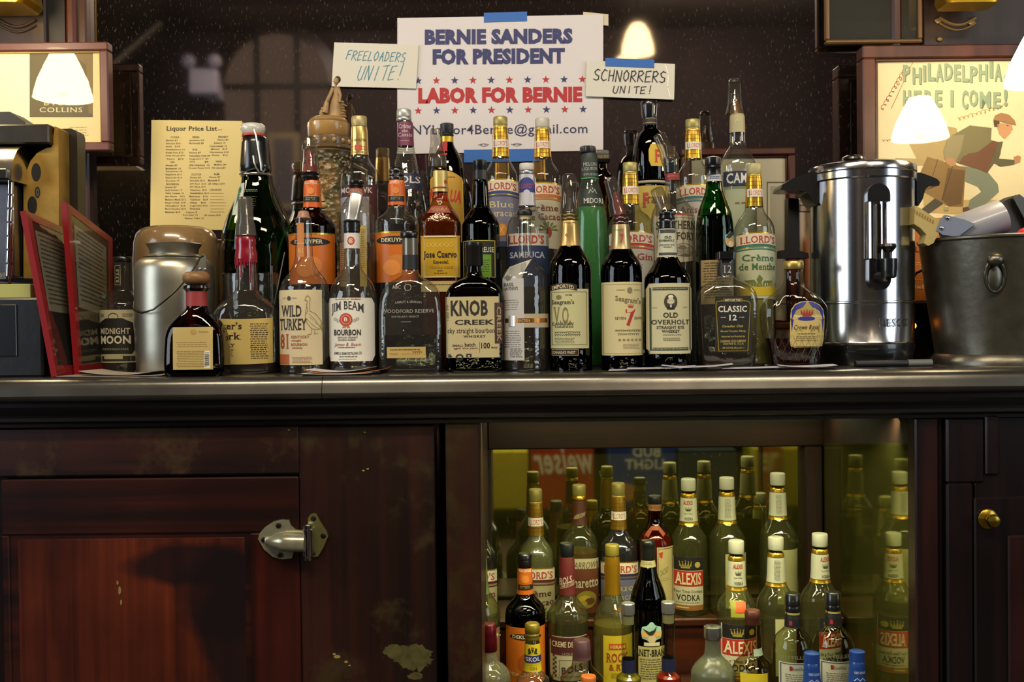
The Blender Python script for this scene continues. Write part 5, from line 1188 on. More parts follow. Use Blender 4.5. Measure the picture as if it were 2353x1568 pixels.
p = b.lab(1159, 1260, 722, 753, 'a99c80', name='belt', label='cream belt with a copper strip'); p.rect(1160, 1256, 732, 742, mat('b87838', .3, .9), 16).rect(1168, 1182, 726, 750, mat('c8c4bc', .3, .8), 3, dl=2).text('HAYDEN', 1188, 1216, 734, 740, 'd8b880', 's', dl=2); b.done()

def black_whiskey(label, px, body, neckfoil, y_neck, y_sh, lab):
    hw = body
    b = Bottle(label, px, .10, [(y_neck, 17), (y_neck + 8, 19), (y_sh - 30, 21), (y_sh - 6, 24), (y_sh + 10, 33), (y_sh + 26, 43), (y_sh + 42, hw - 1), (y_sh + 56, hw), (850, hw), (857, hw - 3)], glass('2c130d', .08)); b.liquid(y_sh + 16, L_BLACK()); return b
b = black_whiskey('black whiskey bottle with gold neck and green-cream label under a smoky upright cover', 1311, 48.5, None, 505, 572, None)
p = b.sleeve(508, 566, '', name='neck_foil', m=mat('c8a868', .3, .8)); p.text('Seagram', 1296, 1326, 511, 516, '5a4a28', 's').ell(1302, 542, 3, 3.5, 'a02820', 12, hole=.5); b.done()
b.piece('collar', [(491, 18), (494, 20), (498, 20), (500, 18.5), (504, 20), (507, 19)], mat('6a5a34', .3, .6)); b.cover(400, 490, 16.5, 22, G_SMOKE())
b.piece('pourer_spout', [(455, 5), (480, 8), (492, 15)], mat('3a3634', .4))
p = b.lab(1264, 1350, 666, 800, 'b9b586', label='green-cream label'); p.frame(1266, 1346, 672, 792, 1, '6a6440'); p.rect(1264, 1323, 657, 670, '2e1a12', arc=5, dl=1.5).text('IMPORTED', 1268, 1316, 659, 668, 'c8b88c', 'bs', arc=4, dl=2.5)
p.text("Seagram's", 1266, 1316, 690, 703, '4a4428', 'bs').text('V.O.', 1270, 1308, 706, 744, '7a6a34', 'ms').text('CANADIAN', 1267, 1314, 741, 748, '3a3620', 'bs').dashes(1270, 1320, 750, 754, 1, '5a5434', 2, .7).script(1272, 1330, 764, 6, .8, '4a4428', 4, loops=12).script(1272, 1330, 770, 5, .8, '4a4428', 6, loops=12).dashes(1272, 1320, 776, 790, 4, '7a7450', 3).dashes(1296, 1314, 678, 682, 1, '5a5434', 2, .7).ell(1282, 684, 6, 5, '7a6a34'); b.done()
p = b.lab(1264, 1326, 801, 817, '20140f', name='lower_label'); p.frame(1266, 1325, 802, 816, 1, 'b08a30').text("CANADA'S FINEST", 1268, 1318, 806, 812, 'c8b88c', 'bs'); b.done()

b = black_whiskey('black whiskey bottle with cream label bearing a red crowned seven, smoky cover tipped left', 1428, 47.5, None, 512, 578, None)
p = b.sleeve(517, 574, '', name='neck_foil', m=mat('c8b080', .3, .8)); p.text('7', 1424, 1432, 540, 560, 'a02018', 'bs').text('Seagrams', 1410, 1432, 528, 532, '5a4a28', 's'); b.done()
b.piece('collar', [(498, 17), (501, 19), (508, 19), (510, 17), (514, 18.5), (517, 17.5)], mat('3a1c18', .25, coat=.5)); b.cover(405, 492, 14, 22, G_SMOKE(), tilt=-15, dx=-2, piv=495)
b.piece('pourer_spout', [(440, 5), (452, 8), (478, 11), (494, 15)], mat('7c1c18', .4, noise=0), tilt=-13, piv=498)
p = b.lab(1381, 1474, 650, 816, 'c4b888', label='cream label with a red figure'); p.frame(1383, 1472, 655, 812, .8, '9a8a50').text("Seagram's", 1409, 1469, 684, 700, '7a6a48', 'bs', skew=8).crown(1444, 704, 13, 9, 'b0301c').text('7', 1432, 1455, 712, 750, 'a81e18', 'Bs').text('SEVEN', 1408, 1433, 729, 735, '4a4230', 's').text('CROWN', 1452, 1472, 729, 735, '4a4230', 's')
p.script(1408, 1468, 760, 6, .8, '5a5238', 3, loops=14).script(1414, 1464, 768, 5, .8, '5a5238', 6, loops=11).ell(1442, 669, 6, 7, '7a7250').dashes(1412, 1432, 667, 671, 1, '8a8260', 3, .6).dashes(1452, 1470, 667, 671, 1, '8a8260', 6, .6).dashes(1424, 1468, 790, 803, 4, '8a8260', 6, .35)
for k in range(6): p.ell(1418 + k * 9.6, 781, 3, 2.8, '7a7250', 10, hole=.4)
b.done()
b = black_whiskey('black rye bottle with a bordered label showing a bald man\u2019s portrait in an oval', 1534, 53.5, None, 522, 598, None)
p = b.sleeve(527, 592, 'b8b8a0', name='neck_label', rough=.5); p.rect(1513, 1555, 529, 537, '34342c', 8, dl=.5).rect(1513, 1555, 582, 588, '34342c', 8, dl=.5).text('OLD', 1525, 1541, 544, 550, '2c2c24', 'bs').text('OVERHOLT', 1514, 1548, 552, 557, '2c2c24', 'bs').text('STRAIGHT RYE', 1514, 1548, 563, 566, '2c2c24', 'bs').text('WHISKEY', 1522, 1542, 568, 571, '2c2c24', 'bs'); b.done()
b.piece('pourer_base', [(483, 14), (487, 18), (494, 18), (496, 17), (502, 19), (506, 17), (511, 19), (515, 17.5), (521, 19), (527, 18)], BLACKP()); b.cover(428, 488, 15, 22, G_SMOKE(), tilt=-20, dx=-3, piv=490, mid=.75)
p = b.lab(1482, 1587, 653, 812, 'bdb790', round_=6, label='bordered pale label'); fr = '3e4238'; p.rect(1488, 1582, 662, 669, fr).rect(1488, 1582, 798, 805, fr).rect(1488, 1492, 664, 804, fr, 1, 8).rect(1578, 1582, 664, 804, fr, 1, 8); p.dashes(1489, 1581, 664, 668, 1, '9a9878', 2, .5, dl=2).dashes(1489, 1581, 800, 804, 1, '9a9878', 5, .5, dl=2)
p.ell(1533, 695, 15, 18, '3a362c', 24).ell(1533, 693, 6.5, 8.5, 'c8c0a0', 18, dl=2).ell(1533, 683.5, 6, 4, 'd8d2b8', 14, dl=2).poly([(1524, 712), (1527, 703), (1539, 703), (1542, 712)], '1c1a16', 2.5).poly([(1530, 703), (1536, 703), (1533, 709)], 'd8d2b8', 3).rect(1529.5, 1531.5, 692, 693, '2a261e', 1, dl=3).rect(1534.5, 1536.5, 692, 693, '2a261e', 1, dl=3).rect(1531, 1535, 698, 699, '4a3a2e', 1, dl=3)
for sx in (-1, 1): p.ell(1533 + sx * 6.5, 694, 2, 4.5, 'b8b294', 8, dl=2.6)
p.text('OLD', 1516, 1549, 719, 731, '24221c', 'bs').text('OVERHOLT', 1491, 1577, 735, 746, '24221c', 'bsS').text('STRAIGHT RYE', 1502, 1564, 749, 756, '24221c', 'bs').text('WHISKEY', 1512, 1554, 758, 765, '24221c', 'bs').script(1515, 1557, 770, 4, .7, '4a4638', 3, loops=9).dashes(1514, 1556, 776, 784, 3, '5a5642', 3, .4).text('Since', 1494, 1503, 706, 709, '4a4638', 's').text('1810', 1562, 1572, 706, 709, '4a4638', 's'); b.done()

b = Bottle('square-shouldered clear whisky bottle with a black and gold tapered label, nearly empty', 1668, .13, [(603, 17, 2.5, 1), (635, 18, 2.6, 1), (643, 25, 3, .9), (651, 42, 3.5, .7), (660, 56, 4, .6), (675, 66, 5, .55), (700, 70, 6, .52), (760, 67, 6, .52), (842, 60, 6, .52), (849, 57, 5, .52)], G_CLEAR())
b.liquid(815, L_DARK()); b.piece('cap', [(579, 19), (581, 21.5), (596, 21), (598, 16), (605, 16)], BLACKP(), e=5); p = b.sleeve(606, 634, '26262a', name='neck_band'); p.text('12', 1660, 1678, 611, 628, 'a8a498', 's'); b.done()
p = b.lab(1636, 1718, 682, 809, '15140f', label='black label edged in gold'); g_ = mat('c0a030', .35, .7)
p.line([(1638, 700), (1640, 694), (1655, 692)], 2, g_).line([(1698, 692), (1712, 694), (1716, 700)], 2, g_).line([(1638, 700), (1644, 806)], 2, g_).line([(1716, 700), (1710, 806)], 2, g_).line([(1644, 806), (1710, 806)], 1.2, g_).line([(1655, 688), (1698, 688), (1698, 694), (1655, 694), (1655, 688)], 1, g_)
p.text('IMPORTED', 1658, 1696, 688.5, 693.5, 'c8c2a8', 'b', dl=2).text('CLASSIC', 1643, 1708, 704, 718, 'd8d4c8', 'bs').text('12', 1667, 1685, 724, 737, 'd8d4c8', 'bs').dashes(1648, 1662, 729, 732, 1, 'a8a498', 2, .6).dashes(1690, 1704, 729, 732, 1, 'a8a498', 2, .6)
gy = 'b8a850'
for tx, a, c, y in (('Canadian Club', 1652, 1699, 747), ('Blended Canadian Whisky', 1648, 1706, 759), ('Imported and bottled by', 1650, 1704, 771), ('CANADIAN CLUB COMPANY', 1647, 1706, 781), ('Deerfield IL, U.S.A.', 1654, 1701, 787), ('40% ALC/VOL (80 proof) 1 L', 1652, 1702, 797)): p.text(tx, a, c, y, y + 5.5, gy, 'mi')
b.done()

b = Bottle('cut-glass decanter-shaped whisky bottle with gold cap and blue-draped arched label', 1824, .13, [(618, 19.5), (624, 21), (640, 20.5), (655, 24), (664, 32, 2.2, .85), (678, 52, 2.4, .7), (694, 66, 2.6, .62), (712, 75, 3, .58), (730, 76, 3, .56), (760, 73, 3, .56), (790, 66, 3, .56), (835, 56, 3, .56), (842, 53, 3, .55)], glass('eceae2', .3, bump=.9, bscale=26), n=96, ribs=(24, .007))
b.liquid(777, mat('24080a', .12, coat=.6), inset=.004); b.cap(600, 619, 22.5, mat('b8a058', .35, .8), (40, .012))
p = b.lab(1804, 1884, 726, 796, 'c3ad6a', label='arched label with blue drapes and a red crown', round_=3); 
p.poly([(1804, 730), (1806, 712), (1815, 700), (1828, 694.5), (1844, 693), (1860, 695.5), (1873, 702), (1881, 714), (1884, 730)], 'cbb87c', .1)
db_ = '2c2c84'; p.poly([(1808, 735), (1807, 715), (1816, 702), (1830, 696), (1842, 695), (1832, 706), (1818, 712)], db_, 1).poly([(1880, 735), (1881, 716), (1872, 703), (1858, 696), (1846, 695), (1856, 706), (1870, 712)], db_, 1).poly([(1805, 732), (1812, 735), (1808, 762)], db_, 1).poly([(1883, 732), (1876, 735), (1880, 762)], db_, 1).ell(1841, 733, 20, 5, db_, 16, dl=1).crown(1842, 718, 27, 19, 'a8281c', 'c8a030')
p.text('Crown Royal', 1813, 1872, 747, 761, '34281a', 'mi', dl=2).dashes(1818, 1868, 766, 770, 1, '6a5a30', 2, .6).dashes(1816, 1870, 773, 786, 3, '7a6a3c', 5, .4).line([(1805, 730), (1807, 790), (1815, 798), (1872, 798), (1880, 790), (1884, 730)], 1.6, 'a88a30', dl=.5); b.done()
fac = MB()
for k in range(9):
    for sgn in (-1, 1):
        x0 = 1764 + k * 15; pts = [b.surf(x0 + sgn * (y - 800) * .45, y, .5) for y in (770, 785, 800, 815, 830) if abs(x0 + sgn * (y - 800) * .45 - 1824) < 56]
        if len(pts) > 1: fac.tube(pts, .0006, n=5)
fac.build('cut_facets', G_CLEAR(), b.body, b.o)

# ---- middle row
def dekuyper(label, px, Y, hw, level, y0n, y1n, ysh, liqm, fruit, top, txt):
    b = Bottle(label, px, Y, [(y0n, 15), (y0n + 6, 18), (y1n, 21), (y1n + 8, 24), (ysh - 8, 40), (ysh, 48), (ysh + 14, hw), (846, hw), (852, hw - 3)], G_CLEAR() if liqm is not L_AMBER else G_BROWN())
    b.liquid(level, liqm()); p = b.sleeve(y0n + 2, y1n - 2, 'c65a16', name='neck_label', rough=.35); hwn = 19
    p.text(txt, px - 15, px + 15, y0n + 5, y0n + 12, 'e0c8a0', 'b').rect(px - 18, px + 18.5, y0n + 39, y0n + 52, '15130f', 8, dl=.6).dashes(px - 12, px + 12, y0n + 42, y0n + 50, 2, 'a89058', 3).ell(px, y0n + 27, 8, 8, fruit, 14).rect(px - 18, px + 18.5, y0n + 38, y0n + 39, 'd8a838', 6); b.done()
    p = b.lab(px - hw + 1, px + hw - 1, ysh + 30, ysh + 145, 'c96a1a', label='orange label', rough=.4); p.rect(px - hw + 1, px + hw - 1, ysh + 30, ysh + 34, mat('d8b040', .3, .8), 16)
    p.ell(px, ysh + 50, 45, 9.5, '14110e', 24).text('DEKUYPER', px - 32, px + 32, ysh + 45, ysh + 54, 'd8cca8', 'bs', dl=2).ell(px + 4, ysh + 104, 26, 22, fruit, 24).ell(px - 8, ysh + 112, 20, 18, 'e08a3c', 20, dl=1.5); b.done()
    return b
b = dekuyper('brown liqueur bottle with orange labels and a red-tipped clear pourer cover', 720, .24, 54, 512, 414, 480, 510, L_AMBER, 'd8803a', None, 'PEACHTREE')
b.piece('pourer_base', [(396, 18), (399, 20.5), (404, 18.5), (408, 20.5), (412, 19), (416, 17)], BLACKP(), dx=-3)
b.cover(314, 398, 16.5, 22.5, G_SMOKE(), dx=-5); b.piece('pourer_spout', [(344, 5), (350, 8), (377, 9), (379, 15), (398, 18)], mat('8c1426', .4), dx=-5)
b = dekuyper('liqueur bottle with orange labels, black screw cap and dark blue-black contents', 914, .24, 50, 519, 413, 475, 506, L_BLACK, 'c87a30', None, 'APRICOT')
b.piece('cap', [(386, 14), (389, 17), (396, 17.5), (398, 16.5), (404, 18), (406, 16.5), (412, 18), (415, 17)], BLACKP())

b = Bottle('tall clear bottle with gold neck, tan cap and maroon-topped label, behind the tipped steel pourer', 829, .35, [(291, 17), (296, 18), (352, 20), (362, 21), (375, 27), (388, 37), (402, 43), (415, 45), (846, 45)], G_CLEAR())
b.liquid(570, mat('3a1408', .15)); b.cap(268, 292, 17.5, mat('ab9c6c', .4, .3), (44, .012)); p = b.sleeve(293, 358, '', name='neck_foil', m=mat('d8bc70', .25, .8)); p.text('CHARMASTER', 812, 846, 322, 328, '5a4420', 's').rect(811, 847, 340, 341, 'a02820', 8).rect(811, 847, 345, 346, 'a02820', 8).rect(821, 837, 336, 349, 'b84838', 3, dl=1).text('MASTER', 816, 842, 351, 355, '5a4420', 's'); b.done()
p = b.lab(787, 871, 430, 560, '9a96a0', label='pale label with a maroon heading'); p.rect(787, 871, 430, 457, '432634', 14).text('MOHAWK', 790, 862, 436, 449, 'c8c0b8', 'b', dl=2).rect(855, 871, 430, 560, '4a1c20', 4, 6, dl=1).dashes(792, 845, 470, 482, 2, '6a6674', 3); b.done()

b = Bottle('grey clear liqueur bottle with black cap and faded red neck band, behind the steel pourer', 822, .22, [(426, 15), (443, 17), (450, 19), (462, 27), (478, 36), (495, 41), (515, 41.5), (852, 41.5)], G_CLEAR())
b.liquid(600, mat('3a2410', .15)); b.piece('cap', [(415, 14), (417, 17), (423, 17), (425, 15.5), (428, 17), (431, 15.5), (434, 17)], BLACKP()); p = b.sleeve(434, 450, '8a4034', name='neck_band'); p.text('CURACAO', 808, 836, 437, 446, 'b89070', 'b'); b.done()
p = b.lab(833, 848, 522, 660, 'b39a4c', name='label', label='narrow ochre back label'); p.dashes(836, 845, 530, 620, 22, '6a5420', 3, .3); b.done()
p = b.lab(785, 806, 560, 660, '8a6a48', name='side_label'); p.dashes(787, 804, 562, 650, 20, '4a3018', 3, .3); b.done()

b = Bottle('conical clear ribbed bottle with plum neck label and silver cap, before the poster\u2019s left edge', 935, .38, [(279, 15.5), (283, 16.5), (338, 19), (345, 20), (370, 25), (400, 32), (430, 40), (470, 47), (510, 51), (846, 51)], G_CLEAR())
b.liquid(512, L_DARK()); b.cap(252, 270, 16.5, mat('b8b8b2', .35, .5), (44, .012), dx=-3); b.piece('cap_ring', [(270, 16), (272, 17.5), (279, 17), (281, 15)], mat('b0b0aa', .3, .7), dx=-3)
p = b.sleeve(282, 337, '6e2c48', name='neck_label'); p.text('Crème', 921, 949, 288, 298, 'd0c4c4', 's').text('de', 929, 942, 300, 307, 'd0c4c4', 's').text('Cassis', 919, 951, 308, 317, 'd0c4c4', 's').dashes(922, 948, 326, 329, 1, 'a88a98', 2, .6); b.done()
rg = MB()
for k in range(13): z = b.z(342 + k * 4.6); r, e, d = b.at(z); rg.lathe([(z + .0008, r + .0002), (z, r + .0011), (z - .0008, r + .0002)], b.x, b.Y, None, 32, top=False, bot=False)
rg.build('moulded_ribs', G_CLEAR(), b.body, b.o)
p = b.lab(900, 977, 402, 440, '22223c', label='navy label', arc=0); p.text('BOLS', 912, 969, 409, 426, 'c4c4c8', 'b').dashes(928, 948, 431, 434, 1, 'a8a8b0', 2, .7); b.done()

b = Bottle('gold tequila bottle with yellow blackletter label and tall clear pourer cover', 1014, .20, [(384, 13), (390, 16), (443, 17, 2, 1), (455, 18, 2.2, 1), (475, 25, 2.5, 1), (488, 34, 3, .95), (502, 42, 4, .9), (515, 45.5, 5, .9), (846, 46, 5, .9), (852, 44, 5, .9)], glass('d8b890', .3, bump=.5, bscale=90))
b.liquid(486, mat('5a2c0c', .2, coat=.5, noise=.3, nscale=60, bump=.5, bscale=120)); p = b.sleeve(394, 442, '', name='neck_label', m=mat('c8b46c', .35, .5)); p.rect(997, 1032, 431, 435, '8a2030', 8).ell(1027, 420, 3, 5, 'a84028', 10); b.done()
b.piece('pourer_base', [(360, 13), (364, 15), (372, 14), (378, 16), (384, 15)], mat('3a3e34', .3)); 
b.piece('pourer_cover', [(294, 6), (296, 12), (302, 13.5), (330, 14.5), (352, 18), (362, 21), (376, 21.5), (384, 22)], G_SMOKE(), dx=-6, tilt=-1.5, open_bottom=True, smooth=30)
p = Print(b.surf, 1); p.poly([(985, 493), (996, 476), (1030, 476), (1040, 493)], '8a3a2c').text('TEQUILA', 994, 1032, 481, 489, 'b08858', 'b', dl=2); p.build(b.body, b.o)
p = b.lab(970, 1059, 545, 640, 'b8921c', label='yellow label with blackletter', rough=.4); p.rect(970, 1059, 545, 549, 'cfc08c').rect(970, 1059, 549, 551, '3a2008').rect(970, 1059, 637, 640, 'cfc08c').text('Jose Cuervo', 977, 1052, 580, 600, '241a0c', 'Bs').text('Especial.', 999, 1034, 601, 611, '241a0c', 'bs').text('TEQUILA GOLD', 990, 1044, 615, 621, '8a6410', 's').text('BLUE AGAVE', 1000, 1030, 629, 632, '3a2a0c', 'b').dashes(1008, 1022, 624, 627, 1, '3a2a0c', 1, .6)
for k in range(6): p.ell(989 + k * 10, 566, 5, 5, 'd0b050', 12, hole=.7)
b.done(); p = b.lab(970, 1059, 648, 672, 'b8a468', name='lower_label'); p.dashes(980, 1050, 655, 658, 1, '4a3a1c', 2, .7); b.done()

b = Bottle('dark brown coffee liqueur bottle with yellow arched label, before the poster', 1030, .35, [(312, 14), (328, 14.5), (338, 18), (355, 28), (375, 36), (400, 41), (430, 44), (846, 45)], glass('4a2010', .1))
b.liquid(334, mat('2a0c06', .12, coat=.6)); b.piece('cap', [(284, 12), (286, 15.5), (306, 15.5), (308, 14.5), (311, 16), (315, 14.5)], mat('1c2026', .4), ribs=(30, .01), n=60); p = b.sleeve(315, 328, '', m=mat('c8a838', .3, .7), name='neck_foil'); b.done()
p = b.lab(1010, 1032, 329, 362, '9a1420', name='neck_strip'); b.done()
p = b.lab(992, 1066, 415, 560, 'b88c28', label='yellow arched label', arc=16, arcb=0); p.text('KAHLUA', 990, 1062, 440, 468, 'b82c14', 'Bi', skew=8).line([(1066, 420), (1067, 520)], 1.6, 'e0c060').dashes(1020, 1054, 412, 416, 1, '6a4a14', 2, .6); b.done()

b = Bottle('black-green herbal liqueur bottle with lime and black label', 1106, .20, [(412, 15), (418, 17), (460, 20), (480, 22), (492, 30), (505, 38), (520, 43), (846, 43.5), (852, 41)], glass('4a5238', .1))
b.liquid(479, mat('08100a', .12, coat=.6)); b.liquid
MB().lathe([(b.z(458), 18 / b.s), (b.z(479), 19.5 / b.s)], b.x, b.Y, mat('5a6a14', .2), 28).build('liquor_neck', None, b.root, b.o)
b.piece('cap', [(368, 13), (370, 16), (386, 16), (388, 15), (414, 17), (415, 15)], mat('0c0c0e', .3), ribs=(36, .01), n=72); p = Print(b.surf, 1)
pp = b.piece('cap_band', [(393, 17), (412, 17.4)], mat('16181a', .35)); 
p = b.lab(1064, 1141, 555, 640, '0f120d', label='black label with lime panel'); p.frame(1066, 1139, 556, 640, 1.5, 'b0a840').text('CHARTREUSE', 1072, 1136, 571, 583, 'b8b8a8', 'b').rect(1076, 1130, 588, 640, '5f8a1c', 8, dl=1).dashes(1096, 1126, 600, 630, 6, '2a4410', 4, .35, dl=2); b.done()

def llords(label, px, Y, hw, ycap, yf0, yf1, ylab, flavour, fc, panel, stripe, capm=None, fill=None, level=0, art=None, base=BOT, ribbed=False, zbase=ZC, capw=16.5, sh=45, labh=150):
    ys_ = yf1 + 4
    b = Bottle(label, px, Y, [(yf0 - 2, capw - 1), (yf0 + 3, capw), (yf1 - 4, capw + 3), (yf1, capw + 3.5), (ys_ + sh * .18, capw + 8), (ys_ + sh * .45, hw * .78), (ys_ + sh * .8, hw * .97), (ys_ + sh * 1.05, hw), (base - 6, hw), (base, hw - 3)], G_CLEAR(), base=zbase, ribs=None)
    if fill: b.liquid(level, fill)
    b.cap(ycap, yf0 - 5, capw, capm or mat('a0955c', .4, .35), (44, .012)); b.piece('cap_ring', [(yf0 - 5, capw - 1), (yf0 - 4, capw), (yf0, capw), (yf0 + 1, capw - 1)], mat('b09c50', .35, .5))
    lneck(b, yf0, yf1)
    w = hw - 1; y = ylab; p = b.lab(px - w, px + w, y, y + labh, panel, label='printed label', arc=4, rough=.45)
    p.rect(px - w, px + w, y, y + 3, mat('c8a030', .3, .8), 16, arc=4).rect(px - w, px + w, y + 3, y + 27, 'cdc4ae', 16, arc=4, dl=.6).text("LLORD'S", px - w * .88, px + w * .88, y + 7, y + 24, 'a83a1a', 'bs', dl=1.4, arc=3)
    p.rect(px - w, px + w, y + 27, y + 33, stripe, 16, arc=4, dl=.6).rect(px - w, px + w, y + 34, y + 35.5, mat('c8a030', .3, .8), 16, arc=4, dl=.6).rect(px - w, px + w, y + 37, y + 40, stripe, 16, arc=4, dl=.6)
    for k, t_ in enumerate(flavour):
        n = len(t_) / 8; ww = min(w * .92, w * (.35 + .09 * len(t_))); p.text(t_, px - ww, px + ww, y + 47 + k * 20, y + 62 + k * 20, fc, 'ms', dl=1.4)
    yy = y + 50 + 20 * len(flavour)
    if art == 'orange':
        p.ell(px, yy + 22, 16, 16, 'b06a20', 24, dl=1.4).ell(px, yy + 22, 13, 13, 'd08a34', 24, dl=1.8)
        for k in range(6): p.line([(px, yy + 22), (px + 13 * math.cos(k * PI / 3), yy + 22 + 13 * math.sin(k * PI / 3))], 1, 'e8c890', dl=2.4)
        p.rect(px - w, px + w, yy + 48, labh + y, '1c2a50', 14, dl=1)
    if art == 'cacao':
        for k in range(7): a = -PI * k / 6; p.poly([(px + 10, yy + 14), (px + 10 + 18 * math.cos(a - .15), yy + 14 + 16 * math.sin(a - .15)), (px + 10 + 24 * math.cos(a), yy + 14 + 20 * math.sin(a)), (px + 10 + 18 * math.cos(a + .15), yy + 14 + 16 * math.sin(a + .15))], '5a6a34')
        p.ell(px + 12, yy + 20, 6, 12, '8a2a1c', 16, dl=2)
    if art == 'berry':
        p.ell(px + 12, yy + 10, 7, 8, '4a4a30', 14).ell(px - 6, yy + 16, 7, 8, '5a5236', 14).line([(px - 20, yy + 24), (px + 20, yy + 2)], 1.4, '4a4430')
    if art == 'leaf':
        for a in (-2.6, -1.57, -.5): p.poly([(px, yy + 30), (px + 18 * math.cos(a - .4), yy + 30 + 18 * math.sin(a - .4)), (px + 38 * math.cos(a), yy + 30 + 28 * math.sin(a)), (px + 20 * math.cos(a + .4), yy + 30 + 20 * math.sin(a + .4))], '64703a')
        p.rect(px - w, px + w, y + 112, y + 118, mat('c8b030', .3, .5), 14, dl=1).rect(px - w, px + w, y + 120, y + 140, 'c0a820', 14, dl=1)
    b.done(); return b
llords('clear liqueur bottle with gold neck and violet-blue label with orange slice, below the email line', 1153, .38, 40.5, 269, 294, 362, 420, ('Blue', 'Curacao'), 'c4b890', '6e6c80', '28386e', art='orange', sh=48)
llords('clear liqueur bottle with gold neck, white-topped cap and brown-lettered pod label, before the poster', 1249, .38, 43, 272, 299, 363, 428, ('Crème', 'de Cacao'), '6a3420', 'b2ac98', 'b0642c', capm=mat('b8b4a8', .4), art='cacao', sh=48)
b = Bottle('white-capped clear liqueur bottle with blue-arched neck and navy label, behind the paper-bibbed bottle', 1213, .25, [(398, 16), (403, 17), (470, 19), (478, 21), (490, 30), (508, 42), (528, 48), (545, 49), (850, 49)], G_CLEAR())
b.cap(376, 392, 17, mat('c4c0bc', .4), (44, .01)); b.piece('cap_ring', [(392, 15), (394, 17), (400, 17), (402, 16)], mat('b0b0b0', .25, .8)); p = b.sleeve(402, 474, 'b4b4bc', name='neck_label', rough=.35, metal=.3)
p.ell(1212, 425, 17.5, 15, '26347c', 20).rect(1195, 1231, 424, 444, '26347c', 8).text("LLORD'S", 1195, 1230, 424, 435, 'a04050', 'bs', dl=2).ell(1212, 456, 11, 18, 'b8b8c0', 20, dl=2); b.done()
p = b.lab(1166, 1260, 540, 660, '22305a', label='navy label'); p.rect(1166, 1260, 540, 568, 'c4bfb4', 16).text("LLORD'S", 1169, 1250, 544, 564, 'a83a2a', 'bs', dl=2).text('SAMBUCA', 1172, 1252, 582, 596, 'b4b8c4', 'bs'); b.done()
llords('liqueur bottle with gold neck and red-striped sloe-berry label, between the red-seven and portrait bottles', 1450, .25, 52, 374, 400, 470, 539, ('Sloe Gin',), 'a0302a', 'b4ac98', 'b02a20', art='berry', fill=mat('6a6030', .25), level=610, sh=52)
llords('clear aniseed liqueur bottle with gold neck and teal-striped label, behind the green bottle', 1594, .38, 42, 275, 300, 366, 432, ('Anisette',), '7a4030', 'b0aaa0', '2c6a70', sh=46)
llords('mint liqueur bottle with gold neck and leafy green label, left of the coffee urn', 1734, .20, 46, 377, 406, 476, 541, ('Crème', 'de Menthe'), '3a6440', 'b5b898', '2a6a50', capm=mat('a8a070', .4), art='leaf', fill=mat('8a8440', .25), level=690, sh=55, ribbed=True)

b = Bottle('frosted melon liqueur bottle with bright green contents and black oval label', 1357, .28, [(352, 15.5), (358, 17.5), (410, 20), (430, 24), (460, 32), (490, 38), (530, 42), (600, 45), (660, 46), (848, 44)], glass('d0d8cc', .5, body=.07, bodycol='a8b0a4'))
b.liquid(478, mat('0d8a26', .3, coat=.3, noise=.12, nscale=200), name='green_liqueur'); b.piece('cap', [(336, 13), (338, 17.5), (350, 18), (352, 17)], mat('1c1e1e', .35, coat=.3), ribs=(14, .03), n=84, dx=-4)
p = b.sleeve(354, 411, '1d2b26', name='neck_label'); p.text('MELON', 1341, 1372, 376, 384, 'a0a8a0', 's').text('LIQUEUR', 1338, 1374, 387, 395, 'a0a8a0', 's').text('IMPORTED', 1342, 1374, 401, 406, 'a0a8a0', 's').rect(1337, 1378, 411, 413, '3aa040', 8, dl=-.5); b.done()
p = b.lab(1336, 1385, 428, 478, '14201a', round_=22, label='black oval label'); p.text('MIDORI', 1340, 1385, 459, 471, 'c4c8c0', 's').line([(1352, 448), (1356, 439), (1361, 446), (1366, 439), (1370, 448)], 1.6, '9aa49c').ell(1361, 437, 1.4, 2, '9aa49c', 8); b.done()
b = Bottle('short amber bottle with a square black stopper, half hidden behind the melon liqueur', 1385, .44, [(374, 11), (390, 12), (405, 22, 3, .8), (430, 26, 5, .8), (840, 27, 5, .8)], glass('8a5a28', .2)); b.liquid(410, L_AMBER()); b.piece('stopper', [(347, 17), (349, 18), (373, 18), (375, 17)], mat('0f0e0f', .35), e=9, n=40)
p = Print(lambda x, y, l: tuple(P(x, y, .44 - 18 / S(.44) - .0006 - l * EPS)), 0); p.text('DISARONNO', 1369, 1400, 356, 364, 'b09a5c', 's'); p.build([c for c in b.root.children if c.name.startswith('stopper')][0], b.o)

b = Bottle('tall brown robe-shaped hazelnut liqueur bottle with yellow shield label, under the black handwritten note', 1496, .38, [(270, 15), (286, 16), (298, 17), (304, 24, 2, .95), (318, 33), (335, 38), (360, 41), (400, 43), (418, 42), (424, 40), (430, 43), (500, 47), (846, 50)], glass('4a1a0c', .1))
b.liquid(300, mat('240a05', .12, coat=.6)); b.piece('cap', [(231, 8), (233, 17), (238, 20), (246, 19), (262, 18), (268, 17), (273, 16)], mat('15151a', .25, coat=.5), dx=-2); p = b.sleeve(272, 289, '18161a', name='neck_label'); p.rect(1480, 1512, 274, 275, 'b09a6c', 6).rect(1480, 1512, 284, 285, 'b09a6c', 6); b.done()
p = b.lab(1487, 1525, 338, 388, 'c4a42c', round_=5, label='yellow shield label'); p.text('F', 1500, 1513, 350, 380, 'b03418', 'Bs'); b.done()
b.piece('rope_belt', [(420, 43), (422, 45.5), (425, 45.5), (427, 43)], mat('b0a894', .6, bump=.5, bscale=300), n=40)
p = b.lab(1456, 1538, 432, 560, 'b8a448', label='yellow script label', ny=8); p.text('Frangelico', 1472, 1560, 450, 480, '6a3a20', 'ms').text('F', 1472, 1485, 448, 482, 'a83018', 'Bs', dl=2); b.done()

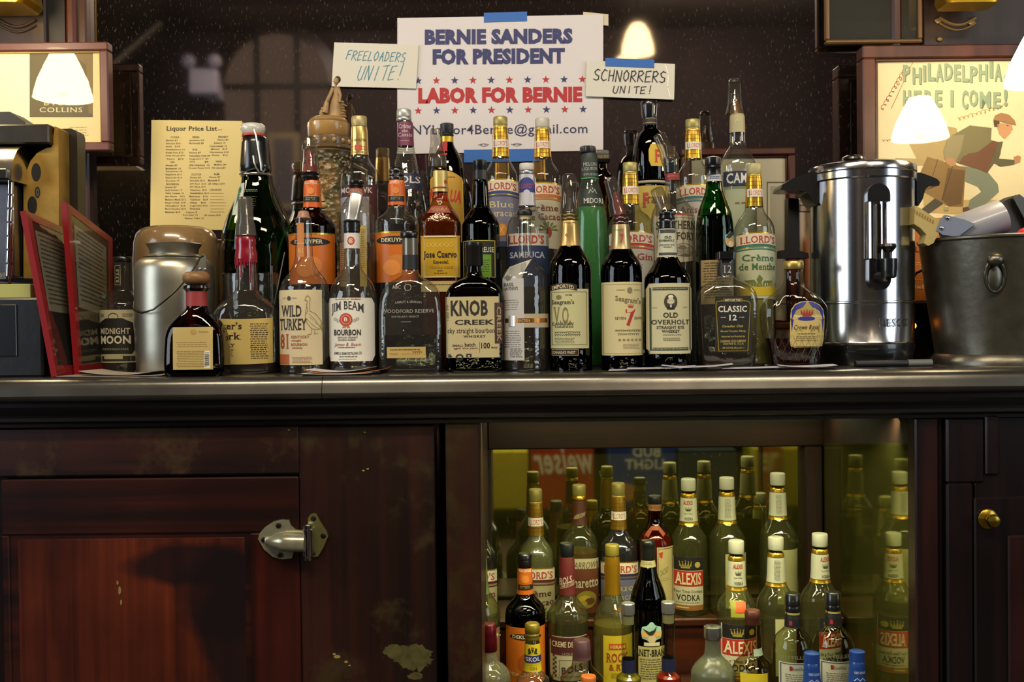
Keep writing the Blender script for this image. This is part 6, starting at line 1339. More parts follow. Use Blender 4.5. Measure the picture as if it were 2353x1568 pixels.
b = Bottle('fluted clear liqueur bottle with white engraved label, red neck band and tipped cover', 1547, .26, [(394, 14), (400, 16), (440, 17), (448, 19), (462, 30), (478, 42), (495, 48), (515, 50), (846, 50)], G_CLEAR(), ribs=(20, .012), n=100)
b.piece('pourer_base', [(362, 15), (367, 17.5), (372, 16), (377, 17.5), (384, 16.5), (398, 16.5)], mat('1e2220', .25, coat=.5), dx=-3); b.cover(300, 374, 14, 21, G_SMOKE(), tilt=-24, dx=-1, piv=376); p = b.sleeve(400, 416, '8c2a2c', name='neck_band'); p.dashes(1534, 1558, 406, 409, 1, 'b87068', 1, .7); b.done()
p = b.lab(1500, 1594, 498, 600, 'b2ab98', label='white engraved label', arc=0, arcb=-6); p.rect(1500, 1594, 498, 500, 'a82c20', 14).text('SOUTHERN', 1504, 1595, 512, 531, '3a342c', 'bs').text('COMFORT', 1506, 1592, 538, 555, '3a342c', 'bs').ell(1564, 578, 24, 15, '7a7464', 24, hole=.93).dashes(1545, 1584, 572, 588, 5, '6a6454', 5, .4).ell(1560, 572, 9, 5, '6a6454').dashes(1506, 1590, 504, 507, 1, '8a8474', 4, .5).ell(1567, 590, 12, 3, '5a5444'); b.done()

b = Bottle('bright green glass bottle of black bitters with black cap and round eagle picture', 1643, .20, [(414, 16), (420, 18), (440, 21), (460, 28), (480, 35), (500, 40), (530, 43), (560, 43.5), (846, 43.5), (852, 41)], glass('1e9a2c', .25))
b.liquid(496, mat('04040c', .1, coat=.7)); b.piece('cap', [(361, 13), (363, 17.5), (380, 18), (382, 17), (386, 18.5), (388, 17), (403, 18)], BLACKP(), ribs=(40, .01), n=80, dx=-3); p = b.sleeve(403, 418, 'b4b0a8', name='neck_band'); p.dashes(1630, 1655, 407, 415, 2, '5a6a8a', 3, .5); b.done()
p = b.lab(1657, 1686, 530, 576, '7fa8a0', round_=20, label='round eagle picture'); p.ell(1672, 560, 13, 11, 'c8985a').poly([(1660, 548), (1670, 538), (1684, 534), (1676, 546), (1668, 552)], '1a2a34', 2).ell(1673, 564, 7, 7, 'd8cbb0', dl=2); b.done()
p = b.lab(1606, 1680, 600, 700, 'a8946a', name='lower_label'); p.dashes(1610, 1676, 606, 690, 14, '5a4a2c', 5, .35); b.done()

b = Bottle('tallest bottle, clear with a navy band label and a clear pourer cover', 1696, .38, [(261, 13), (266, 16), (300, 17), (328, 17.5), (338, 20), (352, 30), (368, 38), (385, 42), (846, 43)], G_CLEAR())
b.liquid(404, mat('8c9a86', .35)); p = b.sleeve(263, 306, 'a8a078', name='neck_label', rough=.5); p.line([(1688, 283), (1692, 278), (1696, 282)], 1.2, 'd8d4b8'); b.done()
b.piece('pourer_spout', [(225, 4), (240, 9), (256, 13), (263, 14)], mat('6a4418', .3), dx=-3); b.cover(186, 261, 14.5, 20.5, G_CLEAR(), dx=-5, mid=.7); b.piece('cover_tip', [(181, 9), (184, 12.5), (190, 13.5)], mat('3a342c', .3), dx=-6)
p = b.lab(1659, 1733, 399, 431, '18203c', label='navy band label'); p.text('CAMPARI'[:3], 1664, 1708, 403, 427, 'c8c8c4', 'b'); b.done()
p = b.lab(1662, 1732, 440, 560, '9ca48a', name='lower_label', label='pale green label'); p.dashes(1680, 1728, 470, 480, 1, '6a5a3a', 3); b.done()

# swing-top magnum
b = Bottle('giant dark green swing-top beer bottle with white porcelain stopper, beside the price list', 594, .30, [(396, 30), (402, 33), (420, 36), (450, 46), (480, 60), (510, 72), (540, 80), (580, 85), (640, 86), (848, 86)], glass('5a8a30', .2, bump=.3, bscale=18), n=56)
b.liquid(640, mat('141c08', .15, coat=.4)); 
b.piece('stopper', [(284, 15), (286, 24), (290, 28), (298, 28.5), (306, 26), (309, 24)], mat('c4c2b8', .2, coat=.7), dx=-8); b.piece('rubber_washer', [(308, 23), (310, 26), (314, 26), (316, 24)], mat('b03a20', .5), dx=-7)
b.piece('neck_foil', [(315, 24), (320, 29), (330, 31), (380, 35), (393, 36), (396, 34)], mat('0c1014', .25, coat=.4), dx=-3)
w = MB(); yf = b.Y - 40 / b.s
w.tube([tuple(P(x, y, yf)) for x, y in ((584, 297), (588, 310), (594, 345), (600, 380), (601, 392), (606, 394), (610, 388))], .0019)
w.tube([tuple(P(x, y, yf)) for x, y in ((582, 358), (584, 372), (588, 385), (596, 397), (604, 398), (609, 390))], .0019); w.tube([tuple(P(x, y, yf + .004)) for x, y in ((588, 386), (575, 390), (560, 396), (550, 401))], .0016)
w.build('wire_bail', STEEL(), b.root, b.o); b.piece('wire_collar', [(400, 34), (402, 36), (405, 36), (407, 34)], STEEL(), dx=-2)
p = b.lab(549, 573, 424, 500, 'a8b0a8', label='white and green diamond label'); p.poly([(551, 440), (562, 428), (566, 440), (558, 470), (552, 480)], '1c5a34').line([(550, 420), (562, 432), (572, 436), (571, 450), (561, 449)], 3, 'b8bcb0', 2); b.done()
p = Print(b.surf, 1); p.dashes(578, 606, 441, 448, 2, '6a7a5c', 3, .4).dashes(576, 606, 458, 490, 6, '4a5a3c', 3, .2); p.build(b.body, b.o)

# tumbler with stirrer behind the wax-necked bottle
t = thing('tumbler', (P(577, 700, .19).x, .19, ZC), 'plain glass tumbler with a thin stirring straw behind the red-wax bottle', 'glass'); o = tuple(t.location); s_ = S(.19); z = lambda y: P(577, y, .19).z
MB().lathe([(z(630), 63 / s_), (z(631), 64 / s_), (z(700), 62 / s_), (z(845), 56 / s_), (ZC + .001, 54 / s_)], o[0], .19, G_CLEAR(), 40, top=False).build('glass_wall', None, t, o)
MB().lathe([(z(629), 62 / s_), (z(628.5), 63.5 / s_), (z(630), 64.5 / s_), (z(632), 63 / s_)], o[0], .19, glass('f4f4f0', .6, ior=1.9), 40, top=False, bot=False).build('rim', None, t, o)
t2 = MB().tube([tuple(P(654, 580, .17)), tuple(P(628, 710, .19)), tuple(P(612, 790, .20))], .0011, n=6).build('stirrer', mat('8a8478', .3), None, tuple(P(628, 790, .19))); tag(t2, 'thin clear stirring straw leaning in the glass tumbler', 'stirrer')
# ================================================================== coffee urn
def urn():
    px, Y = 1981, .24; s_ = S(Y); x = P(px, 600, Y).x; t = thing('coffee_urn', (x, Y, ZC), 'tall polished steel coffee urn with black handles, spigot and sight glass', 'coffee urn'); o = (x, Y, ZC); z = lambda y: P(px, y, Y).z
    ch = mat('d2d2d4', .17, 1.0, noise=.06, nscale=20, bump=.10, bscale=9, name='polished_steel')
    body = MB().lathe([(z(420), 114 / s_), (z(424), 114 / s_), (z(560), 113.5 / s_), (z(694), 113 / s_)], x, Y, ch, 72, top=False, bot=False).build('steel_body', None, t, o)
    MB().lathe([(z(693), 112 / s_), (z(695), 114.5 / s_), (z(698), 114.5 / s_), (z(700), 113 / s_), (z(784), 112 / s_), (z(787), 114 / s_), (z(790), 112 / s_)], x, Y, ch, 72, top=False).build('base_shell', None, t, o)
    MB().lathe([(z(789), 112 / s_), (z(793), 113 / s_), (ZC + .008, 108 / s_), (ZC, 104 / s_)], x, Y, BLACKP(), 64).build('black_base', None, t, o)
    lid = MB().lathe([(z(377), 6 / s_), (z(379), 60 / s_), (z(382), 104 / s_), (z(386), 116 / s_), (z(390), 118.5 / s_), (z(402), 119 / s_), (z(404), 117 / s_), (z(406), 118.5 / s_), (z(420), 118.5 / s_), (z(423), 116 / s_)], x, Y, mat('b8b8ba', .18, 1.0, noise=.08, nscale=30), 72).build('lid', None, t, o)
    kx = P(1960, 370, Y).x; MB().lathe([(z(357), 4 / s_), (z(358), 18 / s_), (z(363), 26 / s_), (z(368), 27.5 / s_), (z(373), 22 / s_), (z(377), 12 / s_), (z(384), 11 / s_)], kx, Y, BLACKP(), 36).build('lid_knob', None, lid, o)
    def prx(pts, y0, y1, name, m=BLACKP(), par=t): return MB().prism([(P(a, b, Y).x, P(a, b, Y).z) for a, b in pts], y0, y1).build(name, m, par, o, sharp=60)
    w_ = .032
    prx([(1784, 441), (1788, 430), (1810, 416), (1840, 405), (1858, 398), (1870, 404), (1872, 470), (1866, 476), (1858, 470), (1850, 455), (1842, 446), (1820, 441), (1800, 443)], Y - w_, Y + w_, 'left_handle')['label'] = 'black plastic handle'
    prx([(2092, 402), (2100, 402), (2118, 408), (2138, 416), (2145, 424), (2143, 432), (2120, 433), (2112, 440), (2106, 462), (2096, 478), (2092, 470)], Y - w_, Y + w_, 'right_handle')
    prx([(1818, 452), (1842, 454), (1844, 575), (1864, 580), (1866, 592), (1800, 592), (1800, 574), (1818, 572)], Y + .02, Y + .05, 'stand_bracket', mat('16161c', .35))
    yf = Y - 113 / s_; s2 = S(yf)
    def fr(x0, y0, x1, y1, d0, d1, m, name, bev=.004, par=t):
        a = P(x0, y1, yf); b = P(x1, y0, yf); return MB().box(a.x, b.x, yf - d1, yf + .012 - d0, a.z, b.z, bev=bev).build(name, m, par, o)
    # sight-glass housing
    def pill(x0, x1, y0, y1, yA, yB, m, name, par=t, top=True, bot=False):
        r = (x1 - x0) / 2; cx = (x0 + x1) / 2; pts = []
        if top: pts += [(cx + r * math.cos(a), y0 + r - r * math.sin(a)) for a in [PI * k / 12 for k in range(13)]]
        else: pts += [(x1, y0), (x0, y0)]
        if bot: pts += [(cx - r * math.cos(a), y1 - r + r * math.sin(a)) for a in [PI * k / 12 for k in range(13)]]
        else: pts += [(x0, y1), (x1, y1)]
        return MB().prism([(P(u, v, yf).x, P(u, v, yf).z) for u, v in pts][::-1], yA, yB).build(name, m, par, o, sharp=40)
    sg = pill(1987, 2039, 424, 465, yf - .016, yf + .02, BLACKP(), 'sight_glass_cap')
    hq = P(2013, 530, yf); hs = MB().lathe([(z(464), 24 / s_), (z(465), 25.5 / s_), (z(602), 25.5 / s_), (z(603), 24 / s_)], hq.x, yf + .008, mat('c4c4ca', .12, 1.0), 40).build('sight_glass_housing', None, t, o)
    fr(2006, 470, 2018, 600, 0, .0175, mat('18130f', .15, coat=.8), 'sight_tube', .002, hs)
    MB().tube([tuple(P(2012, 472, yf - .020)), tuple(P(2012, 596, yf - .020))], .0036, n=12).build('gauge_glass', glass('cfc8b8', .4), hs, o)
    pill(1990, 2040, 598, 668, yf - .018, yf + .02, BLACKP(), 'spigot_mount', top=False, bot=True)
    c = P(2042, 640, yf - .035); tp = MB()
    tp.lathe([(P(0, 616, c.y).z, .012), (P(0, 617, c.y).z, .0155), (P(0, 635, c.y).z, .0155), (P(0, 658, c.y).z, .014), (P(0, 662, c.y).z, .010)], c.x, c.y, None, 28); tp.tube([(c.x - .02, c.y + .03, c.z + .004), (c.x, c.y, c.z + .004)], .010)
    sp = tp.build('spigot', BLACKP(), t, o)
    kb_ = MB(); kz = lambda y: P(0, y, c.y).z; kb_.lathe([(kz(581), .006), (kz(583), .013), (kz(589), .0145), (kz(594), .012), (kz(602), .0065), (kz(616), .006)], c.x, c.y, None, 28, ribs=(8, .05)); kb_.build('spigot_lever', BLACKP(), sp, o)
    pr = Print(lambda a, b, l: (x + 114.2 / s_ * math.sin((a - px) / 114.0 * .97), Y - (114.2 / s_ + l * .0006) * math.cos((a - px) / 114.0 * .97), z(b)), 1)
    pr.text('NESCO', 1980, 2060, 733, 751, mat('8c8c8e', .2, .9), 'b'); pr.build(body, o, 'embossed_name')
    MB().ell(P(2100, 749, Y - .0), (.005, .005, .006)).build('pilot_lamp', emis('ff8a1c', 6), t, o)
    cbl = MB().tube([tuple(P(a, b, Y + .03)) for a, b in ((2085, 775), (2080, 720), (2087, 660), (2105, 628), (2122, 620), (2140, 628), (2155, 655), (2165, 700), (2170, 760), (2160, 810), (2120, 836), (2100, 842))], .003, n=8)
    cbl.build('power_cord', mat('0c0c0e', .4), t, o)
urn()

# ================================================================== bucket and its tools
def bucket():
    px, Y = 2290, .20; s_ = S(Y); x = P(px, 700, Y).x; t = thing('ice_bucket', (x, Y, ZC), 'large dull pewter ice bucket full of bar tools at the right end', 'bucket'); o = (x, Y, ZC); z = lambda y: P(px, y, Y).z
    m = mat('6e6a5e', .38, .92, noise=.22, nscale=35, bump=.25, bscale=60, name='pewter')
    MB().lathe([(z(552), 164 / s_), (z(550), 168 / s_), (z(552), 170 / s_), (z(556), 170 / s_), (z(560), 166 / s_), (z(600), 161 / s_), (z(700), 148 / s_), (z(800), 134 / s_), (z(812), 133 / s_), (z(818), 138 / s_), (ZC + .006, 142 / s_), (ZC, 142 / s_)], x, Y, m, 72, top=False).build('bucket_body', None, t, o)
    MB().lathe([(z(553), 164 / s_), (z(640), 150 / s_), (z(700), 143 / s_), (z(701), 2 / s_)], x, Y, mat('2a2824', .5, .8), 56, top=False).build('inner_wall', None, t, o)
    yf = Y - 150 / s_; h = MB()
    h.ell(P(2288, 597, yf - .008), (.0165, .014, .0125)); hd = h.build('handle_boss', m, t, o)
    r = [tuple(P(2286 + 22 * math.sin(a), 634 - 36 * math.cos(a), yf + .002 - .006 * math.cos(a))) for a in [2 * PI * k / 24 for k in range(25)]]
    MB().tube(r, .0035, n=10).build('ring_handle', m, hd, o); MB().ell(P(2286, 636, yf + .004), (.015, .006, .027)).build('ring_plate', m, hd, o)
    return x, Y
bucket()
# scoops and strainers standing in it
def scoop():
    Y = .20; t = thing('measuring_scoop', tuple(P(2230, 560, Y)), 'frosted grey plastic scoop lying across the ice bucket with a cream handle', 'scoop'); o = tuple(t.location)
    cream = mat('b09c60', .45); g = mat('8e8e96', .35, coat=.3)
    A = P(2175, 545, Y - .02); Bp = P(2300, 498, Y - .02); ax = (Bp - A); L_ = ax.length
    cup = MB(); n = 32; d = ax.normalized(); u = Vector((0, 1, 0)); w = d.cross(u).normalized(); v = []; f = []
    for i, (tt, r) in enumerate(((0, .001), (0, .030), (.1, .034), (1, .034), (1, .031), (.06, .031), (.06, .001))):
        for k in range(n): a = 2*PI*k/n; v.append(tuple(A + d * (L_ * tt) + u * (r * math.cos(a)) + w * (r * math.sin(a))))
    for i in range(6):
        for k in range(n): f.append((i*n+k, i*n+(k+1)%n, (i+1)*n+(k+1)%n, (i+1)*n+k))
    cup.add(v, f); c = cup.build('cup', g, t, o)
    pl = [(2151, 530), (2160, 505), (2172, 494), (2183, 497), (2215, 505), (2240, 515), (2200, 545), (2165, 540)]
    b = MB().prism([(P(a, b_, Y - .06).x, P(a, b_, Y - .06).z) for a, b_ in pl], Y - .062, Y - .055).build('bracket_plate', mat('7c8496', .4, .3), t, o, smooth=False)
    for (a, b_) in ((2178, 501), (2164, 524)): MB().ell(P(a, b_, Y - .064), (.004, .002, .004), nu=10, nv=6).build('screw', CHROME(), b, o)
    MB().box(P(2167, 0, Y - .063).x, P(2178, 0, Y - .063).x, Y - .0635, Y - .06, P(0, 517, Y).z, P(0, 506, Y).z, bev=.001).build('slot', cream, b, o)
    hp = [(2098, 474), (2110, 480), (2140, 500), (2160, 508), (2156, 530), (2140, 560), (2128, 566), (2118, 560), (2124, 540), (2110, 525), (2096, 516)]
    hb_ = MB().prism([(P(a, b_, Y - .05).x, P(a, b_, Y - .05).z) for a, b_ in hp], Y - .06, Y - .03).build('handle', cream, t, o, smooth=False)
    pr = Print(flat_surf(Y - .0602), 1)
    for k in range(8): pr.poly([(2101 + k * 6, 481 + k * 3.4), (2104 + k * 6, 483 + k * 3.4), (2102 + k * 6, 491 + k * 3.4), (2099 + k * 6, 489 + k * 3.4)], '8a6c28')
    pr.build(hb_, o, 'grip_slots')
scoop()
def tools():
    Y = .24; t = thing('black_scoop', tuple(P(2300, 540, Y)), 'black plastic scoop with a steel edge sticking out of the ice bucket', 'scoop'); o = tuple(t.location)
    MB().prism([(P(a, b, Y).x, P(a, b, Y).z) for a, b in ((2258, 490), (2335, 448), (2380, 480), (2400, 540), (2330, 560), (2290, 555))], Y, Y + .05).build('blade', mat('1a1614', .4), t, o, sharp=30)
    MB().prism([(P(a, b, Y).x, P(a, b, Y).z) for a, b in ((2322, 458), (2336, 448), (2353, 462), (2410, 500), (2420, 550), (2370, 552), (2345, 500))], Y - .012, Y).build('steel_edge', mat('5c5c5a', .3, .8), t, o, sharp=30)
    c = P(2362, 548, .12); k = MB().ell(c, (.024, .022, .022)).ell((c.x + .005, c.y, c.z - .026), (.021, .02, .02)).build('red_knob', mat('b01c2c', .4), None, tuple(c)); tag(k, 'red rubber knob of a tool hooked over the bucket rim, cut by the picture edge', 'knob')
    k['label'] = 'red rubber knob hooked over the bucket rim at the picture edge'
tools()
def box_():
    Y = .42; a = P(2085, 690, Y); b = P(2200, 500, Y); t = MB().box(a.x, b.x, Y, Y + .05, ZC, b.z, mat('b4641a', .6), bev=.002).build('orange_carton', None, None, ((a.x + b.x) / 2, Y, ZC)); tag(t, 'orange carton with dark capitals between the coffee urn and the ice bucket', 'carton')
    p = Print(flat_surf(Y - .0004), 1); p.text('MILK', 2082, 2126, 567, 580, '3a2010', 'b').text('Slab', 2088, 2130, 654, 664, 'd8b080', 'b').dashes(2100, 2128, 603, 613, 2, 'd8a878', 3).rect(2100, 2132, 643, 644, 'd8a878', 2); p.build(t, ((a.x + b.x) / 2, Y, ZC))
    Y = .34; a = P(2092, 842, Y); b = P(2180, 690, Y); t = MB().box(a.x, b.x, Y, Y + .06, ZC, b.z, bev=.006).build('charger_box', mat('0c0b10', .35, coat=.3), None, ((a.x + b.x) / 2, Y, ZC)); tag(t, 'small black box in the gap between coffee urn and ice bucket', 'box')
box_()
# pen, flyers
pn = thing('marker_pen', tuple(P(2060, 839, .10)), 'dark marker pen with a grey cap lying before the coffee urn', 'pen'); po = tuple(pn.location)
def lay(px, Y, dz): q_ = P(px, 840, Y); return (q_.x, Y, ZC + dz)
MB().tube([lay(1965, .09, .0065), lay(2085, .10, .0065)], .0062, n=16).build('barrel', mat('1c1e22', .35), pn, po)
MB().tube([lay(2085, .10, .0068), lay(2140, .105, .0068)], .0067, n=16).build('pen_cap', mat('6c6c68', .4), pn, po)
p = Print(flat_surf(.0935 - .0065), 1); zz = P(2050, 840, .09); p.text('TRIC Retract Stic M', 2008, 2060, 836.5, 840.5, 'b4b8c0', 'b'); 
pz = lay(2010, .09, 0); 
def paper_stack(label, sheets, group='loose flyers on the counter edge'):
    for i, (x0, x1, y0, y1, dz, cc, lift, l2) in enumerate(sheets):
        a = lay(x0, y0, 0); b = lay(x1, y0, 0); n = 8; v = []
        for j in range(2):
            Yj = y0 if j == 0 else y1
            for k in range(n + 1):
                u = k / n; zz = ZC + .0008 + dz + lift * (abs(2 * u - 1) ** 2.2) + l2 * u
                v.append((a[0] + (b[0] - a[0]) * u + (.008 * j), Yj, zz)); v.append((a[0] + (b[0] - a[0]) * u + (.008 * j), Yj, zz + .0007))
        W = 2 * (n + 1); f = []
        for k in range(n):
            q0 = 2 * k; f += [(q0 + 1, q0 + 3, W + q0 + 3, W + q0 + 1), (q0, W + q0, W + q0 + 2, q0 + 2), (q0, q0 + 2, q0 + 3, q0 + 1), (W + q0, W + q0 + 1, W + q0 + 3, W + q0 + 2)]
        f += [(0, 1, W + 1, W), (2 * n, W + 2 * n, W + 2 * n + 1, 2 * n + 1)]
        t = mesh_obj('flyer', v, f, mat(cc, .7), None, (a[0], y0, ZC), smooth=False); tag(t, label[i], 'flyer', group)
paper_stack(['orange flyer curling under the white ones, before the bourbon bottles', 'white flyer lowest in the small stack before the red-seal bourbon', 'white flyer with curled ends on top of the small stack'],
            [(700, 872, .012, .08, .0008, 'c47a3a', .006, 0), (692, 852, .006, .07, 0, 'b8b4b4', .002, 0), (702, 846, .015, .07, .003, 'b4b2b4', .006, .002)])
paper_stack(['lilac-white flyer under the red-seven whiskey bottle', 'white flyer under the portrait-label whiskey bottle', 'crumpled white flyer reaching left of the square-shouldered bottle', 'long white flyer under the cut-glass bottle', 'white flyer end before the urn base'],
            [(1398, 1600, .014, .07, .0, 'b0a8bc', .001, .006), (1440, 1650, .01, .06, .003, 'b4b2ba', .001, .003), (1520, 1685, .02, .07, .005, 'b4b0bc', .004, .001), (1660, 1925, .02, .075, .001, 'b4b4bc', .001, .004), (1790, 1924, .016, .06, .004, 'aaa8ae', .003, -.001)])
paper_stack(['folded cream paper lying before the moonshine bottle', 'thin paper slip under the folded cream one, by the menus'], [(180, 345, .03, .12, .004, 'a09484', .006, -.003), (128, 372, .02, .09, .0, '8f867c', .001, 0)])

# ================================================================== spare bottles in the niche
BR1, BR2, BR3, BR4 = .50, .37, .25, .14
def alexis(label, px, Y, zb_, ycap, seed, turn=0, group=None, orange=False, hwf=1.0):
    k = S(Y) / S(.50); hw = 43 * k * hwf; c = 16.6 * k; H = lambda v: ycap + v * k
    b = Bottle(label, px, Y, [(H(32), c - 2.5 * k), (H(36), c), (H(98), c + 4 * k), (H(108), c + 8 * k), (H(122), hw * .78), (H(140), hw * .97), (H(156), hw), (H(304), hw), (H(310), hw - 3)], glass('dcdeb8', .35, body=.08, bodycol='8a8a5c'), base=zb_, group=None)  # diffuse body colour stands in for light refracted in the glass
    b.cap(H(0), H(27), c, mat('b0b09c', .45), (44, .01)); b.sleeve(H(33), H(42), '', m=GOLD(), name='neck_foil'); b.done()
    w = c + 1.5 * k
    p = b.sleeve(H(43), H(96), 'b4b49c', name='neck_label'); cx = px + turn * w
    if abs(turn) < .9:
        p.text('ALEXIS', cx - w * .62, cx + w * .55, H(48), H(58), '9a2818', 'bs').crown(cx, H(67), 13 * k, 10 * k, '3a3620').text('Four Times', cx - w * .5, cx + w * .5, H(76), H(79), '5a5648', 'b').text('VODKA', cx - w * .5, cx + w * .55, H(86), H(93), '2a2820', 'b')
    else: p.dashes(px - w * .5, px + w * .3, H(48), H(92), 16, '6a6858', seed, .4)
    b.done(); b.sleeve(H(97), H(104), '', m=GOLD(), name='neck_foil_hem'); b.done()
    y0 = H(172); x0, x1 = px - hw + 2, px + hw - 2
    if turn == 0: 
        x0, x1 = px - hw * .94, px + hw * .94
    elif 0 < turn < .9: x0, x1 = px - hw * .35, px + hw * .985
    elif -.9 < turn < 0: x0, x1 = px - hw * .985, px + hw * .6
    else:
        p = b.lab(px - hw * .3, px + hw * .9, H(168), H(290), '9c9a6c', label='back of the label seen through the bottle'); b.done(); return b
    p = b.lab(x0, x1, y0, H(292), 'b8b49a', label='black, red and white label', rough=.45)
    p.rect(x0, x1, y0, H(202), '121014', 14).crown(x0 + (x1 - x0) * .4, H(188), 26 * k, 18 * k, '8a7c34').ell(x0 + (x1 - x0) * .8, H(189), 6.5 * k, 6.5 * k, 'a09040')
    p.rect(x0, x1, H(203), H(238), 'a3281a', 14).text('ALEXIS', x0 + 5, x1 - 5, H(207), H(234), 'c8c0a0', 'bs', dl=2)
    p.text('Four Times Distilled', x0 + 4, x1 - 4, H(246), H(253), '2a2820', 'm').text('VODKA', x0 + 8, x1 - 8, H(256), H(271), '1c1a16', 'b').dashes(x0 + 6, x1 - 4, H(274), H(277), 1, '5a5848', 3, .6).rect(x0, x1, H(280), H(292), '8a5a28', 14).rect(x0 + 8, x0 + (x1 - x0) * .5, H(284), H(287), 'b8a868', 4, dl=2); b.done()
    if orange:
        p = b.lab(px - 22, px + 8, H(122), H(156), '8a8a28', name='price_sticker', ny=8); p.rect(px - 11, px + 12, H(124), H(145), 'd8541c', 8, 8, dl=3); b.done()
    return b
alexis('white-capped vodka bottle with red and black label facing out, beside the amber bottle', 1583, .50, T1, 1100, 1, -.2)
alexis('white-capped vodka bottle turned sideways, second on the top step of the niche', 1671, .50, T1, 1097, 2, 1.0)
alexis('white-capped vodka bottle with a pale back label, nearest the mirror post on the top step', 1788, .49, T1, 1087, 3, 1.0)
alexis('white-capped vodka bottle with an orange price sticker on its shoulder', 1693, .37, T2, 1242, 4, 0, orange=True)
alexis('white-capped vodka bottle with small print on its neck, behind the left black-capped vodka', 1784, .38, T2, 1234, 5, 1.0)
alexis('white-capped vodka bottle standing before the wooden mirror post, rightmost in the niche', 1885, .37, T2, 1226, 6, .35)

def nllords(label, px, Y, ycap, hw, flavour, fc, panel, stripe, zb_, fill, level, art=None, capw=15.5):
    b = llords(label, px, Y, hw, ycap, ycap + 33, ycap + 105, ycap + 176, flavour, fc, panel, stripe, capm=mat('8f8444', .4, .35), art=art, base=ycap + 310, zbase=zb_, fill=fill, level=level, capw=capw, sh=46, labh=125); return b
nllords('dark sloe liqueur bottle at the niche\u2019s left edge, half hidden by the post', 1100, .50, 1128, 43, ('Sloe Gin',), '8a2a20', 'a8a078', '4a1c1c', T1, L_BLACK(), 1228, 'berry')
nllords('clear cocoa liqueur bottle with a torn gold neck foil, on the top step', 1232, .50, 1124, 43, ('Crème', 'de Cacao'), '4a2418', 'a8a078', '5a2418', T1, mat('5c5c34', .3), 1230, 'cacao')
nllords('dark blue liqueur bottle with gold neck and slate-violet label, on the top step', 1422, .50, 1110, 44, ('Blue', 'Curacao'), 'b0a880', '6a6a80', '2a2440', T1, mat('08081c', .12, coat=.6), 1214, 'orange')
# arrow amaretto
b = Bottle('clear almond liqueur bottle with gold cap and brown label of almonds, on the top step', 1332, .50, [(1142, 14), (1148, 15), (1203, 18), (1212, 22), (1224, 33), (1240, 40), (1256, 43), (1420, 43), (1426, 40)], glass('dcdeb8', .35, body=.08, bodycol='8a8a5c'), base=T1)  # refracted light put into the glass as a diffuse body tint
b.liquid(1265, mat('5a3a14', .25)); b.cap(1114, 1138, 15.5, mat('8f8444', .4, .35), (44, .012)); b.piece('cap_ring', [(1138, 14), (1140, 15.5), (1147, 15.5), (1148, 14)], GOLD()); p = b.sleeve(1149, 1203, '4a2412', name='neck_label'); p.text('ARROW', 1318, 1346, 1178, 1188, 'a89c80', 'ib', skew=-8); b.done()
p = b.lab(1290, 1374, 1286, 1400, '5a2c12', label='brown label with almonds'); p.rect(1290, 1374, 1279, 1302, 'aca484', 14, arc=4).text('ARROW', 1315, 1370, 1283, 1298, '4a3020', 'i', dl=2).text('Amaretto', 1296, 1373, 1318, 1341, 'b4aa90', 'bs').ell(1344, 1368, 24, 20, '8a7c24', 20).ell(1340, 1366, 14, 8, 'b09c34', 14, dl=2).ell(1352, 1372, 12, 8, '5a3a1c', 14, dl=2.4).ell(1336, 1376, 10, 6, 'a08c30', 12, dl=3); b.done()
# noyaux
b = Bottle('amber liqueur bottle with a yellow picture label and black cap, on the top step', 1506, .50, [(1170, 14.5), (1180, 15.5), (1200, 18), (1216, 27), (1232, 36), (1250, 41), (1270, 42), (1418, 42), (1424, 40)], glass('b87838', .3), base=T1)
b.liquid(1226, mat('8a4410', .2, coat=.4)); b.cap(1139, 1157, 15, mat('14161a', .35), (40, .01)); p = b.sleeve(1158, 1172, '8a6c40', name='neck_band'); p.text('DE FRANCE', 1493, 1519, 1161, 1168, '9a3018', 'b'); b.done()
p = b.lab(1504, 1544, 1250, 1400, 'aa9c68', label='yellow picture label'); p.frame(1506, 1542, 1253, 1396, 1, '3a3020').poly([(1508, 1262), (1518, 1260), (1516, 1275), (1510, 1272)], 'a83018').text('CACAO', 1510, 1530, 1298, 1312, '6a6444', 'b', skew=-10).dashes(1510, 1538, 1320, 1328, 2, '8a7c50', 3); b.done()
b.pr = Print(b.surf, 1); b.pr.poly([(1480, 1224), (1494, 1206), (1512, 1204), (1526, 1222), (1520, 1228), (1510, 1214), (1496, 1214), (1486, 1230)], '8a3c20'); b.pr.build(b.body, b.o)

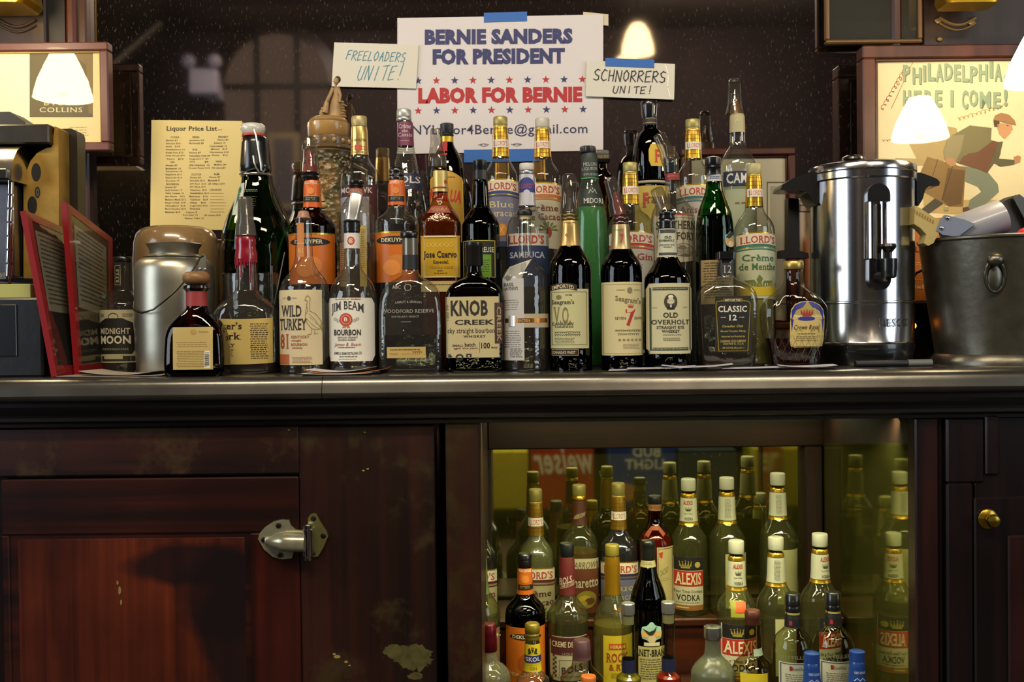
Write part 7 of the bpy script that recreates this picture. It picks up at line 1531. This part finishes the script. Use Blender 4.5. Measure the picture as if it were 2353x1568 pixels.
# second step
b = Bottle('green-necked clear bottle at the niche\u2019s left edge, one step below the sloe liqueur', 1102, .37, [(1262, 15), (1300, 18), (1355, 21), (1370, 30), (1390, 42), (1410, 48), (1560, 48)], glass('dcdeb8', .35, body=.08, bodycol='8a8a5c'), base=T2)  # diffuse body tint in place of refracted light
b.liquid(1430, L_DARK()); b.sleeve(1264, 1362, '5a6a40', name='neck_label').dashes(1105, 1118, 1290, 1350, 9, 'a08a60', 3); b.done(); p = b.lab(1070, 1148, 1436, 1560, '7a5a34', label='brown label'); p.text('KK', 1128, 1152, 1447, 1458, 'c0b48c', 'b'); b.done()
def nk():
    px, Y = 1207, .37
    b = Bottle('dark fruit-liqueur bottle with black cap and orange labels, second step of the niche', px, Y, [(1300, 15), (1306, 16), (1362, 19), (1372, 25), (1384, 36), (1396, 44), (1412, 47), (1556, 47), (1562, 44)], glass('3a1c14', .1), base=T2)
    b.liquid(1376, L_BLACK()); b.piece('cap', [(1272, 14), (1275, 16.5), (1284, 17), (1286, 15), (1296, 17), (1302, 16)], BLACKP(), ribs=(40, .01), n=80)
    p = b.sleeve(1304, 1363, 'c06018', name='neck_label', rough=.35); p.text('PEACHTREE', px - 15, px + 15, 1306, 1312, 'd8c8a0', 'b').ell(px, 1328, 10, 9, 'c8782c', 14).rect(px - 19, px + 19, 1340, 1352, '15130f', 8, dl=.6).dashes(px - 12, px + 12, 1343, 1350, 2, 'a89058', 3); b.done()
    p = b.lab(px - 45, px + 45, 1430, 1556, 'bc6418', label='orange label', rough=.4); p.ell(px, 1451, 36, 7, '14110e', 24).text('DEKUYPER', px - 30, px + 30, 1447, 1455, 'c8bc98', 'bs', dl=2).ell(px + 5, 1510, 24, 22, 'a04a14').text('PEACHTREE', px - 40, px + 40, 1532, 1540, 'c8b078', 'b'); b.done()
nk()
b = Bottle('clear currant liqueur bottle with black cap and crimson shrink neck, second step', 1304, .37, [(1278, 15.5), (1284, 17), (1365, 19), (1372, 21), (1388, 33), (1402, 43), (1418, 48), (1556, 48), (1562, 45)], glass('dcdeb8', .35, body=.08, bodycol='8a8a5c'), base=T2, ribs=(18, .008), n=90)  # glass body coloured to imitate refracted light
b.liquid(1424, L_DARK()); b.cap(1248, 1278, 16.5, mat('0e1214', .4), (40, .01)); p = b.sleeve(1279, 1365, '5c1e1c', name='neck_label'); p.text('BOLS', 1286, 1314, 1322, 1338, 'b8a890', 'b', skew=-8).text('CREME DE CASSIS', 1287, 1320, 1334, 1346, 'a89880', 'b', skew=-10); b.done()
p = b.lab(1262, 1352, 1450, 1550, 'a09a7c', label='crimson and cream label', round_=6); p.rect(1264, 1350, 1452, 1492, '43181a', 14).text('CREME DE CASSIS', 1266, 1350, 1461, 1474, 'b0a888', 'bs', dl=2).text('LIQUEUR', 1288, 1330, 1486, 1492, '9c9478', 's', dl=2).text('BOLS', 1287, 1336, 1515, 1531, '3a342c', 'b', skew=-8).frame(1282, 1340, 1502, 1540, 1, '5a5444')
for k in range(10): p.ell(1270 + (k % 2) * 4, 1494 + k * 5, 2.6, 2.8, '3a342a', 8, dl=1.5)
b.done()
b = Bottle('tall clear rock-and-rye bottle with golden neck sleeve and yellow label, second step', 1408, .36, [(1276, 15), (1282, 16.5), (1362, 18.5), (1378, 24), (1400, 36), (1425, 44), (1450, 47), (1560, 47)], glass('dcdeb8', .35, body=.08, bodycol='8a8a5c'), base=T2)  # body tint of the glass imitates light refracted through it
b.liquid(1432, mat('5c5018', .3)); b.cap(1251, 1276, 16, mat('8a7c30', .4, .3), (44, .012)); b.sleeve(1278, 1364, '', m=mat('b0841c', .3, .7, bump=.4, bscale=60), name='neck_foil'); b.done()
p = b.lab(1382, 1450, 1448, 1556, 'b09c1c', label='yellow label'); p.rect(1394, 1434, 1466, 1480, 'a84414', 6).text('HIRAM', 1397, 1432, 1469, 1477, 'c8b060', 'bs', dl=2).text('ROCK', 1388, 1440, 1487, 1508, '8a3414', 'bs').text('& RYE', 1394, 1440, 1512, 1526, '8a3414', 'bs').dashes(1398, 1436, 1532, 1545, 3, '8a7a1c', 3); b.done()
b = Bottle('slender black-green bitters bottle with round eagle picture, before the amber bottle', 1490, .36, [(1283, 15), (1300, 17.5), (1320, 22), (1345, 32), (1370, 40), (1395, 43), (1560, 43)], glass('1c5a24', .15), base=T2)
b.liquid(1305, L_BLACK()); b.piece('cap', [(1242, 14), (1245, 16.5), (1254, 17), (1256, 16), (1262, 17), (1284, 17)], mat('121412', .3), ribs=(40, .01), n=80); p = b.sleeve(1286, 1301, 'a09868', name='neck_band'); p.dashes(1478, 1500, 1290, 1297, 2, '5a5434', 3); b.done()
p = b.lab(1468, 1515, 1418, 1468, '8ab0a0', round_=22, label='round picture of an eagle on a globe'); p.rect(1470, 1514, 1440, 1452, 'c89c50', 10).ell(1492, 1457, 9, 9, 'b8a888').poly([(1470, 1432), (1486, 1440), (1496, 1436), (1504, 1426), (1500, 1440), (1492, 1448), (1484, 1446)], '1c241c', 3).rect(1474, 1510, 1464, 1472, 'c0b894', 10, dl=3); b.done()
p = b.lab(1462, 1522, 1474, 1556, 'a8a068', label='cream text label'); p.text('FERNET-BRANCA', 1444, 1540, 1480, 1496, '1a1a14', 'bs').dashes(1464, 1520, 1502, 1550, 9, '5a5430', 4, .35); b.done()

# third step
b = Bottle('pale vodka bottle with a crimson foil cap at the niche\u2019s bottom left', 1125, .25, [(1494, 16), (1500, 17), (1520, 21), (1530, 34), (1545, 46), (1560, 49), (1600, 49)], glass('dcdcc4', .4, body=.25, bodycol='a8a888'), base=T3)
b.piece('foil_cap', [(1433, 14), (1436, 17), (1456, 17), (1470, 18.5), (1494, 18.5), (1496, 17)], mat('5c0e18', .3, .5), n=40); 
b = Bottle('gin bottle with gold screw cap and yellow and blue neck label, third step', 1224, .25, [(1470, 15), (1474, 16), (1478, 17), (1536, 20), (1548, 26), (1562, 38), (1600, 42)], G_CLEAR(), base=T3)
b.piece('cap', [(1432, 14), (1435, 17), (1452, 17.5), (1454, 16), (1458, 17.5), (1461, 16), (1466, 17.5), (1470, 16)], mat('8c7c2c', .35, .5), ribs=(44, .01), n=88)
p = b.sleeve(1477, 1539, 'c8b41c', name='neck_label'); p.rect(1204, 1245, 1502, 1518, '1c2464', 10, dl=.6).text('SKOL', 1208, 1241, 1505, 1515, 'c8c8d0', 'b', dl=2).text('GIN', 1216, 1234, 1527, 1534, '5a5010', 's').text('London Dry', 1213, 1236, 1521, 1525, '7a7018', 's')
for sx in (-1, 1): p.poly([(1224 + sx * 3, 1496), (1224 + sx * 7, 1484), (1224 + sx * 11, 1488), (1224 + sx * 9, 1494), (1224 + sx * 12, 1499)], '2a2808')
p.poly([(1221, 1488), (1227, 1488), (1224, 1496)], '2a2808').crown(1224, 1484, 7, 6, '2a2808'); b.done()
b = Bottle('clear bottle with a faded mauve neck wrap before the currant liqueur, third step', 1337, .24, [(1500, 19), (1512, 21), (1530, 24), (1545, 38), (1560, 50), (1600, 54)], glass('d0ccc0', .4), base=T3)
b.piece('shrink_cap', [(1470, 17), (1473, 20), (1500, 20.5), (1512, 21)], mat('4a3034', .4), n=40); b.sleeve(1498, 1514, '4a2c30'); b.done()
def vial(label, px, yc, colr):
    Y = .22; s_ = S(Y); x = P(px, yc, Y).x; t = thing('glass_tube', (x, Y, T3), label, 'tube'); o = (x, Y, T3); z = lambda y: P(px, y, Y).z
    MB().lathe([(z(yc + 25), 15 / s_), (z(yc + 100), 15.5 / s_), (z(yc + 160), 15.5 / s_), (z(yc + 170), 28 / s_), (z(yc + 210), 30 / s_), (T3, 30 / s_)], x, Y, glass('e0e0c8', .35), 32, top=False).build('glass_wall', None, t, o)
    MB().lathe([(z(yc), 14 / s_), (z(yc + 1.5), 15.5 / s_), (z(yc + 23), 15.5 / s_), (z(yc + 27), 14.5 / s_)], x, Y, mat('a8a8a4', .28, .8), 36).build('cap', None, t, o)
    MB().lathe([(z(yc + 27), 13.5 / s_), (z(yc + 48), 13 / s_)], x, Y, mat('9a9880', .6), 28).build('stopper', None, t, o)
    MB().lathe([(z(yc + 128), 15.8 / s_), (z(yc + 158), 16 / s_)], x, Y, mat('141838', .5), 28, top=False, bot=False).build('navy_band', None, t, o)
    MB().lathe([(z(yc + 166), 20 / s_), (z(yc + 172), 26 / s_), (z(yc + 210), 28 / s_), (T3 + .003, 28 / s_)], x, Y, mat(colr, .3), 28).build('contents', None, t, o)
    pr = Print(lambda a, b, l: (x + (a - px) / s_, Y - math.sqrt(max(0, (15.8 / s_) ** 2 - ((a - px) / s_) ** 2)) - l * EPS, z(b)), 1); pr.text('INFUSION', px + 2, px + 8, yc + 62, yc + 125, '3a3a28', 'm', rot=90) if False else None
vial('slim glass tube with silver cap and navy band, left of the eagle-picture bottle', 1443, 1386, '7a7420')
vial('slim silver-capped glass tube with navy band over red contents, right of the eagle-picture bottle', 1535, 1383, '8c1418')
b = Bottle('frosted grey bottle with a shiny silver cap, third step', 1638, .22, [(1466, 17), (1490, 18), (1505, 20), (1514, 28), (1526, 40), (1545, 50), (1600, 54)], glass('c8ccb8', .7, rough=.25, body=.5, bodycol='6c7058'), base=T3)
b.piece('cap', [(1439, 17), (1441, 20), (1464, 21), (1467, 19)], mat('a0a09c', .22, .9), n=40)
b = Bottle('clear tequila bottle with copper-brown cap and bright yellow label, third step', 1730, .22, [(1428, 15), (1434, 17), (1490, 20), (1505, 24), (1520, 38), (1535, 46), (1600, 48)], glass('dcd4b0', .35), base=T3)
b.piece('cap', [(1402, 15), (1405, 17.5), (1420, 17.5), (1422, 16.5), (1432, 18), (1434, 17)], mat('5a3024', .35, .4), ribs=(40, .01), n=80); p = b.lab(1694, 1754, 1534, 1600, 'c4b018', label='bright yellow label'); b.done()
p = b.lab(1727, 1751, 1486, 1502, '8a9c84', name='neck_sticker'); b.done()
def ketel(label, px, yc, Y=.21):
    b = Bottle(label, px, Y, [(yc + 48, 16), (yc + 56, 17.5), (yc + 76, 18.5), (yc + 84, 24), (yc + 98, 38), (yc + 118, 46), (yc + 130, 48), (yc + 240, 48)], glass('d8dcc8', .35), base=T3)
    
    b.piece('cap', [(yc, 15), (yc + 2, 17), (yc + 28, 17.5), (yc + 29, 16.5), (yc + 33, 18), (yc + 42, 17.5)], BLACKP(), ribs=(40, .01), n=80); p = b.sleeve(yc + 40, yc + 76, '101014', name='neck_label'); p.rect(px - 18, px + 18, yc + 42, yc + 47, 'a09448', 8, dl=.5).rect(px - 12, px - 6, yc + 60, yc + 70, '8c1c24', 3); b.done()
    p = b.lab(px - 40, px + 40, yc + 146, yc + 230, 'b4b49c', label='white label with a grey border'); p.frame(px - 38, px + 38, yc + 148, yc + 240, 2, '4a4c5a').rect(px - 20, px - 14, yc + 154, yc + 164, '8a1c1c', 2).text('KetelOne', px - 14, px + 14, yc + 156, yc + 163, '2a2820', 's').dashes(px - 30, px + 30, yc + 172, yc + 200, 6, '6a6a58', 3); b.done()
    pr = Print(b.surf, 1); pr.text('DISTILLERY', px - 40, px + 36, yc + 130, yc + 138, mat('6c6e58', .4), 'b'); pr.build(b.body, b.o)
ketel('black-capped vodka bottle with white label, left of the pair at the niche\u2019s lower right', 1822, 1363)
ketel('black-capped vodka bottle with white label, right of the pair at the niche\u2019s lower right', 1915, 1360)
# lowest step: only the caps show
def goose(label, px, yc):
    b = Bottle(label, px, .13, [(yc + 8, 15), (yc + 40, 18), (yc + 70, 20), (yc + 100, 44), (yc + 200, 48)], glass('c8ccd0', .5, body=.3, bodycol='8a8c90'), base=T4)
    b.sleeve(yc + 8, yc + 72, '1c3f86', name='neck_label', rough=.35).text('GREY GOOSE', px - 12, px + 13, yc + 43, yc + 49, 'a8b4cc', 'b').line([(px - 12, yc + 64), (px - 6, yc + 58), (px, yc + 64), (px + 6, yc + 58), (px + 12, yc + 64)], 1.4, 'c0c8d8'); b.done()
    b.piece('cap', [(yc, 14), (yc + 2, 17.5), (yc + 22, 18), (yc + 23, 17), (yc + 26, 18.5), (yc + 40, 18.5)], mat('1a3c84', .3, coat=.4), n=40); p = Print(b.surf, 9)
goose('blue-capped pale vodka bottle at the bottom edge, left of the two', 1866, 1499); goose('blue-capped pale vodka bottle at the bottom edge, right of the two', 1970, 1495)
b = Bottle('orange-capped bottle just showing at the bottom edge of the niche', 1353, .14, [(1575, 17), (1590, 19), (1640, 40), (1700, 44)], G_CLEAR(), base=T4); b.cap(1553, 1578, 17.5, mat('b8601c', .4), (40, .01))

bpy.data.objects.remove(_txo)
